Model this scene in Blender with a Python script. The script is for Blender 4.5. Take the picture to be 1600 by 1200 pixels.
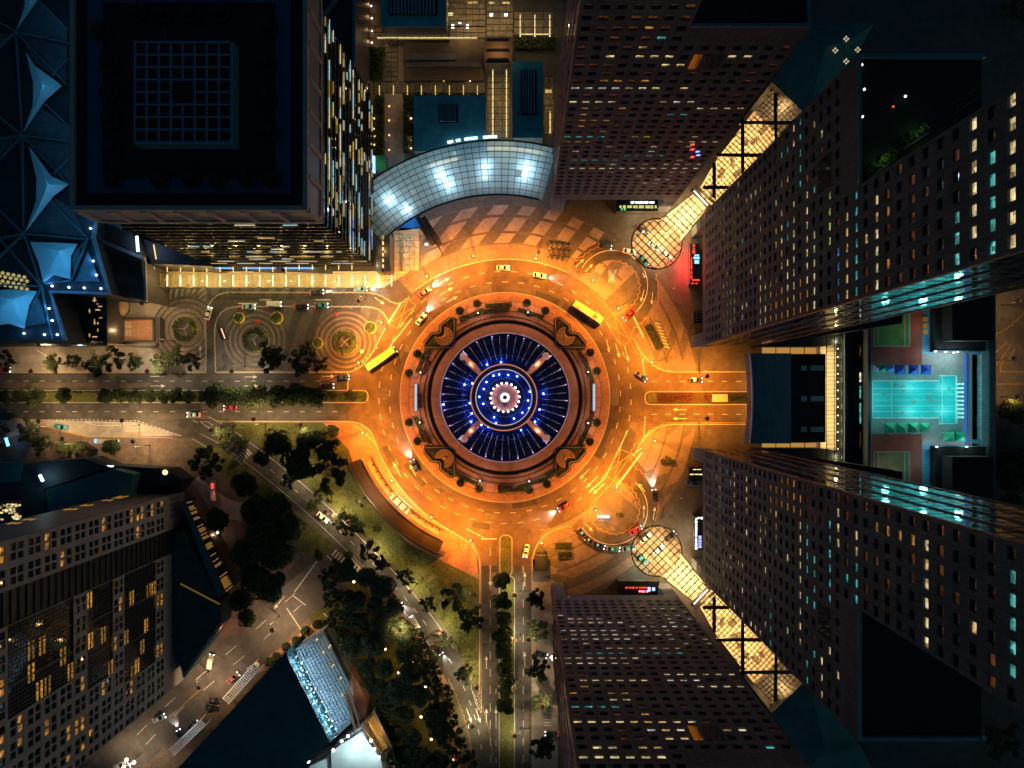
import bpy, math, random
from mathutils import Vector, Matrix
PI = math.pi
for o in list(bpy.data.objects): bpy.data.objects.remove(o)
SC = bpy.context.scene
COL = SC.collection
R = math.radians
rnd = random.Random(7)

# ------------------------------------------------------------------ camera, sky, moon, exposure
S, H, U0, V0 = 0.222222, 260.0, 820.0, 621.0      # metres per photo pixel on the ground, drone height, nadir
cam = bpy.data.cameras.new('camera'); camo = bpy.data.objects.new('camera', cam); COL.objects.link(camo)
cam.sensor_width = 36.0; cam.lens = 36.0*H/(1600*S)
cam.shift_x = (800-U0)/1600.0; cam.shift_y = (V0-600)/1600.0
camo.location = (0, 0, H); cam.clip_start = 1.0; cam.clip_end = 6000.0
SC.camera = camo

w = bpy.data.worlds.new('World'); SC.world = w; w.use_nodes = True
nt = w.node_tree; bg = nt.nodes['Background']
sky = nt.nodes.new('ShaderNodeTexSky'); sky.sky_type = 'NISHITA'; sky.sun_disc = False
sky.sun_elevation = R(3.0); sky.sun_rotation = R(120)
tint = nt.nodes.new('ShaderNodeMixRGB'); tint.blend_type = 'MULTIPLY'; tint.inputs[0].default_value = 1.0; tint.inputs[2].default_value = (.32, .85, 1.25, 1)
nt.links.new(sky.outputs[0], tint.inputs[1]); nt.links.new(tint.outputs[0], bg.inputs[0]); bg.inputs[1].default_value = 0.05
sun = bpy.data.lights.new('moon', 'SUN'); sun.energy = 0.03; sun.angle = R(0.5); sun.color = (0.55, 0.8, 1.0)
suno = bpy.data.objects.new('moon', sun); COL.objects.link(suno); suno.rotation_euler = (R(28), R(18), 0)
SC.view_settings.view_transform = 'Standard'; SC.view_settings.look = 'None'
SC.view_settings.exposure = 0.0; SC.view_settings.gamma = 1.0
SC.view_settings.use_curve_mapping = False
SC.render.engine = 'CYCLES'
cy = SC.cycles
cy.use_denoising = True
try: cy.denoiser = 'OPENIMAGEDENOISE'
except Exception: pass
cy.max_bounces = 5; cy.diffuse_bounces = 2; cy.glossy_bounces = 3; cy.transmission_bounces = 4; cy.transparent_max_bounces = 12
cy.sample_clamp_indirect = 4.0; cy.sample_clamp_direct = 0.0
cy.caustics_reflective = False; cy.caustics_refractive = False
cy.use_light_tree = True
cy.use_adaptive_sampling = True; cy.adaptive_threshold = 0.015

# ------------------------------------------------------------------ helpers
def P(u, v, z=0.0):
    k = S*(H-z)/H
    return Vector(((u-U0)*k, (V0-v)*k, z))
OFF = {}
def off(o): return OFF.get(o.name, Vector((0, 0, 0))) if o else Vector((0, 0, 0))
def tag(o, label=None, cat=None, group=None, kind=None):
    if label: o['label'] = label
    if cat: o['category'] = cat
    if group: o['group'] = group
    if kind: o['kind'] = kind
    return o
def empty(name, loc, label, cat, group=None, rz=0.0):
    o = bpy.data.objects.new(name, None); COL.objects.link(o)
    o.empty_display_size = 0.5
    o.location = loc; o.rotation_euler = (0, 0, rz); OFF[o.name] = Vector(loc)
    return tag(o, label, cat, group)
def inst(name, mesh, parent=None, loc=(0, 0, 0), rz=0.0, scale=None):
    o = bpy.data.objects.new(name, mesh); COL.objects.link(o)
    o.parent = parent; o.location = loc
    if rz: o.rotation_euler = (0, 0, rz)
    if scale: o.scale = scale
    return o
class MB:
    def __init__(s): s.v = []; s.f = []; s.m = []; s.sm = []; s.uv = None
    def add(s, vs, fs, mi=0, smooth=False):
        b = len(s.v); s.v.extend([tuple(x) for x in vs])
        for f in fs: s.f.append(tuple(b+i for i in f)); s.m.append(mi); s.sm.append(smooth)
        return s
    def box(s, x0, x1, y0, y1, z0, z1, mi=0):
        v = [(x0,y0,z0),(x1,y0,z0),(x1,y1,z0),(x0,y1,z0),(x0,y0,z1),(x1,y0,z1),(x1,y1,z1),(x0,y1,z1)]
        return s.add(v, [(3,2,1,0),(4,5,6,7),(0,1,5,4),(1,2,6,5),(2,3,7,6),(3,0,4,7)], mi)
    def obox(s, c, l, wd, h, ang=0.0, mi=0, z0=None):
        c = Vector(c); a = Vector((math.cos(ang), math.sin(ang), 0)); b = Vector((-a.y, a.x, 0))
        base = c.z if z0 is None else z0
        q = [c+a*(-l/2)+b*(-wd/2), c+a*(l/2)+b*(-wd/2), c+a*(l/2)+b*(wd/2), c+a*(-l/2)+b*(wd/2)]
        return s.prism([(p.x, p.y) for p in q], base, base+h, mi)
    def prism(s, poly, z0, z1, mi=0, bottom=False):
        poly = [(p[0], p[1]) for p in poly]
        ar = sum(poly[i][0]*poly[(i+1) % len(poly)][1]-poly[(i+1) % len(poly)][0]*poly[i][1] for i in range(len(poly)))
        if ar < 0: poly = poly[::-1]
        n = len(poly); v = [(x, y, z0) for x, y in poly]+[(x, y, z1) for x, y in poly]
        f = [tuple(range(n, 2*n))]+[(i, (i+1) % n, n+(i+1) % n, n+i) for i in range(n)]
        if bottom: f.append(tuple(range(n-1, -1, -1)))
        return s.add(v, f, mi)
    def flat(s, poly, z, mi=0):
        poly = [(p[0], p[1]) for p in poly]
        ar = sum(poly[i][0]*poly[(i+1) % len(poly)][1]-poly[(i+1) % len(poly)][0]*poly[i][1] for i in range(len(poly)))
        if ar < 0: poly = poly[::-1]
        return s.add([(x, y, z) for x, y in poly], [tuple(range(len(poly)))], mi)
    def bar(s, a, b, wd, h=None, mi=0):
        a = Vector(a); b = Vector(b); h = h or wd; d = b-a
        if d.length < 1e-6: return s
        d.normalize(); up = Vector((0, 0, 1))
        if abs(d.z) > .95: up = Vector((1, 0, 0))
        x = d.cross(up).normalized()*wd/2; y = x.cross(d).normalized()*h/2
        v = [a-x-y, a+x-y, a+x+y, a-x+y, b-x-y, b+x-y, b+x+y, b-x+y]
        return s.add(v, [(0,1,2,3),(7,6,5,4),(0,4,5,1),(1,5,6,2),(2,6,7,3),(3,7,4,0)], mi)
    def tube(s, pts, rad, n=6, mi=0, smooth=True, cap=True):
        pts = [Vector(p) for p in pts]; rr = rad if isinstance(rad, (list, tuple)) else [rad]*len(pts)
        vs = []
        for i, p in enumerate(pts):
            d = (pts[min(i+1, len(pts)-1)]-pts[max(i-1, 0)]).normalized()
            up = Vector((0, 0, 1)) if abs(d.z) < .9 else Vector((1, 0, 0))
            x = d.cross(up).normalized(); y = x.cross(d).normalized()
            for k in range(n):
                t = 2*PI*k/n; vs.append(p+(x*math.cos(t)+y*math.sin(t))*rr[i])
        fs = []
        for i in range(len(pts)-1):
            for k in range(n):
                fs.append((i*n+k, i*n+(k+1) % n, (i+1)*n+(k+1) % n, (i+1)*n+k))
        if cap: fs += [tuple(range(n-1, -1, -1)), tuple((len(pts)-1)*n+k for k in range(n))]
        return s.add(vs, fs, mi, smooth)
    def lathe(s, prof, c=(0, 0, 0), n=16, mi=0, smooth=True):
        vs = []
        for r_, z in prof:
            for k in range(n):
                t = 2*PI*k/n; vs.append((c[0]+r_*math.cos(t), c[1]+r_*math.sin(t), c[2]+z))
        fs = [(i*n+k, i*n+(k+1) % n, (i+1)*n+(k+1) % n, (i+1)*n+k) for i in range(len(prof)-1) for k in range(n)]
        return s.add(vs, fs, mi, smooth)
    def ring(s, c, r0, r1, a0, a1, z0, z1=None, n=None, mi=0):
        """flat annulus sector (world radians); with z1 a solid one"""
        n = n or max(2, int(abs(a1-a0)/(2*PI)*128)); full = abs(abs(a1-a0)-2*PI) < 1e-6
        vs = []; zt = z0 if z1 is None else z1; m = n if full else n+1
        for i in range(m):
            t = a0+(a1-a0)*i/n; co, si = math.cos(t), math.sin(t)
            vs += [(c[0]+r0*co, c[1]+r0*si, zt), (c[0]+r1*co, c[1]+r1*si, zt)]
        fs = []
        for i in range(n):
            a, b = 2*i, 2*((i+1) % m); fs.append((a, a+1, b+1, b))
        if z1 is not None:
            k = len(vs); vs += [(x, y, z0) for x, y, z in vs[:k]]
            for i in range(n):
                a, b = 2*i, 2*((i+1) % m); fs += [(a+1, a+1+k, b+1+k, b+1), (b, b+k, a+k, a)]
            if not full:
                fs += [(0, k, k+1, 1), (k-2, k-1, 2*k-1, 2*k-2)]
        if a1 < a0: fs = [f[::-1] for f in fs]
        return s.add(vs, fs, mi)
    def strip(s, pts, wd, z, mi=0, z1=None, closed=False):
        pts = [Vector((p[0], p[1], 0)) for p in pts]; n = len(pts); L = []
        for i in range(n):
            if closed: d = pts[(i+1) % n]-pts[i-1]
            else: d = pts[min(i+1, n-1)]-pts[max(i-1, 0)]
            d.normalize(); q = Vector((-d.y, d.x, 0))*wd/2
            L.append((pts[i]+q, pts[i]-q))
        zt = z if z1 is None else z1
        vs = [(p.x, p.y, zt) for a, b in L for p in (a, b)]
        rng = range(n if closed else n-1)
        fs = [(2*i, 2*i+1, 2*((i+1) % n)+1, 2*((i+1) % n)) for i in rng]
        if z1 is not None:
            k = len(vs); vs += [(p.x, p.y, z) for a, b in L for p in (a, b)]
            for i in rng:
                a, b = 2*i, 2*((i+1) % n)
                fs += [(a+1, a+1+k, b+1+k, b+1), (b, b+k, a+k, a)]
            if not closed: fs += [(0, k, k+1, 1), (2*n-2, 2*n-1, k+2*n-1, k+2*n-2)]
        return s.add(vs, fs, mi)
    def mesh(s, name, mats, offset=(0, 0, 0)):
        me = bpy.data.meshes.new(name); ox, oy, oz = offset
        me.from_pydata([(x-ox, y-oy, z-oz) for x, y, z in s.v], [], s.f)
        for m in (mats if isinstance(mats, (list, tuple)) else [mats]): me.materials.append(m)
        me.polygons.foreach_set('material_index', s.m); me.polygons.foreach_set('use_smooth', s.sm)
        me.update(); return me
    def build(s, name, mats, parent=None, rel=False, kind=None):
        """world coordinates unless rel; the object's origin is its thing's base"""
        o = off(parent) if not rel else Vector((0, 0, 0))
        ob = bpy.data.objects.new(name, s.mesh(name, mats, o)); COL.objects.link(ob)
        ob.parent = parent
        OFF[ob.name] = off(parent)
        if kind: ob['kind'] = kind
        return ob
def top(mb, name, mats, label, cat, group=None, at=None):
    """a thing that is one mesh: origin at its own base"""
    xs = [q[0] for q in mb.v]; ys = [q[1] for q in mb.v]; zs = [q[2] for q in mb.v]
    c = Vector(((min(xs)+max(xs))/2, (min(ys)+max(ys))/2, min(zs))) if at is None else Vector(at)
    ob = bpy.data.objects.new(name, mb.mesh(name, mats, c)); COL.objects.link(ob); ob.location = c; OFF[ob.name] = c
    return tag(ob, label, cat, group)
def struct(mb, name, mats):
    return tag(mb.build(name, mats), kind='structure')
def px(poly, z=0.0): return [P(u, v, z) for u, v in poly]
def smooth_line(pts, n=6):
    out = []; m = len(pts)
    for i in range(m-1):
        p0, p1, p2, p3 = pts[max(i-1, 0)], pts[i], pts[i+1], pts[min(i+2, m-1)]
        for k in range(n):
            t = k/n
            out.append(tuple(0.5*((2*p1[j])+(-p0[j]+p2[j])*t+(2*p0[j]-5*p1[j]+4*p2[j]-p3[j])*t*t+(-p0[j]+3*p1[j]-3*p2[j]+p3[j])*t**3) for j in range(2)))
    out.append(tuple(pts[-1])); return out
def along(pts, step):
    """points with headings every step along a pixel polyline"""
    out = []; d0 = 0.0
    for i in range(len(pts)-1):
        a, b = pts[i], pts[i+1]; L = math.hypot(b[0]-a[0], b[1]-a[1])
        while d0 < L:
            t = d0/L if L else 0; out.append((a[0]+(b[0]-a[0])*t, a[1]+(b[1]-a[1])*t, math.atan2(b[1]-a[1], b[0]-a[0]))); d0 += step
        d0 -= L
    return out
def light(name, loc, power, color, parent=None, radius=0.3, spot=None, rot=None, blend=0.6):
    l = bpy.data.lights.new(name, 'SPOT' if spot else 'POINT'); l.energy = power; l.color = color
    l.shadow_soft_size = radius
    if spot: l.spot_size = spot; l.spot_blend = blend
    o = bpy.data.objects.new(name, l); COL.objects.link(o)
    o.location = Vector(loc)-off(parent); o.parent = parent
    if rot: o.rotation_euler = rot
    return o

# ------------------------------------------------------------------ materials
MATS = {}
def lk(nt, a, b): nt.links.new(a, b)
def mat(name, col, rough=0.7, metal=0.0, var=0.18, scale=0.6, bump=0.0, bscale=8.0, spec=0.4, coat=0.0, stain=0.0, objcol=False, tile=None, trans=0.0):
    if name in MATS: return MATS[name]
    m = bpy.data.materials.new(name); m.use_nodes = True; n = m.node_tree; b = n.nodes['Principled BSDF']
    b.inputs['Roughness'].default_value = rough; b.inputs['Metallic'].default_value = metal
    b.inputs['Specular IOR Level'].default_value = spec; b.inputs['Coat Weight'].default_value = coat
    tc = n.nodes.new('ShaderNodeTexCoord')
    src = None
    if objcol:
        oi = n.nodes.new('ShaderNodeObjectInfo'); src = oi.outputs['Color']
    mix = n.nodes.new('ShaderNodeMixRGB'); mix.blend_type = 'MULTIPLY'; mix.inputs[0].default_value = 1.0
    if src: lk(n, src, mix.inputs[1])
    else: mix.inputs[1].default_value = (*col, 1)
    no = n.nodes.new('ShaderNodeTexNoise'); no.inputs['Scale'].default_value = scale; no.inputs['Detail'].default_value = 6; no.inputs['Roughness'].default_value = 0.65
    lk(n, tc.outputs['Object'], no.inputs['Vector'])
    rp = n.nodes.new('ShaderNodeMapRange'); rp.inputs[1].default_value = 0.3; rp.inputs[2].default_value = 0.7
    rp.inputs[3].default_value = 1-var; rp.inputs[4].default_value = 1+var
    lk(n, no.outputs[0], rp.inputs[0]); lk(n, rp.outputs[0], mix.inputs[2])
    last = mix.outputs[0]
    if stain:
        n2 = n.nodes.new('ShaderNodeTexNoise'); n2.inputs['Scale'].default_value = scale*0.13; n2.inputs['Detail'].default_value = 8; n2.inputs['Roughness'].default_value = .7; n2.inputs['Distortion'].default_value = 1.2
        lk(n, tc.outputs['Object'], n2.inputs['Vector'])
        r2 = n.nodes.new('ShaderNodeMapRange'); r2.inputs[1].default_value = .38; r2.inputs[2].default_value = .66; r2.inputs[3].default_value = 1+stain*.5; r2.inputs[4].default_value = 1-stain
        lk(n, n2.outputs[0], r2.inputs[0])
        m2 = n.nodes.new('ShaderNodeMixRGB'); m2.blend_type = 'MULTIPLY'; m2.inputs[0].default_value = 1; lk(n, last, m2.inputs[1]); lk(n, r2.outputs[0], m2.inputs[2]); last = m2.outputs[0]
    hgt = None
    if tile:      # (w, h, joint, dark, axis) panel joints
        tw, th, jt, dk, ax = tile
        sp = n.nodes.new('ShaderNodeSeparateXYZ'); lk(n, tc.outputs['Object'], sp.inputs[0])
        cb = n.nodes.new('ShaderNodeCombineXYZ')
        if ax == 'wall':
            ad = n.nodes.new('ShaderNodeMath'); ad.operation = 'ADD'; lk(n, sp.outputs[0], ad.inputs[0]); lk(n, sp.outputs[1], ad.inputs[1])
            lk(n, ad.outputs[0], cb.inputs[0]); lk(n, sp.outputs[2], cb.inputs[1])
        else:
            lk(n, sp.outputs[0], cb.inputs[0]); lk(n, sp.outputs[1], cb.inputs[1])
        br = n.nodes.new('ShaderNodeTexBrick'); br.offset = 0.0 if ax == 'wall' else 0.5; br.inputs['Scale'].default_value = 1.0
        br.inputs['Brick Width'].default_value = tw; br.inputs['Row Height'].default_value = th; br.inputs['Mortar Size'].default_value = jt
        br.inputs['Color1'].default_value = (1, 1, 1, 1); br.inputs['Color2'].default_value = (.82, .82, .82, 1); br.inputs['Mortar'].default_value = (dk, dk, dk, 1)
        lk(n, cb.outputs[0], br.inputs['Vector'])
        m3 = n.nodes.new('ShaderNodeMixRGB'); m3.blend_type = 'MULTIPLY'; m3.inputs[0].default_value = 1; lk(n, last, m3.inputs[1]); lk(n, br.outputs[0], m3.inputs[2]); last = m3.outputs[0]
    lk(n, last, b.inputs['Base Color'])
    if bump:
        nb = n.nodes.new('ShaderNodeTexNoise'); nb.inputs['Scale'].default_value = bscale; nb.inputs['Detail'].default_value = 4
        lk(n, tc.outputs['Object'], nb.inputs['Vector'])
        bp = n.nodes.new('ShaderNodeBump'); bp.inputs['Strength'].default_value = bump; bp.inputs['Distance'].default_value = 0.05
        lk(n, nb.outputs[0], bp.inputs['Height']); lk(n, bp.outputs[0], b.inputs['Normal'])
    MATS[name] = m; return m
def glow(name, col, strength, pattern=0.0, pscale=1.2, sample=False):
    """emissive surface for lamps, lit rooms and painted reflections; pattern breaks it up (furniture and blinds inside a lit room)"""
    if name in MATS: return MATS[name]
    m = bpy.data.materials.new(name); m.use_nodes = True; n = m.node_tree; b = n.nodes['Principled BSDF']
    b.inputs['Base Color'].default_value = (0.02, 0.02, 0.02, 1); b.inputs['Roughness'].default_value = 0.25
    b.inputs['Emission Color'].default_value = (*col, 1); b.inputs['Emission Strength'].default_value = strength
    if pattern:
        tc = n.nodes.new('ShaderNodeTexCoord'); oi = n.nodes.new('ShaderNodeObjectInfo')
        ad = n.nodes.new('ShaderNodeVectorMath'); ad.operation = 'MULTIPLY_ADD'
        cb = n.nodes.new('ShaderNodeCombineXYZ')
        for i in range(3): lk(n, oi.outputs['Random'], cb.inputs[i])
        lk(n, cb.outputs[0], ad.inputs[0]); ad.inputs[1].default_value = (97, 61, 43); lk(n, tc.outputs['Object'], ad.inputs[2])
        v = n.nodes.new('ShaderNodeTexVoronoi'); v.distance = 'CHEBYCHEV'; v.inputs['Scale'].default_value = pscale
        lk(n, ad.outputs[0], v.inputs['Vector'])
        sp = n.nodes.new('ShaderNodeSeparateColor'); lk(n, v.outputs['Color'], sp.inputs[0])
        mr = n.nodes.new('ShaderNodeMapRange'); mr.inputs[1].default_value = 0.15; mr.inputs[2].default_value = 0.75
        mr.inputs[3].default_value = strength*(1-pattern); mr.inputs[4].default_value = strength*1.25
        lk(n, sp.outputs[0], mr.inputs[0])
        mu = n.nodes.new('ShaderNodeMath'); mu.operation = 'MULTIPLY'
        m2 = n.nodes.new('ShaderNodeMapRange'); m2.inputs[3].default_value = 0.65; m2.inputs[4].default_value = 1.25; lk(n, oi.outputs['Random'], m2.inputs[0])
        lk(n, mr.outputs[0], mu.inputs[0]); lk(n, m2.outputs[0], mu.inputs[1]); 
        sz = n.nodes.new('ShaderNodeSeparateXYZ'); lk(n, tc.outputs['Object'], sz.inputs[0])
        m3 = n.nodes.new('ShaderNodeMapRange'); m3.inputs[1].default_value = -.7; m3.inputs[2].default_value = .6; m3.inputs[3].default_value = .5; m3.inputs[4].default_value = 1.2; lk(n, sz.outputs[2], m3.inputs[0])  # brighter upwards: ceiling light painted into the glow
        m4 = n.nodes.new('ShaderNodeMath'); m4.operation = 'MULTIPLY'; lk(n, mu.outputs[0], m4.inputs[0]); lk(n, m3.outputs[0], m4.inputs[1]); lk(n, m4.outputs[0], b.inputs['Emission Strength'])
    if not sample: m.cycles.emission_sampling = 'NONE'
    MATS[name] = m; return m
def glass(name, col, rough=0.06, ior=1.6, clear=0.0, bump=0.0):
    if name in MATS: return MATS[name]
    m = bpy.data.materials.new(name); m.use_nodes = True; n = m.node_tree; b = n.nodes['Principled BSDF']
    b.inputs['Base Color'].default_value = (*col, 1); b.inputs['Roughness'].default_value = rough; b.inputs['IOR'].default_value = ior
    b.inputs['Specular IOR Level'].default_value = 0.6
    if bump:
        tc = n.nodes.new('ShaderNodeTexCoord'); no = n.nodes.new('ShaderNodeTexNoise'); no.inputs['Scale'].default_value = .5
        lk(n, tc.outputs['Object'], no.inputs['Vector']); bp = n.nodes.new('ShaderNodeBump'); bp.inputs['Strength'].default_value = bump
        bp.inputs['Distance'].default_value = .1; lk(n, no.outputs[0], bp.inputs['Height']); lk(n, bp.outputs[0], b.inputs['Normal'])
    if clear:
        tr = n.nodes.new('ShaderNodeBsdfTransparent'); tr.inputs[0].default_value = (.92, .95, .95, 1)
        mx = n.nodes.new('ShaderNodeMixShader'); mx.inputs[0].default_value = 1-clear
        lk(n, tr.outputs[0], mx.inputs[1]); lk(n, b.outputs[0], mx.inputs[2]); lk(n, mx.outputs[0], n.nodes['Material Output'].inputs[0])
    MATS[name] = m; return m

M_ground = mat('dull_paving', (.085, .08, .078), .85, var=.2, scale=.3, stain=.3, tile=(1.2, 1.2, .03, .7, 'floor'))
M_asphalt = mat('asphalt', (.060, .059, .058), .8, var=.25, scale=.5, stain=.5, bump=.3, bscale=6)
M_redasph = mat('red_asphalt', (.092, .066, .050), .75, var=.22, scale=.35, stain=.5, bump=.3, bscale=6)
M_concrete = mat('concrete', (.26, .25, .235), .85, var=.15, scale=.4, stain=.3, tile=(3, 3, .04, .75, 'floor'))
M_paint = mat('road_paint', (.52, .51, .48), .6, var=.22, scale=2.5, stain=.25)
M_ypaint = mat('yellow_paint', (.30, .175, .035), .6, var=.18, scale=2.5, stain=.2)
M_kerb = mat('kerb_stone', (.32, .31, .29), .8, var=.15)
M_pave_l = mat('pale_granite_paving', (.245, .215, .20), .75, var=.14, scale=.7, stain=.25, tile=(.9, .9, .03, .82, 'floor'))
M_pave_m = mat('pink_granite_paving', (.165, .135, .125), .75, var=.14, scale=.7, stain=.25, tile=(.9, .9, .03, .82, 'floor'))
M_pave_d = mat('dark_granite_paving', (.085, .08, .078), .7, var=.18, scale=.7, stain=.25, tile=(.9, .9, .03, .82, 'floor'))
M_pave_b = mat('brick_paving', (.34, .185, .125), .8, var=.25, scale=1.2, stain=.3, bump=.2, tile=(.5, .25, .03, .7, 'floor'))
M_pave_r = mat('red_stone_coping', (.40, .22, .165), .65, var=.16, scale=.8, stain=.2, tile=(1.6, 1.6, .03, .8, 'floor'))
M_grass = mat('grass', (.080, .092, .024), .9, var=.4, scale=1.4, stain=.45, bump=.8, bscale=5)
M_soil = mat('soil', (.05, .035, .022), .95, var=.3, bump=.6)
M_stonedark = mat('dark_stone', (.045, .045, .05), .5, var=.2)
M_leaf = mat('leaf_dark', (.022, .038, .012), .75, var=.45, scale=.5)
M_leaf2 = mat('leaf_mid', (.042, .070, .018), .7, var=.45, scale=.5)
M_leafred = mat('leaf_red', (.075, .026, .016), .7, var=.45, scale=.8)
M_bark = mat('bark', (.09, .065, .045), .9, var=.3, bump=.5)
M_steel = mat('grey_steel', (.30, .31, .32), .45, metal=.6, var=.1)
M_darksteel = mat('dark_steel', (.035, .037, .04), .5, metal=.3, var=.15)
M_white = mat('white_painted_metal', (.75, .75, .72), .5, var=.08)
M_granite = mat('granite_cladding', (.088, .106, .124), .85, spec=.06, var=.12, scale=.25, stain=.2, tile=(1.43, 1.84, .07, .5, 'wall'))
M_roof = mat('dark_roof_membrane', (.014, .024, .032), .85, var=.25, scale=.15, stain=.4)
M_roofblue = mat('blue_grey_roof_sheet', (.10, .15, .19), .6, var=.2, scale=.15, stain=.35, tile=(.6, 30, .05, .6, 'floor'))
M_deepteal = mat('deep_teal_roof', (.022, .12, .15), .6, var=.2, scale=.2, stain=.35, tile=(3, 3, .05, .6, 'floor'))
M_tealroof = mat('teal_roof_sheet', (.06, .36, .44), .55, var=.18, scale=.2, stain=.3, tile=(2.4, 2.4, .05, .6, 'floor'))
M_mullion = mat('dark_mullion', (.03, .03, .032), .45, metal=.4, var=.1)
M_glassdark = glass('dark_window_glass', (.012, .013, .015), .05, 1.7)
M_glassmir = glass('mirror_glass', (.02, .03, .032), .035, 2.4, bump=.02)
M_glassclear = glass('clear_roof_glass', (.20, .28, .28), .08, 1.5, clear=.80)
M_glassteal = glass('teal_roof_glass', (.14, .34, .36), .15, 1.5, clear=.52)
_n = M_glassteal.node_tree; _tl = _n.nodes.new('ShaderNodeBsdfTranslucent'); _tl.inputs[0].default_value = (.62, .88, .90, 1)
_mx = _n.nodes.new('ShaderNodeMixShader'); _mx.inputs[0].default_value = .30
_om = _n.nodes['Material Output'].inputs[0]; _src = _om.links[0].from_socket
_n.links.new(_src, _mx.inputs[1]); _n.links.new(_tl.outputs[0], _mx.inputs[2]); _n.links.new(_mx.outputs[0], _om)
M_black = mat('black_void', (.008, .008, .009), .9, var=.1)
W_COL = {'y': (1, .76, .36), 'w': (1, .88, .66), 't': (.16, .80, .72), 'o': (1, .42, .08), 'g': (.75, .85, .12), 'b': (.20, .45, .85), 'd': (.45, .13, .03), 'k': (.9, .55, .2)}
W_STR = {'y': .95, 'w': 1.1, 't': .6, 'o': .55, 'g': .75, 'b': .5, 'd': .20, 'k': .75}
M_WIN = {k: glow('lit_or_glint_window_'+{'y': 'yellow', 'w': 'white', 't': 'teal', 'o': 'orange', 'g': 'green', 'b': 'blue', 'd': 'dim_red', 'k': 'amber'}[k], W_COL[k], W_STR[k], .75, 1.3) for k in W_COL}  # also for panes whose glow paints reflected street light
G_warm = glow('warm_light_strip', (1, .72, .30), 2.2)
G_gold = glow('gold_light_strip', (1, .62, .18), 1.6)
G_white = glow('white_light', (1, .93, .80), 5.0)
G_bluew = glow('blue_white_light', (.45, .65, 1), 6.0)
G_blue = glow('blue_sign', (.10, .30, 1), 2.0)
G_red = glow('red_light', (1, .06, .03), 1.6)
G_orange = glow('orange_lamp_lens', (1, .36, .08), 6.0)
G_green = glow('green_light', (.15, .8, .2), 1.0)
# ------------------------------------------------------------------ the ground, roads and paving
CU, CV = 789.0, 621.0
CW = P(CU, CV)
def CP(r, deg, z=0.0):            # pixel radius and clockwise bearing about the fountain
    a = R(deg); return P(CU+r*math.sin(a), CV-r*math.cos(a), z)
def cpx(r, deg):
    a = R(deg); return (CU+r*math.sin(a), CV-r*math.cos(a))
def csec(mb, r0, r1, a0, a1, z0, z1=None, n=None, mi=0, c=None):
    return mb.ring(c or CW, r0*S, r1*S, R(90-a1), R(90-a0), z0, z1, n, mi)

m = MB(); m.flat([(-1500, -1500), (1500, -1500), (1500, 1500), (-1500, 1500)], 0); struct(m, 'ground', M_ground)

# carriageways
m = MB(); m.flat(px([(-120,583),(545,583),(545,657),(-120,657)]), .040); struct(m, 'road', M_asphalt)
m = MB(); m.flat(px([(750,884),(830,884),(830,1300),(750,1300)]), .040); struct(m, 'road', M_asphalt)
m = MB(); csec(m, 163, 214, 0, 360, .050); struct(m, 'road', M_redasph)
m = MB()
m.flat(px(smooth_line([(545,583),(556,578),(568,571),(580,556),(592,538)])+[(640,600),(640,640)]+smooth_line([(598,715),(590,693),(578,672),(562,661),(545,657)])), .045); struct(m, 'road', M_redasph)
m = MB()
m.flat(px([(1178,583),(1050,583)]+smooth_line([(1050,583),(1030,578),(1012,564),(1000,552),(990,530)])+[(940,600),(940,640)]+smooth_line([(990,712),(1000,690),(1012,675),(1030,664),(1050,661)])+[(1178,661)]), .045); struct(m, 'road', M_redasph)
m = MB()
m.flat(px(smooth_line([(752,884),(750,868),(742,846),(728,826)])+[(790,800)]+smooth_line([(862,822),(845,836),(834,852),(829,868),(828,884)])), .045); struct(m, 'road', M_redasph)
# driveway north of the west road
def dline(*p): return smooth_line(list(p), 5)
DR_OUT = dline((322,582),(322,540),(321,505),(326,478),(338,463),(356,457),(400,457))+[(400,457),(560,457)]+dline((560,457),(580,458),(597,463),(612,472),(625,474),(640,464))
DR_IN = dline((337,582),(336,545),(336,510),(344,491),(356,482),(376,479),(400,479))+[(400,479),(560,479)]+dline((560,479),(578,480),(592,484),(602,494),(608,507))
m = MB(); L = DR_OUT; K = DR_IN
m.flat(px(DR_OUT+DR_IN[::-1]), .035); struct(m, 'road', M_asphalt)
# drop-off loops on the east side, mirrored about the road
for sgn in (1, -1):
    c = P(957, 446 if sgn > 0 else 796)
    m = MB()
    if sgn > 0: m.ring(c, 40*S, 70*S, R(-52), R(152), .036)
    else: m.ring(c, 40*S, 70*S, R(208), R(412), .036)
    struct(m, 'road', M_asphalt)
    f = (lambda v: v) if sgn > 0 else (lambda v: 1242-v)
    m = MB(); m.flat(px([(990,f(528)),(1010,f(504)),(985,f(474)),(962,f(500))]), .038)
    m.flat(px([(905,f(432)),(893,f(418)),(925,f(394)),(930,f(420))]), .038); struct(m, 'road', M_redasph)
# diagonal road and the lower left street
DG = smooth_line([(283,650),(318,664),(352,682),(395,713),(445,752),(500,800),(548,846),(592,890),(640,943),(682,998),(714,1052),(738,1108),(752,1168),(758,1270)], 6)
m = MB(); m.strip(px(DG), 33*S, .034); struct(m, 'road', M_asphalt)
LS = smooth_line([(560,868),(520,895),(470,935),(410,990),(345,1045),(275,1105),(215,1165),(150,1235)], 6)
m = MB(); m.strip(px(LS), 62*S, .028); struct(m, 'road', mat('worn_asphalt', (.085,.080,.080), .8, var=.22, scale=.4, stain=.4, bump=.3))
m = MB(); m.strip(px(smooth_line([(300,755),(345,790),(380,800)])), 30*S, .022)
m.flat(px([(-40,655),(35,655),(60,668),(0,690),(-40,700)]), .022); struct(m, 'pavement', M_concrete)
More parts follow.
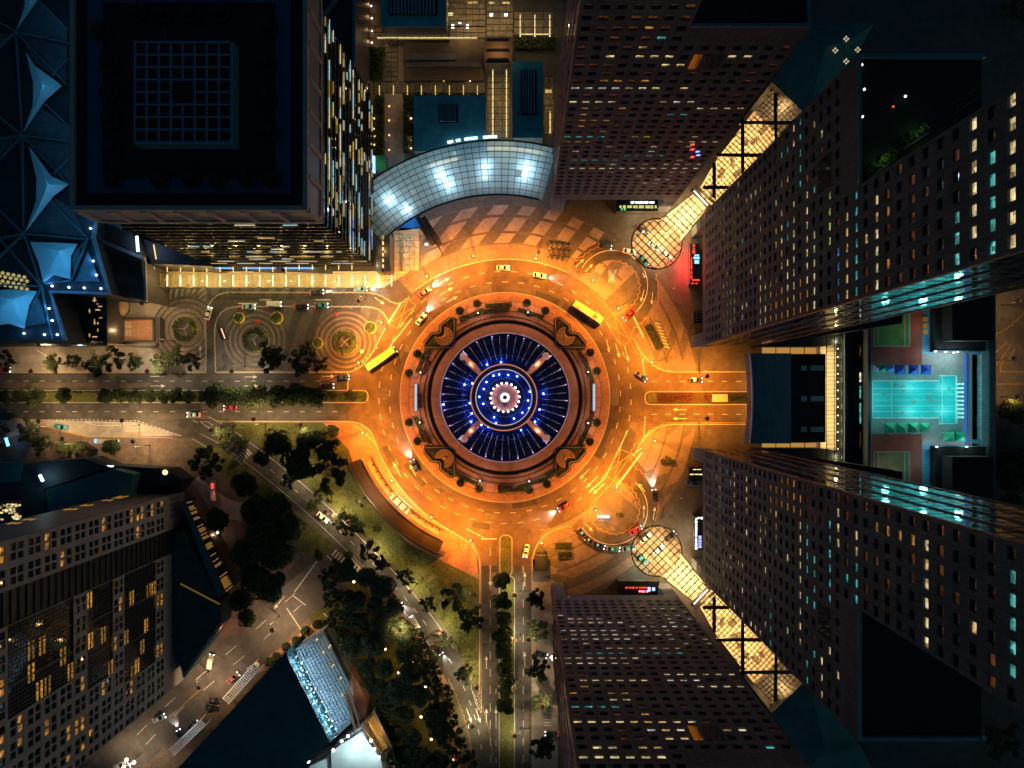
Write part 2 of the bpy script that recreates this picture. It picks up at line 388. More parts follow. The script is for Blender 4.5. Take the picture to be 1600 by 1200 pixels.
# far right street
m = MB(); m.flat(px([(1558,430),(1700,430),(1700,640),(1558,640)]), .03); struct(m, 'road', mat('worn_asphalt', (.1,.1,.1)))
# lay-by, pavements
m = MB(); m.flat(px([(26,654),(130,658),(215,660),(285,681),(140,683),(40,660)]), .046); struct(m, 'pavement', M_concrete)
m = MB(); m.flat(px([(-60,530),(105,537),(250,545),(322,548),(322,581),(-60,581)]), .016); struct(m, 'pavement', M_concrete)
m = MB(); m.flat(px([(-60,660),(26,658),(140,684),(300,684),(330,700),(330,760),(-60,770)]), .014); struct(m, 'pavement', mat('brown_paving', (.13,.10,.082), .8, var=.2, scale=.8, stain=.35, tile=(.8,.8,.04,.7,'floor')))
m = MB(); m.flat(px([(165,455),(322,450),(322,540),(165,540)]), .012); struct(m, 'pavement', M_concrete)
m = MB(); m.flat(px([(282,1010),(420,930),(470,870),(330,760),(285,760)]), .010); struct(m, 'pavement', mat('brown_paving', (.13,.10,.082)))
m = MB(); m.flat(px([(120,1210),(300,1050),(480,960),(520,1000),(300,1210)]), .018); struct(m, 'pavement', mat('brown_paving', (.13,.10,.082)))
m = MB(); m.flat(px([(832,884),(870,884),(872,1260),(832,1260)]), .014); struct(m, 'pavement', M_concrete)

# lawns
def lawn(poly, z=.024):
    m = MB(); m.flat(px(poly), z); return struct(m, 'lawn', M_grass)
lawn([(342,661),(505,661),(545,702),(556,740),(580,790),(640,850),(715,892),(748,900),(749,1090),(728,1040),(700,985),(660,938),(606,878),(560,830),(510,783),(455,735),(400,692)])
lawn([(300,690),(348,702),(395,738),(440,775),(485,820),(522,850),(505,880),(470,860),(430,815),(372,770),(330,730)])
lawn([(560,885),(600,915),(650,985),(690,1050),(715,1105),(728,1170),(732,1260),(600,1260),(560,1100),(480,960),(500,915)])
lawn([(780,884),(803,884),(803,1260),(782,1260)], .05)
m = MB(); m.strip(px(smooth_line([(565,895),(610,935),(650,992),(690,1060),(705,1110),(716,1200)])), 10*S, .027); struct(m, 'path', M_pave_b)
m = MB(); m.flat(px([(505,661),(545,659),(566,666),(582,684),(592,704),(604,730),(632,770),(672,808),(720,838),(742,850),(748,905),(722,892),(640,850),(580,790),(556,740),(545,702)]), .026); struct(m, 'pavement', M_pave_b)

# patched and resurfaced strips of tarmac
pr_ = random.Random(4); mp = MB(); mp2 = MB()
for k in range(26):
    a = pr_.uniform(0, 360); r0 = pr_.choice((166, 182, 199)); w_ = pr_.uniform(6, 14); d = pr_.uniform(3, 16)
    csec(mp if k % 2 else mp2, r0, r0+w_, a, a+d, .0535+.00005*k, None, 6)
for k in range(18):
    u = pr_.uniform(-40, 500); v = pr_.choice((586, 598, 632, 646)); l = pr_.uniform(12, 70); (mp if k % 2 else mp2).flat(px([(u, v), (u+l, v), (u+l, v+pr_.uniform(5, 10)), (u, v+9)]), .0475+.00005*k)
for k in range(8):
    u = pr_.choice((754, 767, 808, 819)); v = pr_.uniform(890, 1180); l = pr_.uniform(14, 60); (mp if k % 2 else mp2).flat(px([(u, v), (u+8, v), (u+8, v+l), (u, v+l)]), .0475+.00005*k)
struct(mp, 'road_patch', mat('fresh_tar', (.048, .043, .040), .75, var=.2, scale=.8, stain=.3)); struct(mp2, 'road_patch', mat('worn_tar', (.105, .090, .080), .8, var=.2, scale=.8, stain=.3))
# islands: kerbed, planted
def kerb_loop(poly, wd=.35, h=.14, name='kerb', mt=None, parent=None):
    m = MB(); m.strip(px(poly), wd, 0, 0, h, closed=True)
    return struct(m, name, mt or M_kerb)
def kerb_line(poly, wd=.32, h=.13):
    m = MB(); m.strip(px(poly), wd, 0, 0, h); return struct(m, 'kerb', M_kerb)
def round_rect(u0, v0, u1, v1, left=True, right=True, top=False, bottom=False, r=8):
    pts = []
    def arc(cu, cv, a0, a1):
        for k in range(7):
            a = R(a0+(a1-a0)*k/6); pts.append((cu+r*math.cos(a), cv+r*math.sin(a)))
    if right or top: arc(u1-r, v0+r, -90, 0)
    else: pts.append((u1, v0))
    if right or bottom: arc(u1-r, v1-r, 0, 90)
    else: pts.append((u1, v1))
    if left or bottom: arc(u0+r, v1-r, 90, 180)
    else: pts.append((u0, v1))
    if left or top: arc(u0+r, v0+r, 180, 270)
    else: pts.append((u0, v0))
    return pts
ISL = [round_rect(-80,610,575,629, False, True), round_rect(1008,612,1176,632, True, False), round_rect(781,836,800,900, False, False, True, True), round_rect(780,900,804,1280, False, False, True, False)]
for i, q in enumerate(ISL):
    m = MB(); m.prism(px(q), .0, .12); tag(m.build('median', M_grass if i != 1 else M_soil), kind='structure'); kerb_loop(q, .3, .17)
# kerbs along roads
for q in (DR_OUT, DR_IN, [(-80,582),(322,582)], [(337,582),(545,582)],
          smooth_line([(545,582),(556,577),(567,570),(579,555),(590,536),(602,512)]),
          [(345,659),(545,659)]+smooth_line([(545,659),(562,662),(577,673),(588,693),(600,722),(630,768),(670,808),(718,838),(738,852),(748,872),(750,890)]),
          [(750,890),(749,1085)], smooth_line([(832,884),(833,868),(838,853),(850,838),(866,828),(888,822)])+[(893,824)], [(832,884),(832,1260)],
          [(1176,581),(1052,581)]+smooth_line([(1052,581),(1032,577),(1014,564),(1001,550),(990,530)]),
          [(1176,663),(1052,663)]+smooth_line([(1052,663),(1032,667),(1014,678),(1001,692),(990,712)]),
          smooth_line([(647,454),(690,428),(740,411),(790,405),(840,410),(884,424)])):
    kerb_line(q)
m = MB(); csec(m, 163, 164.6, 0, 360, 0, .15); struct(m, 'kerb', M_kerb)

# the round paving of the plaza: arcs of pale and dark slabs, each slab laid on its own
def skew_piece(r0, r1, da, skew, z, h, n=4):
    mb = MB(); vs = []
    for k in range(n+1):
        t = da*k/n
        for rr, sk in ((r0, 0), (r1, skew)):
            a = R(90-(t+sk)); vs.append((rr*S*math.cos(a), rr*S*math.sin(a), z+h))
    fs = [(2*k, 2*k+1, 2*k+3, 2*k+2) for k in range(n)]
    mb.add(vs, fs); kk = len(vs); mb.v += [(x, y, z) for x, y, zz in vs]
    mb.f += [(2*k+1, kk+2*k+1, kk+2*k+3, 2*k+3) for k in range(n)]+[(2*k+2, kk+2*k+2, kk+2*k, 2*k) for k in range(n)]+[(0, kk, kk+1, 1), (2*n+1, kk+2*n+1, kk+2*n, 2*n)]
    mb.m = [0]*len(mb.f); mb.sm = [False]*len(mb.f); return mb
m = MB()
csec(m, 217, 302, -42, 46, .004); csec(m, 217, 302, 52, 89, .004); csec(m, 217, 302, 97, 130, .004); csec(m, 217, 330, 140, 166, .004)
plaza = struct(m, 'plaza', M_pave_m)
m = MB()
for a0, a1 in ((-40, 45), (50, 78), (98, 130), (140, 165)):
    for r0, r1 in ((257, 260), (282, 286), (301, 316), (240, 241.5)): csec(m, r0, r1, a0, a1, .004, .012)
bands = m.build('paving_band', M_pave_d, plaza)
TN = -52.0; PITCH = 36.0      # one straight diagonal of pale stone runs through all the rings
def bear(d, r): return TN+math.degrees(math.acos(max(-1, min(1, d/r))))
for (r0, r1) in ((242, 256.6), (260.5, 281.6), (286.4, 300.6)):
    k = -3
    while k*PITCH < r0:
        d1, d2 = k*PITCH, k*PITCH+PITCH*.5
        if d2 < r0*.985:
            q = [(r0, bear(d2, r0)), (r0, bear(d1, r0)), (r1, bear(d1, r1)), (r1, bear(d2, r1))]
            if q[0][1] > -41 and q[1][1] < 45:
                mb = MB(); mb.prism([(p.x-CW.x, p.y-CW.y) for p in [CP(a_, b_) for a_, b_ in q]], .006, .020); inst('paving_slab', mb.mesh('paving_slab', [M_pave_l]), plaza, CW)
            d3 = d2+PITCH*.5
            if d3 < r0*.985:
                q = [(r0, bear(d3, r0)), (r0, bear(d2, r0)), (r1, bear(d2, r1)), (r1, bear(d3, r1))]
                if q[0][1] > -41 and q[1][1] < 45: mb = MB(); mb.prism([(p.x-CW.x, p.y-CW.y) for p in [CP(a_, b_) for a_, b_ in q]], .006, .017); inst('paving_slab', mb.mesh('paving_slab', [M_pave_d]), plaza, CW)
        k += 1
for (r0, r1, sk) in ((242, 256.6, 3.8), (260.5, 281.6, 5.2), (286.4, 300.6, 3.8)):
    da = 4.3
    mdd = skew_piece(r0, r1, da-.12, -sk, .006, .011).mesh('paving_slab', [M_pave_d])
    for lo, hi in ((52, 76), (99, 129), (143, 164)):
        a = lo; k = 0
        while a < hi:
            if k % 3 == 0: inst('paving_slab', mdd, plaza, CW, -R(a))
            a += da*1.6; k += 1

# forecourt of the north-west: rings of setts round the tree wells over diagonal bands
m = MB(); m.flat(px([(252,448),(600,448),(612,472),(604,505),(588,540),(566,570),(545,581),(252,581)]), .008); fore = struct(m, 'forecourt', mat('grey_granite_paving', (.095,.095,.10), .75, var=.16, scale=.7, stain=.3, tile=(.9,.9,.03,.82,'floor')))
m = MB()
for i in range(9):
    u = 372+i*30
    m.flat(px([(u,480),(u+13,480),(u-20,578),(u-33,578)]), .0125)
for i in range(12):
    u = 345+i*22
    m.flat(px([(u,450),(u+10,450),(u-6,478),(u-16,478)]), .0445)
m.build('paving_band', mat('slate_setts', (.05,.053,.058), .75, var=.2, scale=.8, stain=.3), fore)
M_ringd = mat('grey_setts', (.062,.061,.062), .75, var=.2, scale=.8, stain=.3)
for c in ((290,515), (398,531), (540,535)):
    for k, r0 in enumerate(range(21, 50, 4)):
        mb = MB(); mb.ring(P(*c), r0*S, (r0+3.4)*S, 0, 2*PI, .0145+.0004*k, .020+.0004*k, 40)
        mb.build('paving_ring', M_ringd if k % 2 else M_pave_m, fore)
for k in range(6):
    mb = MB(); mb.ring(P(350,497), (30+k*7)*S, (33.5+k*7)*S, R(95), R(175), .013, .019, 14); mb.build('paving_ring', M_pave_d, fore)
for k in range(6):
    mb = MB(); mb.flat(px(smooth_line([(262+k*9,449),(259+k*9,465),(261+k*9,485)])+smooth_line([(265.5+k*9,485),(263.5+k*9,465),(266.5+k*9,449)])), .021); mb.build('paving_band', M_pave_d, fore)

# ------------------------------------------------------------------ road markings
mk = MB(); ZM = .058
def dash(u, v, hd, l, wd=.16, z=ZM, mb=None):
    (mb or mk).obox(P(u, v), l, wd, .004, hd, 0, z)
def wpx(du, dv): return math.atan2(-dv, du)
for r_, ph in ((180.5, 0), (197, 4)):
    n = int(2*PI*r_/25.2)
    for k in range(n):
        a = 360*k/n+ph; p = CP(r_, a); mk.obox(p, 9*S, .17, .004, R(-a), 0, ZM)
u = -10
while u < 540: dash(u, 595.5, 0, 8*S); dash(u, 643.3, 0, 8*S); u += 25.4
u = 1022
while u < 1170: dash(u, 596, 0, 8*S); dash(u, 647.4, 0, 8*S); u += 22
for v in range(862, 1200, 27): dash(766, v, PI/2, 13*S); dash(817.5, v, PI/2, 13*S)
for v in range(1080, 1200, 27): dash(775, v, PI/2, 9*S)
for u, v, h in along(DG, 24):
    if 300 < u < 752: dash(u, v, -h, 9*S)
for sg in (-1, 1):
    q = [(u+sg*14.6*math.sin(-h), v+sg*14.6*math.cos(h)) for u, v, h in along(DG[6:58], 5)]
    mk.strip(px(q), .14, ZM-.004, 0, ZM)
for off_ in (-8, 12):
    for u, v, h in along(LS, 62):
        if 230 < u < 470: dash(u-off_*math.sin(h), v+off_*math.cos(h), -h, 22*S, .2)
for v in range(666, 840, 10): pass
# give-way and stop lines
for (a, b) in (((553,578),(592,541)), ((556,664),(590,696)), ((1006,690),(1008,650)), ((1004,560),(1008,592)), ((728,826),(760,842)), ((752,842),(776,842))):
    n = 7
    for k in range(n):
        t = (k+.5)/n; dash(a[0]+(b[0]-a[0])*t, a[1]+(b[1]-a[1])*t, wpx(b[0]-a[0], b[1]-a[1]), 3.3*S, .3)
mk.strip(px([(543.5,612),(543.5,583)]), .3, ZM-.004, 0, ZM)
for (a, b, wd_) in (((606,505),(627,473),.5), ((608,543),(644,497),.3), ((990,495),(1006,528),.5), ((988,711),(1003,700),.3), ((963,760),(1003,707),.55), ((946,746),(981,672),.3),
                    ((920,770),(945,747),.3), ((505,958),(525,975),.4), ((457,930),(478,946),.4), ((448,950),(472,986),.3), ((496,876),(460,925),.45), ((511,868),(522,880),.4), ((550,874),(565,889),.4),
                    ((1013,690),(1015,650),.01), ((372,474),(402,474),.3), ((492,468.5),(517,468.5),.3), ((405,468.5),(424,468.5),.3), ((300,685),(345,712),.15)):
    mk.strip(px([a, b]), wd_, ZM-.004, 0, ZM)
# long curved white lines in the drop-off loops
for c, a0, a1 in (((957,446), -50, 150), ((957,796), 210, 410)):
    m2 = MB(); mk.ring(P(*c), 54.3*S, 55.3*S, R(a0), R(a1), ZM-.004, ZM)
# zebra crossings
def zebra(a, b, n, L, mb=mk):
    hd = wpx(b[0]-a[0], b[1]-a[1])
    for k in range(n):
        t = (k+.5)/n; mb.obox(P(a[0]+(b[0]-a[0])*t, a[1]+(b[1]-a[1])*t), math.hypot(b[0]-a[0], b[1]-a[1])/n*S*.5, L, .004, hd, 0, ZM)
zebra((390,703), (371,722), 6, 14*S); zebra((520,862), (538,876), 4, 11*S); zebra((546,881), (562,892), 3, 9*S); zebra((856,1107), (856,1136), 6, 11*S); zebra((536,1), (536,2), 1, .1)
# arrows
def arrow(u, v, deg, L=22, bent=0, mb=mk):
    p = P(u, v); a = Vector((math.cos(R(deg)), math.sin(R(deg)), 0)); b = Vector((-a.y, a.x, 0)); l = L*S
    mb.obox(p-a*l*.12, l*.76, .22, .004, R(deg), 0, ZM)
    t = p+a*l*.5; h = p+a*l*.2
    mb.prism([(t.x, t.y), ((h+b*.6).x, (h+b*.6).y), ((h-b*.6).x, (h-b*.6).y)], ZM+.0005, ZM+.0045)
    if bent:
        e = p+b*bent*1.0+a*l*.1; mb.bar((p.x, p.y, ZM+.002), (e.x, e.y, ZM+.002), .25, .004)
for q in ((692,440,30,26), (706,468,28,20), (698,455,30,24), (645,735,120,20), (620,733,118,26), (950,541,-78,20), (965,548,-75,24), (979,553,-75,26), (913,741,225,22), (925,753,225,26), (935,764,225,24),
          (1062,640,180,22), (1062,654,180,22), (906,411,45,18), (920,419,45,17), (1004,462,-105,20), (1019,466,-95,20), (1003,762,130,16), (1006,799,88,20), (1022,802,82,20), (919,823,-45,20), (593,470,-35,18),
          (247,588,0,24), (392,589,0,20), (247,603,0,24), (393,603,0,22), (820,1030,90,24), (760,1035,90,20), (733,1118,-70,24), (747,1118,-72,24), (760,1118,90,22), (775,1118,90,22), (766,905,-90,22), (820,905,90,22),
          (313,552,90,26), (420,420,10,1), (436,942,230,26), (66,552,-30,22), (513,588,0,20), (1006,430,-60,8), (560,478,-35,1)):
    arrow(*q)
# chevron hatch beside the lay-by, splitter hatches
mk.strip(px([(133,659),(150,665),(200,665),(214,663),(205,660),(133,659)]), .14, ZM-.004, 0, ZM)
for k in range(10): mk.strip(px([(147+k*5.6,660),(150+k*5.6,662.5),(147+k*5.6,665)]), .13, ZM-.004, 0, ZM)
mk.strip(px([(313,659),(325,659),(333,665),(328,670),(313,659)]), .14, ZM-.004, 0, ZM)
mk.strip(px([(736,1074),(744,1100),(752,1114),(752,1072)]), .16, ZM-.004, 0, ZM)
for k in range(5): mk.strip(px([(738+k*2.6,1080+k*6),(746,1089+k*5),(752,1080+k*6)]), .13, ZM-.004, 0, ZM)
k = 38
while k < 285:
    v_ = 656+max(0, (k-130))*.02+(max(0, k-215)*.32); dash(k, v_, 0 if k < 215 else R(-18), 4*S, .16); k += 6.4
struct(mk, 'road_marking', M_paint)

my = MB()
def zig(pts, amp=.28, per=2.3, wd=.26, off_=0.0):
    q = []
    for i, (u, v, h) in enumerate(along(pts, 1.7)):
        p = P(u, v); nrm = Vector((math.sin(h), math.cos(h), 0)); s_ = i*1.7*S
        q.append(p+nrm*(off_+amp*math.sin(2*PI*s_/per)))
    my.strip(q, wd, ZM-.003, 0, ZM)
def yline(pts, wd=.24, off_=0.0): my.strip(px(pts), wd, ZM-.003, 0, ZM)
zig(DR_OUT); zig(DR_IN)
for sgn in (1, -1):
    f = (lambda v: v) if sgn > 0 else (lambda v: 1242-v)
    zig([(u, f(v)) for u, v in smooth_line([(845,413),(868,416),(890,413),(908,402),(925,390),(940,384)])])
    zig([(u, f(v)) for u, v in smooth_line([(1024,428),(1029,450),(1028,470),(1020,488),(1004,503),(990,515),(986,530),(992,546),(1005,560),(1022,573),(1042,580)])])
    zig([(u, f(v)) for u, v in smooth_line([(921,442),(925,428),(938,415),(957,408),(975,411),(990,422),(998,438),(999,455),(993,470),(982,482),(966,489),(958,490)])])
    yline([(u, f(v)) for u, v in smooth_line([(921,442),(925,455),(940,470),(958,490)])])
    yline([(1042, f(581.5)), (1172, f(581.5))])
    yx = [(945,501),(959,490),(986,533),(970,540)]
    q = [(u, f(v)) for u, v in yx]
    for a, b in ((0,1),(1,2),(2,3),(3,0),(0,2),(1,3)): yline([q[a], q[b]], .28)
q = [(608,505),(638,467),(650,478),(621,514)]
for a, b in ((0,1),(1,2),(2,3),(3,0),(0,2),(1,3)): yline([q[a], q[b]], .28)
yline([(-80,580.6),(320,580.6)]); yline([(338,580.6),(543,580.6)], .3); yline([(340,658),(545,658)]); yline([(-80,611.2),(545,611.2)], .16); yline([(-80,628),(545,628)], .16)
yline(smooth_line([(3,668),(15,657),(30,655),(60,662),(100,674),(140,682.5)]), .5); yline([(140,682.5),(270,684)], .3)
zig(smooth_line([(567,668),(580,684),(590,706),(602,730),(632,772),(672,811),(715,838),(735,850)]), .3)
yline(smooth_line([(745,856),(750,872),(751.5,900),(751.5,1085)]), .2); zig([(830.5,868),(831,1240)], .16, 1.9, .2); yline(smooth_line([(834,868),(839,854),(851,840)]), .2)
for sg in (-1, 1):
    q = [(u+sg*16.2*math.sin(-h), v+sg*16.2*math.cos(h)) for u, v, h in along(DG[60:], 5)]
    (zig(q, .18, 2.0, .25) if sg > 0 else yline(q, .2))
yline(smooth_line([(265,1120),(290,1098),(312,1078)]), .4)
yline([(840,1075),(848,1067),(858,1076),(850,1085),(840,1075)], .25)
for v in range(1110, 1280, 12): yline([(786,v),(800,v)], .12)
# edge lines, zigzag of the far street
zig(smooth_line([(1556,522),(1575,512),(1590,498),(1610,480)]), .2); yline([(1563,581),(1602,581)], .3); yline([(1556,600),(1610,600)], .2)
for q in ([(1555,551),(1574,534)], [(1556,570),(1568,556),(1580,538)], [(1576,560),(1586,545)], [(1563,581),(1563,570),(1570,562)]): yline(q, .3)
struct(my, 'yellow_road_marking', M_ypaint)
# ------------------------------------------------------------------ the fountain and its round island
m = MB(); csec(m, 120, 163, 0, 360, 0, .14)
island = struct(m, 'island', M_pave_m)
m = MB(); csec(m, 151, 162.6, 0, 360, .145, .150); m.build('brick_border', M_pave_b, island)
m = MB(); csec(m, 120.5, 121.6, 0, 360, .14, .60); csec(m, 126.5, 127.4, 0, 360, .14, .45); csec(m, 134.2, 135, 0, 360, .14, .34); m.build('step_edge', M_stonedark, island)
for k in range(60):      # brick border laid in bays
    pass
meb = MB().ring((0, 0, 0), 136*S, 149.5*S, R(0), R(5.6), 0, .006, 3).mesh('paving_slab', [M_pave_r])
meb2 = MB().ring((0, 0, 0), 122*S, 134*S, R(0), R(7.1), 0, .006, 3).mesh('paving_slab', [M_pave_b])
for k in range(60): inst('paving_slab', meb, island, CW+Vector((0, 0, .142)), R(6*k))
for k in range(48): inst('paving_slab', meb2, island, CW+Vector((0, 0, .142)), R(7.5*k))
# bay joints
fnt = empty('fountain', CW, 'huge round fountain with blue lit water and raised bronze ring', 'fountain')
m = MB(); m.ring(CW, 0, 101*S, 0, 2*PI, .10, None, 96)
M_water = mat('fountain_water', (.005, .010, .034), .10, var=.3, scale=.8, bump=.35, bscale=1.6, spec=.6)
m.build('water', M_water, fnt)
m = MB(); m.ring(CW, 101.6*S, 115*S, 0, 2*PI, 0, .55, 96); m.build('coping', M_pave_r, fnt)
m = MB(); m.ring(CW, 100*S, 101.6*S, 0, 2*PI, 0, .62, 96); m.build('rim', mat('pale_rim_stone', (.55, .55, .56), .4), fnt)
m = MB(); m.ring(CW, 115*S, 119.8*S, 0, 2*PI, .02, None, 96); m.build('gutter', M_black, fnt)  # black colour paints the shadow gap behind the coping
m = MB(); m.ring(CW, 66*S, 67*S, 0, 2*PI, .1, .16, 64); m.ring(CW, 30*S, 31*S, 0, 2*PI, .1, .2, 48); m.build('basin_step', M_stonedark, fnt)
# bronze ring on four raking legs
M_bronze = mat('bronze', (.15, .14, .18), .45, metal=.2, var=.2, scale=1.5)
zr = 13.0; cr = Vector((CW.x, CW.y, 0)); k_ = S
prof = [(9.55, zr-.9), (9.15, zr-.3), (9.05, zr+.15), (9.2, zr+.55), (9.9, zr+.75), (10.6, zr+.55), (10.95, zr+.1), (10.9, zr-.35), (10.4, zr-.9), (9.55, zr-.9)]
m = MB(); m.lathe(prof, cr, 96); m.build('bronze_ring', M_bronze, fnt); m = MB(); m.tube([(cr.x+10.9*math.cos(2*PI*k/72), cr.y+10.9*math.sin(2*PI*k/72), zr+.35) for k in range(73)], .19, 6, cap=False); m.build('ring_edge', glow('coral_glow_edge', (1, .33, .20), .55), fnt)  # coral edge glows by itself, painting light caught from the fountain below
m = MB(); m.ring(cr, 9.12, 9.32, 0, 2*PI, zr+.60, zr+.72, 96); m.build('ring_light_tube', glow('ring_tube', (.75, .62, .85), .8), fnt)
for k, a in enumerate((45, 135, 225, 315)):
    b0 = CP(91, a); b1 = Vector((CW.x+10.2*math.sin(R(a)), CW.y+10.2*math.cos(R(a)), zr-.5))
    pts = []; rad = []
    for i in range(11):
        t = i/10; pts.append(b0.lerp(b1, t)+Vector((0, 0, .25*(1-t)))); rad.append(.42+.75*math.sin(PI*min(1, t*1.02))**.8*(1-.25*t))
    leg = MB().tube(pts, rad, 14).build('leg', mat('coral_bronze', (.80, .36, .22), .5, metal=.0, var=.15), fnt)
    m = MB(); m.lathe([(0, 1.35), (.7, 1.25), (1.2, .75), (1.35, .2), (1.3, -.1)], (b0.x, b0.y, .05), 20); m.build('foot', mat('pale_rim_stone', (.55, .55, .56)), leg)
    q_ = b0.lerp(b1, .35); light('leg_fill_light', Vector((q_.x, q_.y, q_.z+3.2)), 330, (1, .55, .38), fnt, .2)  # added fill light over each leg, no fixture there
# centre: lit disc, hub, ring of warm lamps
m = MB(); m.ring(CW, 8*S, 21*S, 0, 2*PI, .1, .22, 48); m.build('centre_disc', mat('pink_centre_stone', (.30, .17, .16), .6), fnt)
m = MB(); m.lathe([(.75, .2), (.75, .9), (1.0, 1.05), (1.45, 1.0), (1.65, .7), (1.6, .22)], CW, 32); m.build('hub', glow('hub_glow', (1, .93, .80), 1.5), fnt)
m = MB(); m.ring(CW, 0, .75, 0, 2*PI, .45, None, 20); m.build('hub_well', M_black, fnt)
m = MB(); m.lathe([(.01, .36), (.7, .33), (.85, .22)], P(CU, CV+11), 16); m.build('drain_cover', M_stonedark, fnt)
me_l = MB().lathe([(.0, .5), (.22, .45), (.32, .25), (.30, 0)], (0, 0, 0), 10).mesh('warm_lamp', [glow('pink_white_lamp', (1, .70, .55), 9)])
for k in range(18):
    a = k*20+7; p = CP(22.5, a, .2); inst('warm_lamp', me_l, fnt, p-CW)
    if k % 2 == 0: light('warm_lamp_light', p+Vector((0, 0, .9)), 170, (1, .60, .46), fnt, .3)
# blue underwater lamps (pixel positions in the photograph)
BL = [(-28,-51), (-6,-55), (-63,-20), (-51,-22), (-29,-24), (-33,-13), (-9,-36), (5,-35), (19,-33), (-18,-34), (-55,9), (-34,10), (-52,25), (-53,38), (-37,43), (-26,46), (-17,31), (-14,40), (36,5), (39,-9), (27,24), (38,17), (14,33), (60,-6), (47,38), (25,51), (54,19), (-96,11), (-40,-1)]
me_b = MB().lathe([(.0, .42), (.16, .38), (.24, .2), (.24, 0)], (0, 0, 0), 10).mesh('blue_lamp', [glow('blue_lamp_lens', (.55, .72, 1), 14)])
for i, (du, dv) in enumerate(BL):
    p = P(CU+du, CV+dv, .12); inst('blue_lamp', me_b, fnt, p-CW)
    light('blue_lamp_light', p+Vector((0, 0, .7)), 820 if i < 25 else 330, (.06, .18, 1), fnt, .25)
# radial jets falling from the rim towards the ring
M_jet = bpy.data.materials.new('water_jet'); M_jet.use_nodes = True
bb = M_jet.node_tree.nodes['Principled BSDF']; bb.inputs['Base Color'].default_value = (.8, .8, .9, 1); bb.inputs['Roughness'].default_value = .4; bb.inputs['Subsurface Weight'].default_value = .0
jr = random.Random(3)
jm = []
for q in range(4):
    mb = MB()
    pts = []; rad = []
    for i in range(9):
        t = i/8; pts.append((0, (96-36*t)*S, .3+2.6*(1-(2*t-1)**2)*1.0)); rad.append((.055*(1-.6*t))*(1 if jr.random() > .25 else .35))
    mb.tube(pts, rad, 5)
    for i in range(14):
        t = jr.random(); y = (98-40*t)*S; z = .3+2.6*(1-(2*t-1)**2)+jr.uniform(-.2, .2); x = jr.uniform(-.12, .12); s_ = jr.uniform(.02, .05)
        mb.obox((x, y, z), s_*5, s_, s_, PI/2)
    jm.append(mb.mesh('water_jet', [M_jet]))
for k in range(48):
    a = k*7.5+3+jr.uniform(-.8, .8)
    if any(abs((a-q+180) % 360-180) < 3 for q in (45, 135, 225, 315)): continue
    inst('water_jet', jm[k % 4], fnt, (0, 0, 0), -R(a), (1, 1, 1))
me_j = MB().lathe([(.0, .3), (.12, .26), (.16, 0)], (0, 0, 0), 8).mesh('jet_lamp', [glow('violet_lens', (.8, .4, 1), 3)])
for k in range(24):
    a = k*15+3; p = CP(97, a, .15); inst('jet_lamp', me_j, fnt, p-CW)
    c_ = [(.95, .25, .75), (.55, .45, 1), (1, .35, .6), (.4, .9, .9)][k % 4] if not 30 < a < 130 else [(.5, .9, .85), (.8, .5, 1)][k % 2]
    light('jet_lamp_light', CP(95, a, 1.0), 15, c_, fnt, .15)

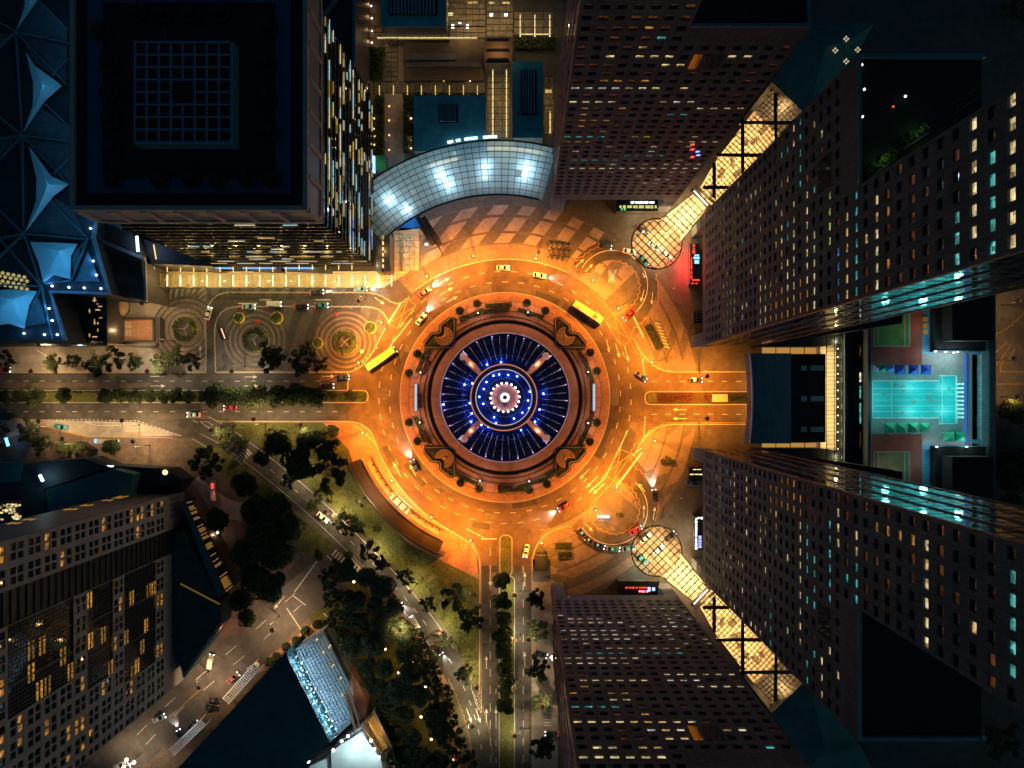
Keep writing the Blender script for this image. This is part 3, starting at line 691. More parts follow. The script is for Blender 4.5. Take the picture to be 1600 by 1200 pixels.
# stair wells: arrow-shaped pits with a spiral stair
ARW = [(-85,-124),(-79,-124),(-79,-83),(-84,-78),(-125,-78),(-125,-86),(-114,-99.5),(-103,-100.5),(-100.5,-103),(-100.5,-112)]
SWL = {(1,1): 'north-west of the fountain, below the white car', (-1,1): 'north-east of the fountain, beside the long yellow bus', (1,-1): 'south-west of the fountain, beside the dark blue car', (-1,-1): 'south-east of the fountain, across from the yellow box'}
for (fx, fy), wh in SWL.items():
    q = [(CU+du*fx, CV+dv*fy) for du, dv in ARW]
    cen = P(CU-92*fx, CV-93*fy)
    st = empty('stair_well', cen, 'arrow shaped spiral stair pit '+wh, 'stairwell', 'spiral stair pits round the fountain')
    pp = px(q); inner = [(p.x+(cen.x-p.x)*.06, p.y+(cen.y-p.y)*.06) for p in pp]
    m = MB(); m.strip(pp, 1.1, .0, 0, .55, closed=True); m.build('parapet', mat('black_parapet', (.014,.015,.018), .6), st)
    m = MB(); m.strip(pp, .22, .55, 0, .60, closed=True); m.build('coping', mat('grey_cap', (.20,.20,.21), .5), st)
    m = MB(); m.flat(inner, .17); m.build('pit_floor', mat('pit_shade_soil', (.022,.024,.018), .95), st); m = MB(); m.ring(P(CU-94.5*fx, CV-95*fy), 0, 3.1, 0, 2*PI, .19, None, 28); m.build('stair_shade', M_black, st)  # dark floor and black disc paint the shade of a deep pit
    sc = P(CU-94.5*fx, CV-95*fy); a0 = math.atan2(1 if fy > 0 else -1, 1*-fx) if False else 0
    ctr = math.atan2(-(cen.y-CW.y), -(cen.x-CW.x))      # towards the fountain
    me = MB().ring((0, 0, 0), .55, 2.9, R(-6), R(6), 0, .12, 3).mesh('step', [mat('brown_step', (.30, .19, .11), .7)])
    for k in range(15):
        inst('step', me, st, (sc.x-cen.x, sc.y-cen.y, .22+k*.05), ctr+R(-126+18*k))
    m = MB(); m.ring(sc, 2.95, 3.2, ctr-R(135), ctr+R(135), .15, 1.35, 24); m.build('balustrade', mat('brown_step', (.3,.19,.11)), st)
    m = MB(); m.lathe([(.5, .15), (.5, 1.3), (.25, 1.45), (.0, 1.5)], sc, 12); m.build('newel', mat('brown_step', (.3,.19,.11)), st)
    light('stair_light', (sc.x, sc.y, 2.6), 60, (1, .5, .12), st, .2)
    fl = MB()
    for k in range(70):
        t = jr.random(); i0 = jr.choice((0, 4)); p0 = Vector(inner[i0]); p1 = Vector((cen.x, cen.y)); p = p0.lerp(p1, jr.uniform(.1, .55)); s_ = jr.uniform(.15, .35)
        fl.obox((p.x+jr.uniform(-.8, .8), p.y+jr.uniform(-.8, .8), .2+jr.random()*.5), s_, s_, s_*.6, jr.random()*3)
    tag(fl.build('ground_cover', M_leaf2, st), kind='stuff')

# planting beds and box shrubs round the island
def leafy_box(mb, rr, l, wd, h, n, rs=.22):
    for k in range(n):
        x, y, z = rr.uniform(-l/2, l/2), rr.uniform(-wd/2, wd/2), rr.uniform(.2, 1)*h
        a, b = rr.random()*6.28, rr.uniform(-1, 1); s_ = rr.uniform(.6, 1.3)*rs
        d = Vector((math.cos(a), math.sin(a), b)).normalized()*s_; e = d.cross(Vector((rr.uniform(-1, 1), rr.uniform(-1, 1), 1))).normalized()*s_
        c = Vector((x, y, z)); mb.add([c-d-e, c+d-e, c+d+e, c-d+e], [(0, 1, 2, 3)])
bed_m = {}
for key, (l, wd, mt) in {'y': (9, 1.1, M_leaf2), 'r': (5, 1.1, M_leafred), 'g': (9, 1.0, M_leaf)}.items():
    mb = MB(); leafy_box(mb, jr, l, wd, .7, int(l*60), .16); bed_m[key] = mb.mesh('plants', [mt])
bed_k = {k: MB().box(-l/2-.15, l/2+.15, -.75, .75, 0, .3).mesh('planter_box', [M_soil]) for k, l in (('y', 9), ('r', 5), ('g', 9))}
BEDS = [('y',-4,150.5-6,'over the north end of the island'),('g',-6,136,'along the inner edge at the north'),('g',17,137,'at the inner edge right of north'),('y',-22,139,'behind the north-west stair pit'),('r',63,136,'at the north-east'),('y',72,137,'at the east, below the red bed'),
        ('g',113,137,'at the south-east near the lit panel'),('r',104,138,'at the east south-east'),('y',148,141,'south-east of the bottom'),('r',180,140,'at the very south'),('y',176,150-5,'beside the red bed at the south'),('y',206,141,'right of the south-west stair pit'),('r',243,137,'at the south-west'),('y',249,141,'left of the red south-west bed'),('y',294,141,'left of the north-west stair pit'),('r',291,133,'left of the north-west pit'),('g',163,140,'south-east near a round shrub'),('r',268,134,'by the west light panel')]
for key, a, r_, wh in BEDS:
    p = CP(r_, a, .14)
    t = empty('planting_bed', p, '%s planting bed %s of the fountain island' % ({'y': 'yellow green', 'r': 'dark red', 'g': 'dark green'}[key], wh), 'planter', 'planting beds on the fountain island', -R(a))
    inst('planter_box', bed_k[key], t); inst('plants', bed_m[key], t, (0, 0, .2))
shrub_m = []
for q in range(3):
    mb = MB()
    for k in range(420):
        th, ph = jr.random()*6.28, math.acos(jr.uniform(-.2, 1)); r_ = 1.35*(.6+.45*jr.random())
        c = Vector((r_*math.sin(ph)*math.cos(th), r_*math.sin(ph)*math.sin(th), 1.0+r_*math.cos(ph)*.9))
        d = Vector((jr.uniform(-1, 1), jr.uniform(-1, 1), jr.uniform(-1, 1))).normalized()*.17; e = d.cross(Vector((jr.uniform(-1, 1), jr.uniform(-1, 1), jr.uniform(-1, 1)))).normalized()*.17
        mb.add([c-d-e, c+d-e, c+d+e, c-d+e], [(0, 1, 2, 3)])
    shrub_m.append(mb.mesh('foliage', [M_leaf2 if q == 1 else M_leaf]))
tub_m = MB().lathe([(.9, 0), (1.1, .5), (1.1, .6), (.9, .6), (.9, .45), (0, .45)], (0, 0, 0), 16).mesh('tub', [M_stonedark])
SH = [(719,486,0,'beside the north-west stair pit'),(746,475,1,'bright, at the north by the ring road'),(823,474,2,'loose, right of the northern tip'),(852,486,0,'left of the north-east stair pit'),(922,551,2,'right of the north-east stair pit'),(932,580,1,'yellow green, by the white lamp at the east'),(932,660,0,'square dark, at the east by the red bed'),(921,690,2,'square dark, right of the south-east stair pit'),
      (855,756,0,'dark, left of the south-east stair pit'),(827,765,1,'yellow green, at the south-east'),(749,763,1,'yellow green, at the south-west'),(720,754,2,'dark, right of the south-west stair pit'),(653,689,0,'dark square, left of the south-west stair pit'),(640,660,2,'dark, at the west below the light panel'),(640,583,0,'at the west above the light panel'),(653,553,2,'left of the north-west stair pit')]
for u, v, q, wh in SH:
    t = empty('shrub', P(u, v, .14), 'round shrub %s on the fountain island' % wh, 'shrub', 'tub shrubs on the fountain island')
    inst('tub', tub_m, t); inst('foliage', shrub_m[q], t, (0, 0, .15), jr.random()*6)
# white light panels west and east, small white globe lamps
for a, wh in ((270, 'west'), (90, 'east')):
    p = CP(139, a, .14); t = empty('light_panel', p, 'long white glowing panel bench on the %s side of the fountain' % wh, 'light panel', 'glowing panels beside the fountain', -R(a))
    MB().box(-4.8, 4.8, -.55, .55, 0, .5).build('base', M_stonedark, t, rel=True); MB().box(-4.7, 4.7, -.42, .42, .5, .56).build('screen', glow('panel_white', (.72, .76, .9), .75), t, rel=True)
GL = [(747,489,'at the north-west'),(825,488,'at the north-east'),(919,581,'at the east, beside the yellow green shrub'),(919,661,'at the south-east, beside the square shrub'),(827,752,'at the south'),(750,751,'at the bottom left'),(656,660,'at the south-west'),(657,582,'at the west')]
g_lens = MB().lathe([(0, .45), (.2, .4), (.27, .2), (.2, 0)], (0, 0, 0), 10).mesh('globe', [glow('pink_globe', (1, .75, .7), 3)])
g_post = MB().lathe([(.12, 0), (.07, .2), (.06, 2.9), (.0, 3.0)], (0, 0, 0), 8).mesh('post', [M_darksteel])
for u, v, wh in GL:
    t = empty('globe_lamp', P(u, v, 3)-Vector((0, 0, 2.86)), 'small pinkish globe lamp %s of the fountain island' % wh, 'lamp', 'globe lamps on the fountain island')
    inst('post', g_post, t); inst('globe', g_lens, t, (0, 0, 2.95)); light('globe_light', t.location+Vector((0, 0, 3.9)), 800, (1, .55, .35), t, .2)
# ------------------------------------------------------------------ street lamps
lm_pole = MB().tube([(0, 0, 0), (0, 0, 4), (0, 0, 8.9)], [.13, .10, .07], 8).mesh('pole', [M_steel])
lm_base = MB().lathe([(.28, 0), (.28, .25), (.16, .4), (.13, 1.0)], (0, 0, 0), 10).mesh('base', [M_darksteel])
lm_arm = MB().tube([(0, 0, 8.7), (.4, 0, 9.25), (1.1, 0, 9.5), (1.9, 0, 9.55)], [.07, .06, .05, .05], 6).mesh('arm', [M_steel])
def head_mesh(lens):
    b = MB().lathe([(0, .26), (.50, .22), (.78, .04), (.76, -.1)], (0, 0, 0), 12); return b
lm_head = head_mesh(0).mesh('lamp_head', [mat('amber_shade', (.8, .30, .16), .4)])
lm_lens = MB().lathe([(.48, -.06), (.4, -.2), (0, -.27)], (0, 0, 0), 12).mesh('lens', [G_orange])
lm_lens_w = MB().lathe([(.48, -.06), (.4, -.2), (0, -.27)], (0, 0, 0), 12).mesh('lens', [G_white])
lm_crown = MB().lathe([(0, .52), (.30, .46), (.40, .22)], (0, 0, 0), 10).mesh('glow_cap', [G_orange])
ORANGE = (1, .29, .024); WARMW = (1, .60, .26)
def lamp(u, v, power, label, col=ORANGE, white=False, away=None, group='street lamps round the ring road', h=11.5, show_cap=True):
    hd = P(u, v, h)
    d = (Vector((hd.x, hd.y, 0))-CW) if away is None else Vector((away[0], -away[1], 0))
    d.normalize(); base = hd+d*1.9; base.z = 0
    ang = math.atan2(-d.y, -d.x)
    t = empty('street_lamp', base, label, 'street lamp', group, ang)
    sz = h/9.5
    for nm, me in (('pole', lm_pole), ('base', lm_base), ('arm', lm_arm)):
        o = inst(nm, me, t); o.scale = (1, 1, sz)
    o = inst('lamp_head', lm_head, t, (1.9, 0, h)); inst('lens', lm_lens_w if white else lm_lens, o)
    if show_cap: inst('glow_cap', lm_crown, o)
    l = bpy.data.lights.new('street_light', 'SPOT'); l.energy = power*(1.0 if show_cap else 1.5); l.color = col; l.spot_size = R(158); l.spot_blend = .7; l.shadow_soft_size = .35
    lo = bpy.data.objects.new('street_light', l); COL.objects.link(lo); lo.parent = t; lo.location = (1.9, 0, h-.45)
    return t
K = 46000
LAMPS = [(667,432,1,'orange street lamp on the ring kerb below the glass entrance block'),(740,400,1,'orange street lamp at the north kerb below the curved glass roof'),(596,504,1,'orange street lamp beside the north-west yellow box marking'),(560,567,.8,'orange street lamp on the forecourt corner by the rear of the green bus'),
 (837,404,1,'orange street lamp by the tables at the north kerb'),(926,438,.9,'orange street lamp on the west tip of the north-east drop-off island'),(966,482,1,'orange street lamp on the south tip of the north-east drop-off island'),(1018,566,1,'orange street lamp where the east road leaves the ring, north side'),
 (1023,689,1,'orange street lamp where the east road meets the ring, south side'),(963,762,1,'orange street lamp on the north tip of the south-east drop-off island'),(931,797,.9,'orange street lamp on the west tip of the south-east drop-off island'),(846,848,.8,'orange street lamp on the corner beside the white car heading south'),
 (735,844,1,'orange street lamp at the ring kerb above the south road'),(674,808,1,'bright street lamp beside the lit glass shelter of the curved pavilion'),(612,751,1,'orange street lamp on the kerb at the head of the curved pavilion'),(567,676,1,'orange street lamp on the paved corner south of the west road')]
for u, v, pw, lb in LAMPS: lamp(u, v, K*pw, lb)
# roads leading away are lit more dimly
for u, v, pw, lb, aw in [(60,658,.12,'street lamp over the west road near the left picture edge, at the lay-by',(0,1)),(190,657,.17,'street lamp on the south kerb of the west road by the hatched lay-by end',(0,1)),(396,655,.2,'street lamp on the south kerb of the west road before the park trees',(0,1)),
        (48,580,.13,'added street lamp on the north kerb of the west road near the left picture edge',(0,-1)),(230,580,.12,'added street lamp on the north kerb of the west road right of the ramp',(0,-1)),(362,580,.15,'added street lamp on the north kerb of the west road at the forecourt mouth',(0,-1)),(97,686,.12,'street lamp with a long pole beside the teal car in the lay-by',(0,1)),(207,690,.2,'street lamp beside the bus stop with the blue sign',(0,1)),(330,672,.10,'street lamp at the splitter where the slip road leaves',(0,1)),(470,664,.12,'street lamp south of the west road above the park trees',(0,1)),  # north kerb lamps added to brighten the upper carriageway
        (1105,588,.55,'orange street lamp over the east road, north side of the planted strip',(0,-1)),(1105,654,.5,'orange street lamp over the east road, south side of the planted strip',(0,1))]:
    lamp(u, v, K*pw, lb, ((1, .72, .42) if 150 < u < 460 and v < 650 else WARMW) if u < 900 else ORANGE, True, aw, 'street lamps along the straight roads', show_cap=False)
for u, v, pw, lb, aw in [(566,790,.10,'street lamp with a slanted pole on the lawn beside the slip road',(-1,-.6)),(625,985,.10,'street lamp at the slip road behind the bushy tree',(1,-.4)),(508,800,.06,'street lamp by the white car on the slip road',(-.6,1)),(742,930,.05,'street lamp at the lawn edge by the south road',(-1,0)),(826,1000,.05,'street lamp on the east kerb of the south road',(1,0)),(745,1075,.09,'street lamp at the tip of the lawn where the slip road joins',(-1,0)),(690,1015,.05,'street lamp over the dark car on the slip road',(1,-.3)),
        (425,985,.2,'street lamp above the two lane side street',(-1,-1)),(310,1075,.16,'street lamp above the parked black cars',(-1,-1)),(560,470,.2,'amber lamp over the forecourt driveway beside the canopy',(0,-1)),(1585,560,.07,'amber street lamp over the street at the far right edge',(1,0)),(1590,470,.07,'amber street lamp at the top of the far right street',(1,0)),(1590,620,.06,'amber street lamp at the foot of the far right street',(1,0)),(848,1105,.08,'street lamp beside the zebra crossing below the tower',(1,0))]:
    lamp(u, v, K*pw, lb, (1, .62, .30) if u < 1500 else (1, .5, .15), True, aw, 'street lamps along the side streets', show_cap=False)
for k, (u, v) in enumerate([(462,748),(522,806),(583,868),(640,925),(686,988),(722,1062),(738,1135)]):
    lamp(u, v, 4200, 'slender lamp over the slip road, %s from its upper end' % ('first','second','third','fourth','fifth','sixth','seventh')[k], (1,.74,.36), True, (.75,-.6) if k % 2 else (-.75,.6), 'slender lamps along the slip road', 6.5, show_cap=False)
for k, v in enumerate((930,1000,1075,1150)):  # median lamps added to brighten the south road
    lamp(804, v, 2300, 'added slender lamp in the south road median, %s from the roundabout' % ('first','second','third','fourth')[k], (1,.78,.45), True, (1,0), 'added slender lamps in the south median', 6.0, show_cap=False)
# four-headed lamp at the bottom left
t = empty('cluster_lamp', P(222,1176), 'four headed white cluster lamp in the side street at the bottom left', 'street lamp')
MB().tube([(0,0,0),(0,0,8.5)], [.16,.09], 8).build('pole', M_steel, t, rel=True)
for k in range(4):
    a = R(25+90*k); h = (1.9*math.cos(a), 1.9*math.sin(a), 8.7)
    MB().bar((0,0,8.4), h, .09).build('arm', M_steel, t, rel=True)
    o = inst('globe', MB().lathe([(0,.5),(.4,.42),(.6,0),(.4,-.42),(0,-.5)], (0,0,0), 12).mesh('globe', [glow('cluster_globe', (1,.82,.6), 7)]), t, h)
light('cluster_light', P(222,1176)+Vector((0,0,9.6)), 9000, (1,.7,.4), t, .5)
# park globe lamps among the trees
pk_post = MB().tube([(0,0,0),(0,0,3.4)], [.09,.06], 8).mesh('post', [M_darksteel])
pk_globe = MB().lathe([(0,.42),(.3,.3),(.42,0),(.3,-.3),(0,-.42)], (0,0,0), 12).mesh('globe', [glow('park_globe', (1,.55,.22), 9)])
for u, v, lb in [(553,909,'orange park lamp shining between the northernmost trees of the grove'),(602,1014,'park lamp in a gap east of the latticed glass roof'),(623,1051,'park lamp in the middle of the tree grove'),(647,1035,'park lamp at the grove edge beside the path'),(665,1073,'park lamp beside the path halfway down the grove'),(658,1120,'bright park lamp in the lower grove, left of a pair'),(683,1108,'bright park lamp in the lower grove, right of a pair'),(674,1155,'park lamp above the lowest one of the grove'),(707,1187,'lowest park lamp of the grove near the slip road kerb')]:
    t = empty('park_lamp', P(u, v, 3.6)-Vector((0,0,3.6)), lb, 'park lamp', 'globe lamps in the tree grove')
    inst('post', pk_post, t); inst('globe', pk_globe, t, (0,0,3.7)); light('globe_light', t.location+Vector((0,0,4.5)), 420, (1,.5,.18), t, .3)
# ------------------------------------------------------------------ the four office towers in two mirrored pairs
NF = 3.72
pane_cache = {}
def pane_mesh(a, wd, h, key):
    """thin recessed pane; a = unit along the wall, z up"""
    k_ = (round(a.x, 3), round(a.y, 3), round(wd, 2), round(h, 2), key)
    if k_ in pane_cache: return pane_cache[k_]
    q = Vector((a.x, a.y, 0)); nn = Vector((q.y, -q.x, 0))*.04
    vs = []
    for s_ in (-1, 1):
        for (x, z) in ((-wd/2, -h/2), (wd/2, -h/2), (wd/2, h/2), (-wd/2, h/2)):
            p = q*x+Vector((0, 0, z))+nn*s_; vs.append(p)
    mb = MB(); mb.add(vs, [(0,1,2,3),(7,6,5,4),(0,4,5,1),(1,5,6,2),(2,6,7,3),(3,7,4,0)])
    mt = M_glassdark if key == 'x' else M_WIN[key]
    pane_cache[k_] = mb.mesh('window', [mt]); return pane_cache[k_]
def wall_grid(mb, o, a, nrm, xs, zs, hole, dep, mi=0):
    """wall in the plane through o along a and z: xs/zs are cell edges, hole(i,j) -> (x0,x1,z0,z1) or None; reveals go back by dep"""
    def pt(x, z, d=0): return o+a*x+Vector((0, 0, z))-nrm*d
    for i in range(len(xs)-1):
        for j in range(len(zs)-1):
            x0, x1, z0, z1 = xs[i], xs[i+1], zs[j], zs[j+1]; h = hole(i, j)
            if h == 'skip': continue
            if not h: mb.add([pt(x0,z0), pt(x1,z0), pt(x1,z1), pt(x0,z1)], [(0,1,2,3)], mi); continue
            p0, p1, q0, q1 = h
            O = [pt(x0,z0), pt(x1,z0), pt(x1,z1), pt(x0,z1)]; I = [pt(p0,q0), pt(p1,q0), pt(p1,q1), pt(p0,q1)]; B = [pt(p0,q0,dep), pt(p1,q0,dep), pt(p1,q1,dep), pt(p0,q1,dep)]
            mb.add(O+I+B, [(0,1,5,4),(1,2,6,5),(2,3,7,6),(3,0,4,7),(4,5,9,8),(5,6,10,9),(6,7,11,10),(7,4,8,11)], mi)
def proj(p):
    k = H/(H-p.z)/S; return (U0+p.x*k, V0-p.y*k)
def tower(label, corner, along_px, inward_px, wing, lits, seed, hw, floor, z_first, cluster):
    rr = random.Random(seed)
    o = P(*corner); a = Vector((along_px[0], -along_px[1], 0)); inn = Vector((inward_px[0], -inward_px[1], 0)); nrm = -inn
    tallw = 88*S; W = tallw+wing*S; D = 87*S; ncol = 14
    ZT = 187.0; ZW = 130.0; zb = 17.0
    t = empty('office_tower', o, label, 'office tower', 'granite office towers on the east side')
    flip = (a.cross(Vector((0, 0, 1))) - nrm).length > .1      # winding helper only
    nf_t = int((ZT-z_first-4)/floor); nf_w = int((ZW-z_first-2.5)/floor)
    xs = [tallw*i/7 for i in range(8)]+[tallw+wing*S*(i+1)/7 for i in range(7)]; zs = [zb, z_first-1]+[z_first-1+floor*(j+1) for j in range(nf_t)]
    nt = 7
    wz = 1.62; hz = 1.5
    wins = []
    def hole(i, j):
        if j == 0: return None
        if i >= nt and j > nf_w: return 'skip'
        x = (xs[i]+xs[i+1])/2; z = zs[j]+floor/2
        if i in (nt+1, nt+2) and j in (nf_w-1, nf_w-2): return None
        wins.append((i, j, x, z)); return (x-wz/2, x+wz/2, z-hz/2, z+hz/2)
    m = MB(); wall_grid(m, o, a, nrm, xs, zs, hole, .45)
    ztop = zs[-1]
    def pt(x, z, d=0.0): return o+a*x+Vector((0, 0, z))+inn*d
    # parapet bands above the windows
    def panel(x0, x1, z0, z1): m.add([pt(x0,z0), pt(x1,z0), pt(x1,z1), pt(x0,z1)], [(0,1,2,3)])
    panel(0, tallw, ztop, ZT); panel(tallw, W, zs[nf_w+1], ZW)
    wall = m.build('front_wall', M_granite, t)
    # body behind: core of the tall part and of the wing, open ground floor with piers
    m = MB()
    def cube(x0, x1, d0, d1, z0, z1, mb=None):
        q = [pt(x0,0,d0), pt(x1,0,d0), pt(x1,0,d1), pt(x0,0,d1)]; (mb or m).prism([(p.x, p.y) for p in q], z0, z1, 0, True)
    cube(.25, tallw-.05, .5, D, zb, ZT-1.2); core = m.build('core', M_granite, t)
    m = MB(); cube(tallw, W-.15, .5, D*1.15, zb, ZW-1.2); m.build('wing_core', M_granite, t)
    m = MB(); cube(1.0, W-1.0, 6.0, D, 0, zb-.1); m.build('lobby', M_stonedark, t)
    m = MB(); cube(0, 4.2, .0, 4.2, 0, zb-.05); m.build('pier', M_granite, t)
    m = MB(); cube(W-4.2, W, .0, 4.2, 0, zb-.05); m.build('pier', M_granite, t)
    m = MB(); cube(0, W, .02, 6.0, zb-.35, zb-.02); m.build('soffit', M_granite, t)
    # roofs with parapets
    m = MB(); cube(.3, tallw-.3, .8, D-.3, ZT-1.1, ZT-.9); rf = m.build('roof', M_roof, t)
    m = MB(); cube(tallw+.3, W-.4, .8, D*1.15-.3, ZW-1.1, ZW-.9); wr = m.build('wing_roof', mat('black_roof', (.009,.012,.017), .9), t)
    m = MB(); cube(tallw+.1, W, .02, .6, ZW, ZW+.35); cube(W-.6, W, .62, D*1.15, ZW-.6, ZW+.35); m.build('parapet', mat('teal_coping', (.06,.16,.20), .5), wr)
    m = MB(); cube(0, tallw, .02, .6, ZT, ZT+.3); m.build('parapet', mat('teal_coping', (.06,.16,.20)), rf)
    # tall glazing at the head of the wing
    m = MB(); zz = zs[nf_w-2]+.5; bw = wing*S/7*2/3
    for k in range(3):
        q = [pt(xs[nt+1]+k*bw+.1, zz, -.06), pt(xs[nt+1]+(k+1)*bw-.1, zz, -.06), pt(xs[nt+1]+(k+1)*bw-.1, zz+6.2, -.06), pt(xs[nt+1]+k*bw+.1, zz+6.2, -.06)]
        m.add(q, [(0,1,2,3)])
    m.build('sky_lobby_glazing', M_glassdark, t)
    # windows: the 300 that show largest are parts, the rest one joined part
    pad = 2.0 if abs(a.y) > .5 else 0.0
    def key(i, j, x, z):
        p = pt(x, z); u, v = proj(p)
        for (u0, v0, u1, v1, k_) in lits:
            if pad:
                if v0-2 <= v <= v1+2:
                    if u1-u0 > 14:
                        if u0 <= u <= u1: return k_
                    elif j == floor_of((u0+u1)/2-U0): return k_
            elif u0-3 <= u <= u1+3:
                if v1-v0 > 13:
                    if v0 <= v <= v1: return k_
                elif j == floor_of(abs((v0+v1)/2-V0)): return k_
        return None
    r0_ = abs(o.x)/S if abs(a.y) > .5 else abs(o.y)/S
    def floor_of(r): return int((H*(1-r0_/r)-zs[1])//floor)+1
    grid = {}
    for i, j, x, z in wins:
        k_ = key(i, j, x, z)
        if k_ is None:
            k_ = 'x'
            q = rr.random()
            if q < (.10 if pad and z < 125 else .03): k_ = rr.choice('yyykkwt' if z < 90 else 'ykt')
            elif q < .17: k_ = 'd'
        elif k_ in 'yw' and rr.random() < .08: k_ = 'k'
        elif k_ == 'c': k_ = rr.choice('kyyxxd')  # gold reflections painted as a mix of glowing panes
        elif k_ == 'r': k_ = rr.choice('ddxox')  # orange street light mirrored in the glass, painted as glowing panes
        grid[(i, j)] = k_
    vis = []
    for i, j, x, z in wins:
        u, v = proj(pt(x, z)); inside = -20 < u < 1620 and -20 < v < 1220
        vis.append((0 if inside else 1, -z, i, j, x))
    vis.sort(); rest = MB(); keys = ['x']+list(M_WIN)
    for n_, (out, nz, i, j, x) in enumerate(vis):
        z = -nz; k_ = grid[(i, j)]; c = pt(x, z, .40)
        if n_ < 300 and not out: inst('window', pane_mesh(a, wz, hz, k_), t, c-o)
        else:
            q = [pt(x-wz/2, z-hz/2, .38), pt(x+wz/2, z-hz/2, .38), pt(x+wz/2, z+hz/2, .38), pt(x-wz/2, z+hz/2, .38)]
            rest.add(q, [(0,1,2,3)], keys.index(k_))
    if rest.f: tag(rest.build('window_rows', [M_glassdark]+[M_WIN[k_] for k_ in keys[1:]], t), kind='stuff')
    # side face of staggered mirror panels in a dark frame
    m = MB(); sn = -a
    m.add([pt(0,zb,0), pt(0,zb,D), pt(0,ZT,D), pt(0,ZT,0)], [(0,1,2,3)])
    side = m.build('side_wall', mat('dark_spandrel', (.02,.03,.03), .35, var=.1), t)
    m = MB(); npn = 10
    for j in range(int((ZT-zb)/floor)):
        for i in range(npn):
            d0 = (i+.5*(j % 2))*D/npn; d1 = min(D-.1, d0+D/npn*.78); z0 = zb+.5+j*floor; z1 = z0+floor*.7
            if d0 > D-.6: continue
            q = [pt(-.05,z0,d0), pt(-.05,z0,d1), pt(-.05,z1,d1), pt(-.05,z1,d0)]
            m.add(q, [(0,1,2,3)])
    tag(m.build('glass_panel', M_glassmir, t), kind='stuff')
    m = MB()
    for i in range(5):
        d = D*(i+.0)/4; q = pt(-.1, 0, min(d+.15, D-.15)); m.obox((q.x, q.y, 0), .3, .3, ZT-zb, 0, 0, zb)
    m.build('fin', M_mullion, t)
    return t
def flipv(L): return [(u0, 1242-v1, u1, 1242-v0, k) for u0, v0, u1, v1, k in L]
N_L = [(1030,50,1052,60,'t'),(994,82,1064,90,'y'),(948,87,966,93,'y'),(1092,78,1182,87,'y'),(1037,94,1082,104,'y'),(1084,94,1106,103,'k'),(1174,58,1200,70,'w'),(892,134,1014,144,'w'),(1018,134,1040,142,'g'),(890,158,968,165,'y'),(1034,153,1094,162,'w'),(1092,163,1172,170,'y'),(1042,175,1082,183,'t'),(880,213,952,220,'t'),(880,222,932,228,'o'),(990,211,1024,218,'g'),(1055,217,1130,223,'y'),
       (978,242,1030,248,'t'),(894,250,974,256,'t'),(892,262,1100,267,'w'),(1036,254,1100,258,'y'),(1000,268,1078,296,'c'),(1040,247,1092,252,'c'),(940,14,1025,84,'r'),(898,88,1020,134,'r'),(905,144,975,212,'r'),(985,30,1060,75,'r'),(1010,225,1045,262,'c'),(945,212,965,245,'r')]
S_L = [(880,965,940,970,'w'),(884,972,972,977,'w'),(984,975,1068,982,'w'),(880,979,962,984,'w'),(884,986,962,990,'w'),(978,987,1044,993,'w'),(886,992,980,997,'w'),(1048,996,1062,1002,'w'),(952,1008,1058,1014,'y'),(922,1014,972,1019,'t'),(1008,1016,1060,1023,'t'),(886,1021,992,1028,'y'),(888,1030,980,1036,'y'),(1042,1051,1160,1060,'y'),(1046,1061,1088,1068,'w'),(1088,1062,1170,1072,'y'),(914,1056,1008,1064,'y'),(942,1087,980,1095,'y'),(898,1096,962,1105,'t'),
       (904,1120,968,1130,'y'),(992,1123,1034,1132,'k'),(1036,1125,1080,1135,'y'),(1018,1138,1158,1150,'w'),(1046,1153,1120,1163,'k'),(1006,1165,1030,1174,'k'),(932,1160,954,1170,'y'),(912,1178,1034,1190,'y'),(1100,1172,1155,1190,'k'),(1000,944,1078,975,'c'),(1000,981,1075,1008,'c'),(1080,965,1105,1035,'c'),(890,1036,950,1060,'r'),(890,1064,1010,1090,'r'),(960,1100,1040,1122,'r'),(970,1140,1015,1160,'r')]
NE_L = [(1236,318,1244,470,'y'),(1256,300,1264,450,'y'),(1267,368,1275,485,'y'),(1216,280,1225,300,'y'),(1216,335,1225,420,'y'),(1225,400,1234,460,'y'),(1290,260,1300,376,'g'),(1333,296,1341,462,'t'),(1348,350,1356,372,'y'),(1318,365,1326,468,'k'),(1365,290,1374,455,'y'),(1304,378,1312,470,'b'),(1490,316,1500,412,'t'),(1516,172,1526,370,'y'),(1544,225,1556,392,'t'),(1576,160,1588,388,'y'),(1244,175,1252,300,'t'),(1236,160,1244,225,'y'),(1249,210,1256,255,'w'),(1258,262,1266,300,'o'),(1272,278,1278,300,'t'),
        (1110,318,1118,420,'c'),(1118,300,1140,450,'c'),(1112,318,1120,380,'w'),(1146,300,1152,505,'g'),(1170,300,1178,360,'y'),(1118,340,1124,480,'y'),(1126,330,1132,420,'y'),(1128,440,1145,520,'k'),(1184,320,1192,420,'k'),(1186,430,1194,505,'y'),(1192,440,1200,500,'y'),(1160,300,1166,330,'k'),(1158,440,1166,500,'c'),(1300,200,1308,280,'x'),(1380,330,1445,420,'r'),(1340,400,1420,450,'r'),(1200,440,1280,505,'o'),(1345,360,1360,460,'r'),(1283,365,1300,480,'r'),(1206,300,1214,480,'c')]
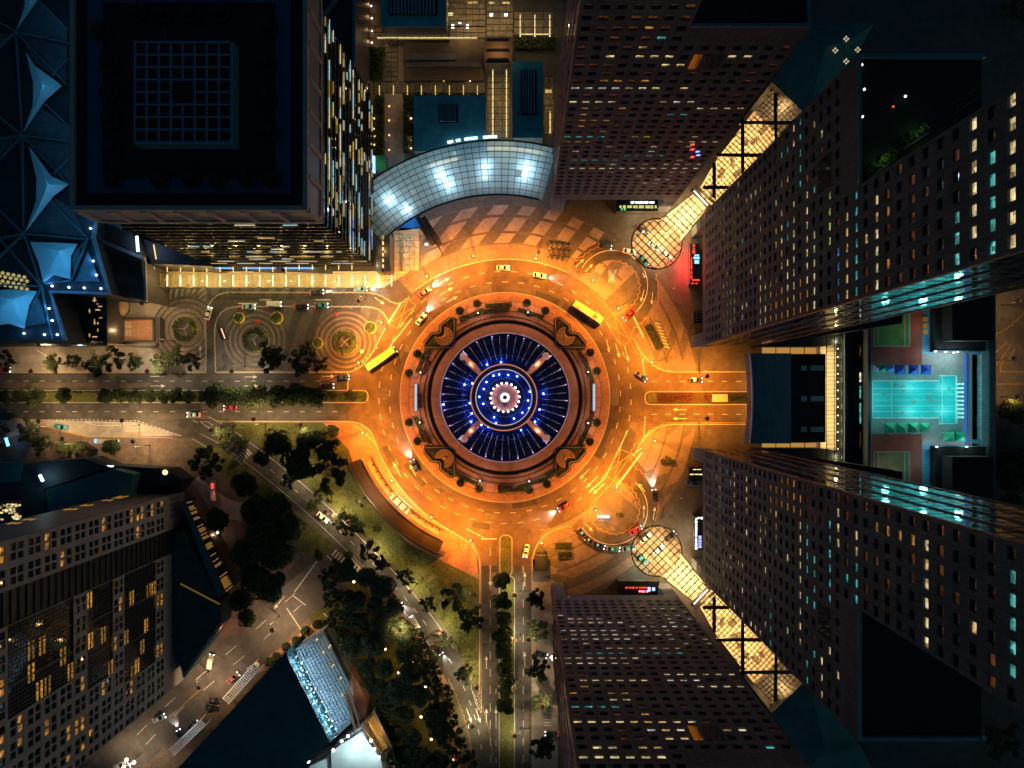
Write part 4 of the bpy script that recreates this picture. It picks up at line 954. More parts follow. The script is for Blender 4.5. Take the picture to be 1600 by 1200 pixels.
SE_L = [(1208,790,1218,848,'y'),(1208,848,1218,870,'t'),(1246,805,1256,1015,'y'),(1257,812,1267,905,'t'),(1268,862,1278,965,'t'),(1291,802,1301,1012,'t'),(1303,780,1313,860,'y'),(1332,815,1342,868,'y'),(1332,868,1342,965,'t'),(1440,828,1454,1028,'y'),(1572,878,1588,1055,'t'),(1202,935,1210,1012,'t'),(1258,1028,1267,1075,'t'),(1281,1028,1291,1095,'y'),(1108,712,1116,875,'w'),(1122,716,1130,860,'y'),(1134,725,1140,755,'t'),(1146,728,1152,830,'y'),(1164,748,1172,790,'y'),(1110,870,1160,960,'c'),(1116,820,1140,880,'c'),(1200,750,1245,800,'o'),(1245,760,1330,815,'r'),(1310,850,1360,880,'r'),(1345,820,1440,880,'r'),(1180,800,1200,900,'c')]
TW_N = tower('granite office tower north of the roundabout beside the curved glass roof', (861,332), (1,0), (0,-1), 94, N_L, 11, 0, 3.64, 23.2, None)
TW_S = tower('granite office tower at the bottom centre above the south road trees', (861,910), (1,0), (0,1), 94, S_L, 12, 0, 3.64, 23.2, None)
TW_NE = tower('granite office tower on the upper right behind the red lit bar', (1080,544), (0,-1), (1,0), 103, NE_L, 13, 0, 3.81, 21.6, None)
TW_SE = tower('granite office tower on the lower right beside the lit white kiosk', (1080,698), (0,1), (1,0), 103, SE_L, 14, 0, 3.81, 21.6, None)
# ------------------------------------------------------------------ glass canopies and atrium roofs between the towers
def fv(v, sg): return v if sg > 0 else 1242-v
def in_poly(x, y, q):
    c = False; j = len(q)-1
    for i in range(len(q)):
        if (q[i][1] > y) != (q[j][1] > y) and x < (q[j][0]-q[i][0])*(y-q[i][1])/(q[j][1]-q[i][1])+q[i][0]: c = not c
        j = i
    return c
def grid_roof(inside, box, sp, ang, z, zf, bars, panes, bw=.16, sub=2):
    """fine mullion net at an angle over a region given in image pixels at height z"""
    u0, v0, u1, v1 = box; cu, cv = (u0+u1)/2, (v0+v1)/2; ca, sa = math.cos(ang), math.sin(ang); ext = math.hypot(u1-u0, v1-v0)/2
    N = int(ext/sp)+1
    def w(a, b): return (cu+a*ca-b*sa, cv+a*sa+b*ca)
    def p3(q): return Vector((*P(q[0], q[1], z)[:2], zf(q[0], q[1])))
    for d in (0, 1):
        for i in range(-N, N+1):
            run = None; st_ = sp/2; k = -ext
            while k <= ext+st_:
                q = w(i*sp, k) if d else w(k, i*sp)
                if inside(*q) and k <= ext:
                    if run is None: run = q; last = q
                    else:
                        if math.hypot(q[0]-run[0], q[1]-run[1]) > sp*1.9: bars.bar(p3(run), p3(q), bw, bw*1.2); run = q
                        last = q
                else:
                    if run is not None and run != last: bars.bar(p3(run), p3(last), bw, bw*1.2)
                    run = None
                k += st_
    s_ = sp/sub
    n = int(ext/s_)+1
    for i in range(-n, n):
        for j in range(-n, n):
            c = w((i+.5)*s_, (j+.5)*s_)
            if inside(*c):
                q = [w(i*s_, j*s_), w((i+1)*s_, j*s_), w((i+1)*s_, (j+1)*s_), w(i*s_, (j+1)*s_)]
                vs = [p3(x)-Vector((0, 0, .05)) for x in q]; panes.add(vs[::-1], [(0,1,2,3)])
M_goldfloor = mat('cream_stone_floor', (.62, .52, .38), .5, var=.12, scale=.5)
for sg in (1, -1):
    wh = 'north-east' if sg > 0 else 'south-east'
    t = empty('drop_off_canopy', P(1026, fv(381, sg)), 'round glass drop-off canopy with a neck on the %s side of the roundabout' % wh, 'canopy', 'round drop-off canopies')
    neck = [(1030,fv(345,sg)),(1062,fv(320,sg)),(1082,fv(303,sg)),(1106,fv(325,sg)),(1098,fv(333,sg)),(1064,fv(377,sg))]
    def ins(u, v, neck=neck, cv=fv(381, sg)): return math.hypot(u-1026, v-cv) < 39.5 or in_poly(u, v, neck)
    bars = MB(); pan = MB(); zc = 8.0
    grid_roof(ins, (970, min(fv(300, sg), fv(425, sg)), 1112, max(fv(300, sg), fv(425, sg))), 9.0, R(45), zc, lambda u, v: zc, bars, pan, .30)
    rim = MB(); q = [(1026+39.5*math.cos(R(a)), fv(381+39.5*math.sin(R(a)), sg)) for a in range(-8, 284, 6)]
    rim.strip(px(q, zc), .34, zc-.2, 0, zc+.12)
    rim.bar(P(1032, fv(342,sg), zc), P(1082, fv(303,sg), zc), .34); rim.bar(P(1065, fv(376,sg), zc), P(1106, fv(325,sg), zc), .34)
    bars.build('mullion', M_mullion, t); pan.build('roof_glass', M_glassclear, t); rim.build('rim_beam', M_mullion, t)
    for a in (20, 110, 200, 290):
        p = P(1026+36*math.cos(R(a)), fv(381, sg)+36*math.sin(R(a)), zc); MB().tube([(p.x, p.y, 0), (p.x, p.y, zc-.2)], .16, 8).build('column', M_steel, t)
    m = MB(); m.flat(px(neck), .032); m.build('floor', M_goldfloor, t); m = MB(); m.ring(P(1026, fv(381, sg)), 0, 38*S, 0, 2*PI, .045, None, 48); m.build('forecourt_floor', mat('tan_paving', (.30,.24,.17), .7, var=.15, tile=(1.2,1.2,.04,.75,'floor')), t)
    for u, v, pw in ((1010,372,900),(1032,395,900),(1040,368,1200),(1058,348,1500),(1078,330,1500),(1092,318,1200)): light('canopy_light', P(u, fv(v, sg), 5.6), pw*(5.4 if u < 1050 else 3.6), (1, .60, .25), t, .4)
    # atrium
    t = empty('atrium', P(1110, fv(300, sg)), 'gold lit glass atrium wedged between the two %s towers' % ('upper right' if sg > 0 else 'lower right'), 'atrium', 'glass atriums between the towers')
    za = 28.0
    poly = [(1092,fv(297,sg)),(1109,fv(326,sg)),(1249,fv(181,sg)),(1212,fv(130,sg)),(1118,fv(252,sg))]
    ax = Vector((1, -sg, 0)).normalized()
    def zf(u, v, sg=sg):
        k = ((u-1165)*.707+(fv(v, sg)-225)*.707)/34; return za+1.6-1.2*k*k
    bars = MB(); pan = MB(); bx = (1088, min(fv(125,sg), fv(330,sg)), 1256, max(fv(125,sg), fv(330,sg)))
    grid_roof(lambda u, v, q=poly: in_poly(u, v, q), bx, 6.6, R(45), za, zf, bars, pan, .22, 1)
    bars.build('mullion', M_mullion, t); pan.build('roof_glass', M_glassclear, t)
    m = MB()
    for a, b in (((1157,190),(1157,278)),((1208,138),(1208,222)),((1116,246),(1186,246)),((1152,196),(1236,196)),((1200,146),(1222,146)),((1113,258),(1113,312)),((1096,296),(1136,296))):
        m.bar(Vector((*P(a[0], fv(a[1], sg), za)[:2], za+2.2)), Vector((*P(b[0], fv(b[1], sg), za)[:2], za+2.2)), .95, .7)
    m.build('beam', M_mullion, t)
    m = MB(); m.bar(P(1080, fv(296,sg), 19), P(1112, fv(326,sg), 19), 1.2, .8); m.bar(P(1086, fv(290,sg), 20), P(1118, fv(318,sg), 20), .8, .6); m.build('portal_frame', M_mullion, t)
    m = MB(); m.bar(P(1084, fv(298,sg), 19.6), P(1106, fv(321,sg), 19.6), .45, .3); m.build('portal_light', glow('portal_white', (1,.93,.8), 1.6), t)
    m = MB(); m.flat(px(poly, 14.0), 14.0); m.build('floor', M_goldfloor, t)
    m = MB()
    for k in range(14):
        t_ = k/13; c = (1104+t_*124, fv(308-t_*150, sg)); pc = P(c[0], c[1], 14); m.obox((pc.x+rnd.uniform(-2, 2), pc.y+rnd.uniform(-2, 2), 0), rnd.uniform(1, 3), rnd.uniform(.8, 2), .9, rnd.random()*3, 0, 14.02)
    m.build('kiosk', mat('dark_counter', (.12,.09,.06), .6), t)
    for k in range(7):
        t_ = (k+.4)/7; light('atrium_light', P(1104+t_*124, fv(307-t_*150, sg), 22), 5000, (1, .58, .21), t, .5)
    # hipped roof beyond the atrium
    hip = empty('hip_roof_block', P(1240, fv(150, sg)), 'dark teal folded roof block at the far end of the %s atrium' % ('upper' if sg > 0 else 'lower'), 'roof block', 'folded roof blocks behind the towers')
    zz = 34.0
    q = [(1206,128),(1252,62),(1262,40),(1366,36),(1340,82),(1262,182)]
    qb = px([(u, fv(v, sg)) for u, v in q], zz); m = MB(); m.prism([(p.x, p.y) for p in qb], 0, zz); m.build('walls', M_stonedark, hip)
    r0 = P(1290, fv(72, sg), zz+9); r1 = P(1322, fv(66, sg), zz+9); m = MB()
    def tri(*ps):
        ps = list(ps); nn = (ps[1]-ps[0]).cross(ps[2]-ps[0])
        if nn.z < 0: ps = ps[::-1]
        m.add(ps, [tuple(range(len(ps)))])
    b = [Vector((p.x, p.y, zz+.05)) for p in qb]
    tri(b[0], b[1], r0); tri(b[1], b[2], r0); tri(b[2], b[3], r1, r0); tri(b[3], b[4], r1); tri(b[4], b[5], r0, r1); tri(b[5], b[0], r0)
    m.build('roof', M_deepteal, hip)
    if sg > 0:
        for (u, v) in ((1305,79),(1322,61),(1322,96),(1340,78)):
            p = P(u, v, zz+9.3); mb = MB()
            for dx, dy in ((-.5, 0), (.5, 0), (0, .5), (0, -.5)): mb.obox((p.x+dx*1.1, p.y+dy*1.1, p.z), .46, .46, .2, R(45))
            mb.build('skylight', glow('skylight_cream', (1, .82, .5), .6), hip)

# ------------------------------------------------------------------ shops and kiosks at the tower feet
def shopbox(name, label, cat, u0, v0, u1, v1, h, mt_body, strips, group=None):
    """small flat-roofed shop: body, roof slab and lit strips (image pixels at the roof height)"""
    c = P((u0+u1)/2, (v0+v1)/2); t = empty(name, c, label, cat, group)
    a, b = P(u0, v0, h), P(u1, v1, h)
    m = MB(); m.box(a.x+.3, b.x-.3, b.y+.3, a.y-.3, .0, h-.25); m.build('walls', mt_body, t)
    m = MB(); m.box(a.x, b.x, b.y, a.y, h-.25, h); m.build('roof', M_roof, t)
    for (su0, sv0, su1, sv1, mt) in strips:
        p, q = P(su0, sv0, h), P(su1, sv1, h); m = MB(); hz_ = (q.x-p.x) > (p.y-q.y); L_ = (q.x-p.x) if hz_ else (p.y-q.y); k_ = 0.0
        while k_ < L_-.2:
            s_ = min(L_-k_, rnd.uniform(.5, 1.7)); in_ = rnd.uniform(0, .28)*((p.y-q.y) if hz_ else (q.x-p.x))
            if hz_: m.box(p.x+k_, p.x+k_+s_, q.y+in_, p.y-in_*.4, h+.002, h+rnd.uniform(.1, .35))
            else: m.box(p.x+in_, q.x-in_*.4, q.y+k_, q.y+k_+s_, h+.002, h+rnd.uniform(.1, .35))
            k_ += s_+rnd.uniform(.12, .6)
        o_ = m.build('sign', mt, t, kind='stuff')
    return t
G_yg = glow('yellow_green_sign', (.85, .85, .25), .8)
shopbox('shop', 'shop with a lit yellow green frontage under the north tower', 'shop', 963, 312, 1028, 330, 5, M_stonedark, [(986,315,1022,318,G_white),(968,321,1026,326,G_yg),(970,326,978,329,G_green)])
shopbox('shop', 'shop with red and blue lit signs under the bottom centre tower', 'shop', 966, 908, 1030, 932, 5, M_stonedark, [(977,917,1012,919.5,G_red),(998,922,1014,926,glow('pink_sign', (1,.25,.3), 2)),(1012,917,1024,925,glow('pale_blue_sign', (.4,.55,1), 1.8))])
shopbox('bar_terrace', 'red lit bar terrace with blue screens at the foot of the upper right tower', 'bar', 1078, 380, 1094, 444, 4, M_stonedark, [(1082,382,1086,396,G_red),(1083,398,1093,412,glow('cyan_screen', (.2,.55,1), 2.2)),(1079,402,1081.5,436,G_red),(1082,436,1096,440,G_red),(1080,442,1090,444,G_red)])
for u, v in ((1076,398),(1074,415),(1076,432)): light('red_bar_light', P(u, v, 3.5), 4200, (1, .03, .03), None, .3)
shopbox('white_kiosk', 'kiosk with a white glowing L frame at the lower right tower foot', 'kiosk', 1085, 806, 1099, 860, 5, M_stonedark, [(1086,808,1089,858,G_white),(1089.5,808,1099,811,G_white),(1091,836,1096,856,glow('violet_screen', (.35,.4,1), 1.6))])
light('kiosk_light', P(1080, 835, 4), 900, (1, .8, .5), None, .3)
light('teal_shop_light', P(1000, 898, 4), 700, (.1, .9, .8), None, .3)
light('shop_light', P(995, 336, 4), 700, (.9, .8, .3), None, .3)
shopbox('pavilion', 'small lit pavilion with white roof bars at the upper right tower', 'pavilion', 1084, 486, 1099, 505, 4.5, M_stonedark, [(1086,487+k*3.3,1098,488.6+k*3.3,M_steel) for k in range(5)])
shopbox('pavilion', 'small pavilion with two lit roof strips at the lower right tower', 'pavilion', 1076, 730, 1098, 748, 4.5, M_stonedark, [(1083,733,1095,734.2,G_warm),(1078,740.5,1097,742,G_warm)])
shopbox('toll_booth_shelter', 'low brown shelter on the corner west of the bottom centre tower', 'shelter', 836, 868, 856, 892, 3.2, mat('brown_step', (.3,.19,.11)), [])
t = empty('wall_emblem', P(897, 937, 20), 'glowing white chevron emblem on the bottom centre tower wall', 'emblem')
m = MB(); m.bar(P(888,933,18.5), P(897,939,18.5), .5, .5); m.bar(P(897,939,18.5), P(903,934,18.5), .5, .5); m.build('neon', glow('neon_white', (1,.85,.7), 2.2), t)
t = empty('wall_emblem', P(1104, 512, 16), 'glowing oval emblem at the low corner of the upper right tower', 'emblem')
m = MB(); m.strip(px([(1104+4*math.cos(k/12*2*PI), 511+8*math.sin(k/12*2*PI)) for k in range(12)], 17), .35, 17, 0, 17.3, closed=True); m.build('neon', glow('neon_white', (1,.85,.7), 2.2), t)
t = empty('wall_emblem', P(1103, 730, 16), 'glowing oval emblem at the low corner of the lower right tower', 'emblem')
m = MB(); m.strip(px([(1104+3.5*math.cos(k/12*2*PI), 730+8*math.sin(k/12*2*PI)) for k in range(12)], 17), .35, 17, 0, 17.3, closed=True); m.build('neon', glow('neon_white', (1,.85,.7), 2.2), t)
# planted terrace and shelter structures of the east plaza
# ------------------------------------------------------------------ the east podium: low hall, lit gallery, roof pool
ZP = 16.0
def pbox(mb, u0, v0, u1, v1, z0, z1, mi=0, zr=None):
    a, b = P(u0, v0, zr if zr is not None else z1), P(u1, v1, zr if zr is not None else z1)
    mb.box(min(a.x, b.x), max(a.x, b.x), min(a.y, b.y), max(a.y, b.y), z0, z1, mi); return mb
t = empty('low_hall', P(1230, 621), 'low hall with teal ribbed roof and black strip spanning the end of the east road', 'hall')
m = MB(); q = [(1172,552)]+smooth_line([(1172,552),(1175.5,590),(1176.5,621),(1175.5,655),(1172,693)])+[(1236,693),(1236,552)]; m.prism([(p.x, p.y) for p in px(q, 14)], 7.5, 14); m.build('roof', M_roofblue, t)
m = MB(); m.strip(px(smooth_line([(1171.5,552),(1174.8,590),(1175.8,621),(1174.8,655),(1171.5,693)]), 14), .35, 13.6, 0, 14.3); m.build('edge_beam', M_white, t)
m = MB(); pbox(m, 1236.3, 553, 1290, 691, 7.5, 13.6); bl = m.build('rear_roof', M_black, t)
for v in (575,623,671):
    m = MB(); pbox(m, 1252, v-4, 1261, v+4, 13.55, 14.1); m.build('skylight', mat('grey_skylight', (.22,.30,.32), .4), t)
    m = MB(); pbox(m, 1267, v-4, 1287, v+4, 13.55, 14.1); m.build('skylight', mat('grey_skylight', (.22,.30,.32)), t)
for v0, v1 in ((541,551),(694,704)):
    for k in range(4):
        m = MB(); pbox(m, 1201+k*23, v0, 1222+k*23, v1, 5.0, 5.4, 0, 12); m.build('side_window', glow('amber_floor', (1,.5,.12), .45), t)
light('hall_underlight', P(1180, 597, 5), 2500, (1,.45,.1), t, .5); light('hall_underlight', P(1180, 648, 5), 2500, (1,.45,.1), t, .5)
t = empty('glass_gallery', P(1304, 621), 'gold lit glazed gallery running north to south behind the low hall', 'gallery')
m = MB(); pbox(m, 1291, 520, 1316, 722, 0, 9, 0, 14); m.build('floor', M_goldfloor, t)
bars = MB()
for k in range(31): pbox(bars, 1291, 522+k*6.6, 1316, 522.7+k*6.6, 14.0, 14.25)
for u in (1291,1303.6,1315.5): pbox(bars, u, 520, u+.8, 722, 14.0, 14.3)
bars.build('mullion', M_mullion, t)
m = MB(); pbox(m, 1291, 520, 1316, 722, 13.9, 13.95); m.build('roof_glass', M_glassclear, t)
for k in range(15):
    m = MB(); m.lathe([(0,.2),(.2,.16),(.22,0)], P(1309, 532+k*13, 9.2), 10); m.build('uplight', glow('added_gallery_lamp', (1,.85,.55), 5), t)  # lamp domes added to stand for the gallery's continuous glow
for k in range(10): light('gallery_light', P(1306, 534+k*20, 12.4), 1100, (1, .68, .3), t, .4)
t = empty('service_block', P(1338, 621), 'dark flat roofed strip with narrow lit skylights beside the gold gallery', 'service block')
m = MB(); pbox(m, 1316.5, 500, 1358, 745, 0, 12); m.build('roof', M_roof, t)
m = MB(); pbox(m, 1320, 500, 1324, 745, 12.002, 13); pbox(m, 1356, 500, 1360.5, 745, 12.002, 17.4); m.build('parapet', mat('navy_parapet', (.02,.035,.06), .5), t)
for v0, v1, mt in ((582,597,'w'),(603,622,'t'),(630,662,'t'),(540,556,'d'),(675,700,'d')):
    m = MB(); pbox(m, 1344, v0, 1349, v1, 12.0, 12.4); m.build('skylight', M_WIN[mt], t)
# the roof deck with pool and courts
deck = empty('pool_deck', P(1450, 621), 'podium roof deck round the turquoise swimming pool', 'roof deck')
M_deck = mat('grey_deck_tiles', (.26, .28, .275), .7, var=.12, scale=.4, tile=(.6,.6,.03,.8,'floor'))
M_bluetile = mat('blue_deck_tiles', (.10, .32, .45), .5, var=.1, tile=(1,1,.06,.5,'floor'))
m = MB(); pbox(m, 1361, 455, 1519, 790, 0, ZP); m.build('slab', M_deck, deck)
for nm, cc in (('north',(1362,470,1440.5,571)),('south',(1362,678,1440.5,775))):
    m = MB(); pbox(m, *cc, ZP-.1, ZP+.02); m.build('red_court', mat('red_court', (.30,.075,.05), .8, var=.15, scale=.3, stain=.25), deck)
for cc, g in (((1365.5,466,1421.5,541),(.10,.26,.07)),((1365.5,706,1421.5,776),(.13,.17,.09))):
    m = MB(); pbox(m, *cc, ZP-.05, ZP+.028); m.build('green_court', mat('green_court_%d' % int(g[0]*100), g, .8, var=.2, scale=.3, stain=.3), deck)
    m = MB(); zl = ZP+.028
    for a, b in (((cc[0],cc[1]),(cc[2],cc[1])),((cc[2],cc[1]),(cc[2],cc[3])),((cc[0],cc[3]),(cc[2],cc[3])),((cc[0],cc[1]),(cc[0],cc[3])),((cc[0]+7,cc[1]),(cc[0]+7,cc[3])),((cc[2]-8,cc[1]),(cc[2]-8,cc[3]))): m.strip(px([a,b], ZP), .16, zl, 0, zl+.01)
    m.build('court_line', M_paint, deck)
for v0, v1 in ((470,553),(693,775)):
    m = MB(); pbox(m, 1441, v0, 1459.5, v1, ZP-.1, ZP+.03); m.build('blue_walk', M_bluetile, deck)
pool = empty('swimming_pool', P(1428, 624, ZP), 'turquoise lit swimming pool on the podium roof between two towers', 'pool')
pq = [(1363,595),(1467,595),(1467,587),(1494,587),(1494,662),(1467,662),(1467,653),(1363,653)]
M_poolw = mat('pool_water', (.015, .36, .38), .42, var=.14, scale=1.2, bump=.25, bscale=1.5, spec=.6)
m = MB(); m.flat(px(pq, ZP), ZP+.05); m.build('water', M_poolw, pool)
m = MB(); m.strip(px(pq, ZP), .5, ZP-.1, 0, ZP+.16, closed=True); m.build('coping', mat('pale_rim_stone', (.55,.55,.56)), pool)
m = MB()
for v in (607,616,625,634,643): m.strip(px([(1364,v),(1493,v)], ZP), .09, ZP+.04, 0, ZP+.11)
for u in (1393,1472): m.strip(px([(u,596 if u < 1460 else 588),(u,652 if u < 1460 else 661)], ZP), .12, ZP+.04, 0, ZP+.115)
m.build('lane_rope', M_white, pool)
# swimmers: one continuous body each
def person_mesh(name, lying, shirt):
    me = bpy.data.meshes.new(name)
    vs = [(0,0,.95),(0,0,1.25),(0,0,1.45),(0,0,1.56),(0,0,1.68),(.19,0,1.42),(.27,.05,1.15),(.25,.18,.92),(-.19,0,1.42),(-.27,-.02,1.15),(-.26,.10,.90),(.10,0,.9),(.12,.06,.48),(.12,-.02,.06),(.12,.14,.03),(-.10,0,.9),(-.12,-.08,.48),(-.12,-.2,.06),(-.12,-.04,.03)]
    es = [(0,1),(1,2),(2,3),(3,4),(2,5),(5,6),(6,7),(2,8),(8,9),(9,10),(0,11),(11,12),(12,13),(13,14),(0,15),(15,16),(16,17),(17,18)]
    rd = [.15,.15,.14,.06,.105,.07,.05,.04,.07,.05,.04,.1,.07,.05,.045,.1,.07,.05,.045]
    if lying: vs = [(x*1.3, z-.9, .05-y*.3) for x, y, z in vs]
    me.from_pydata(vs, es, []); o = bpy.data.objects.new(name, me); COL.objects.link(o)
    sk = o.modifiers.new('s', 'SKIN'); o.modifiers.new('u', 'SUBSURF').levels = 1
    for i, r_ in enumerate(rd): me.skin_vertices[0].data[i].radius = (r_, r_)
    me.skin_vertices[0].data[0].use_root = True
    dg = bpy.context.evaluated_depsgraph_get(); ev = o.evaluated_get(dg); m2 = bpy.data.meshes.new_from_object(ev); m2.name = name
    m2.materials.clear(); m2.materials.append(shirt); bpy.data.objects.remove(o); return m2
M_skin = mat('skin', (.40,.24,.16), .6); M_shirtw = mat('white_shirt', (.6,.6,.58), .8); M_shirtd = mat('dark_clothes', (.04,.045,.06), .8); M_shirtr = mat('red_shirt', (.45,.05,.05), .8)
PM = {k: person_mesh('body', k == 'swim', mt) for k, mt in (('swim', M_skin), ('w', M_shirtw), ('d', M_shirtd), ('r', M_shirtr))}
hair = MB().lathe([(0,1.82),(.09,1.80),(.12,1.72),(.115,1.66)], (0,-.012,0), 10).mesh('hair', [M_stonedark])
for i, (u, v, wh) in enumerate([(1382,616,'near the west end in the second lane'),(1400,602,'in the top lane left of the middle'),(1411,604,'in the top lane at mid pool'),(1413,611,'in the second lane at mid pool'),(1429,628,'in the middle lane right of centre'),(1450,621,'in the middle lane towards the east'),(1455,626,'lowest of the pair east of mid pool'),(1411,645,'alone in the bottom lane'),(1484,607,'in the wide east end of the pool')]):
    t = empty('person', P(u, v, ZP)+Vector((0,0,.05)), 'swimmer '+wh+', face down', 'person', 'swimmers in the roof pool', rnd.random()*.6+1.3)
    inst('body', PM['swim'], t)
for k, (u, v, c_, lb) in enumerate([(499,457.5,'d','person in dark clothes at the kerb behind the dark car under the long canopy'),(508,456,'w','person in a white shirt walking under the long west canopy'),(362,453,'d','person in dark clothes by the canopy at the yellow curve'),(372,453,'r','person in a red shirt by the canopy at the yellow curve'),(381,453,'d','rightmost waiting person by the canopy at the yellow curve'),
          (1060,773,'d','person in dark clothes walking on the south-east plaza'),(1064,778,'w','person in a white shirt beside another on the south-east plaza'),(1043,768,'d','person alone on the plaza right of the black car'),(1052,451,'w','person in white on the plaza below the round canopy'),(1035,806,'d','person on the plaza above the lower round canopy'),(895,876,'w','person in white by the planting beds at the bottom'),(1083,520,'d','person by the pavilion at the upper right tower'),(842,396,'d','person among the tables at the north kerb')]):
    t = empty('person', P(u, v)+Vector((0,0,.05)), lb, 'person', 'people on foot', rnd.random()*6); inst('body', PM[c_], t); inst('hair', hair, t)
# pyramid tents and parasols
def tent(u, v, su, sv, mt, label):
    c = P(u, v, ZP); hx, hy = su*S/2*.94, sv*S/2*.94
    t = empty('tent', c, label, 'tent', 'pyramid tents by the pool')
    m = MB(); z0, z1 = 2.3, 3.9
    b = [(-hx,-hy,z0),(hx,-hy,z0),(hx,hy,z0),(-hx,hy,z0),(0,0,z1)]; m.add(b, [(0,1,4),(1,2,4),(2,3,4),(3,0,4)]); m.add([(x,y,z-.25 if z < 3 else z-.3) for x,y,z in b], [(4,1,0),(4,2,1),(4,3,2),(4,0,3)])
    for i in range(4):
        a, q = b[i], b[(i+1) % 4]; m.add([a, q, (q[0],q[1],z0-.25), (a[0],a[1],z0-.25)], [(3,2,1,0)])
    m.build('cover', mt, t, rel=True)
    me = MB().tube([(0,0,0),(0,0,2.3)], .05, 6).mesh('pole', [M_white])
    for sx, sy in ((-1,-1),(1,-1),(1,1),(-1,1)): inst('pole', me, t, (sx*hx*.96, sy*hy*.96, 0))
M_tb = mat('blue_canvas', (.02,.06,.42), .7, var=.12); M_tg = mat('green_canvas', (.02,.30,.16), .7, var=.12); M_tlb = mat('light_blue_canvas', (.06,.22,.6), .7, var=.1)
for u, v, su, sv, mt, lb in [(1364,576,9,10,M_tlb,'small pale blue tent at the west end of the north row'),(1374,576,11,10,M_tg,'small green tent in the north row of blue tents'),(1386,576,12,10,M_tlb,'pale blue tent right of the small green one'),(1401,578,16,15,M_tb,'deep blue tent, west of the three big ones by the pool'),(1422,578,15,15,M_tb,'deep blue tent, middle one of the three by the pool'),(1441,578,15,15,M_tb,'deep blue tent, east of the three big ones by the pool'),
        (1385,668,16,15,M_tg,'green tent at the west end of the row south of the pool'),(1403,668,15,15,M_tg,'second green tent from the west, south of the pool'),(1421,668,15,15,M_tg,'third green tent from the west, south of the pool'),(1439,668,15,15,M_tg,'green tent at the east end of the row of four'),(1477,682,16,14,M_tg,'green tent by itself left of another at the south-east corner'),(1494,682,16,14,M_tg,'green tent at the far south-east corner of the deck')]:
    tent(u, v, su, sv, mt, lb)
lg = MB().box(-.95,.95,-.33,.33,.28,.40).mesh('seat', [M_white]); lgb = MB().add([(.4,-.33,.4),(1.0,-.33,.75),(1.0,.33,.75),(.4,.33,.4),(.4,-.33,.34),(1.0,-.33,.69),(1.0,.33,.69),(.4,.33,.34)], [(0,1,2,3),(7,6,5,4),(0,4,5,1),(1,5,6,2),(2,6,7,3),(3,7,4,0)]).mesh('backrest', [M_white]); lgl = MB().box(-.04,.04,-.3,.3,0,.28).mesh('leg', [M_steel])
for k in range(9):
    v = 600+k*6.5; t = empty('sun_lounger', P(1499.5, v, ZP), 'white sun lounger at the east edge of the pool, %s from the top' % ('topmost', 'second', 'third', 'fourth', 'fifth', 'sixth', 'seventh', 'eighth', 'ninth')[k], 'sun lounger', 'sun loungers by the pool')
    inst('seat', lg, t); inst('backrest', lgb, t); inst('leg', lgl, t, (-.8,0,0)); inst('leg', lgl, t, (.8,0,0))
for v0, v1, nm, sgn in ((458,549,'upper',1),(697,790,'lower',-1)):
    t = empty('roof_block', P(1500, (v0+v1)/2, ZP), 'black L shaped plant block with pale louvres at the %s end of the pool deck' % nm, 'plant block', 'plant blocks on the pool deck')
    m = MB(); pbox(m, 1461, v0, 1540, v1, ZP-.5, ZP+3); m.build('base', M_black, t)
    a, b = (v0, v1-17) if sgn > 0 else (v0+17, v1)
    m = MB(); pbox(m, 1488, a, 1552, b, ZP+2.5, ZP+9); m.build('tank_house', M_black, t)
    m = MB()
    for k in range(12): pbox(m, 1480, a+(b-a)*k/12+.8, 1487.5, a+(b-a)*(k+1)/12-.4, ZP+2.9, ZP+4.5)
    m.build('louvre', mat('pale_louvre', (.4,.42,.42), .6), t)
    m = MB(); e = v1-1.2 if sgn > 0 else v0; pbox(m, 1460, e, 1541, e+1.2, ZP+3.0, ZP+3.4); m.build('teal_edge', mat('teal_coping', (.06,.16,.20)), t)
t = empty('frame_beam', P(1540, 621), 'pale tiled frame beam along the street edge of the pool podium', 'beam')
m = MB(); pbox(m, 1534, 470, 1546, 775, ZP-2, ZP+.6); m.build('beam', mat('pale_teal_tiles', (.26,.36,.36), .6, tile=(.9,.9,.05,.5,'floor')), t)
m = MB(); pbox(m, 1546.4, 455, 1556, 790, 0, ZP+1.2); m.build('outer_wall', M_stonedark, t)
for v in (551,690): m = MB(); pbox(m, 1519, v-3, 1533.5, v+3, ZP-2, ZP+.4); m.build('cross_beam', M_bluetile, t)
m = MB(); pbox(m, 1508.5, 552, 1511.5, 695, ZP, ZP+.5); m.build('light_rail', glow('royal_blue_rail', (.05,.18,1), .55), t)
for u, v in ((1452,550),(1468,551),(1486,551),(1454,697),(1500,697),(1480,552)):
    lp = empty('flood_light', P(u, v, ZP), 'white floodlight on a post at the %s edge of the pool deck, %s' % ('north' if v < 600 else 'south', {1452:'the westmost',1468:'the second',1486:'the eastmost',1454:'left one',1500:'right one',1480:'the third'}[u]), 'floodlight', 'floodlights on the pool deck')
    MB().tube([(0,0,0),(0,0,3.6)], .05, 6).build('post', M_steel, lp, rel=True); MB().box(-.3,.3,-.2,.2,3.6,3.85).build('head', glow('flood_white', (.9,.97,1), 4), lp, rel=True)
    light('flood', P(u, v, ZP)+Vector((0,(-1 if v < 600 else 1)*1.0,4.6)), 560, (.72, .95, 1), lp, .3)
for u, v in ((1372,605),(1372,624),(1372,643),(1430,605),(1430,643),(1484,605),(1484,643)): light('pool_light', P(u, v, ZP)+Vector((0,0,5.0)), 1300 if u > 1400 else 430, (.25, 1, .95), pool, 1.2)  # added lights above the water, standing in for underwater lamps
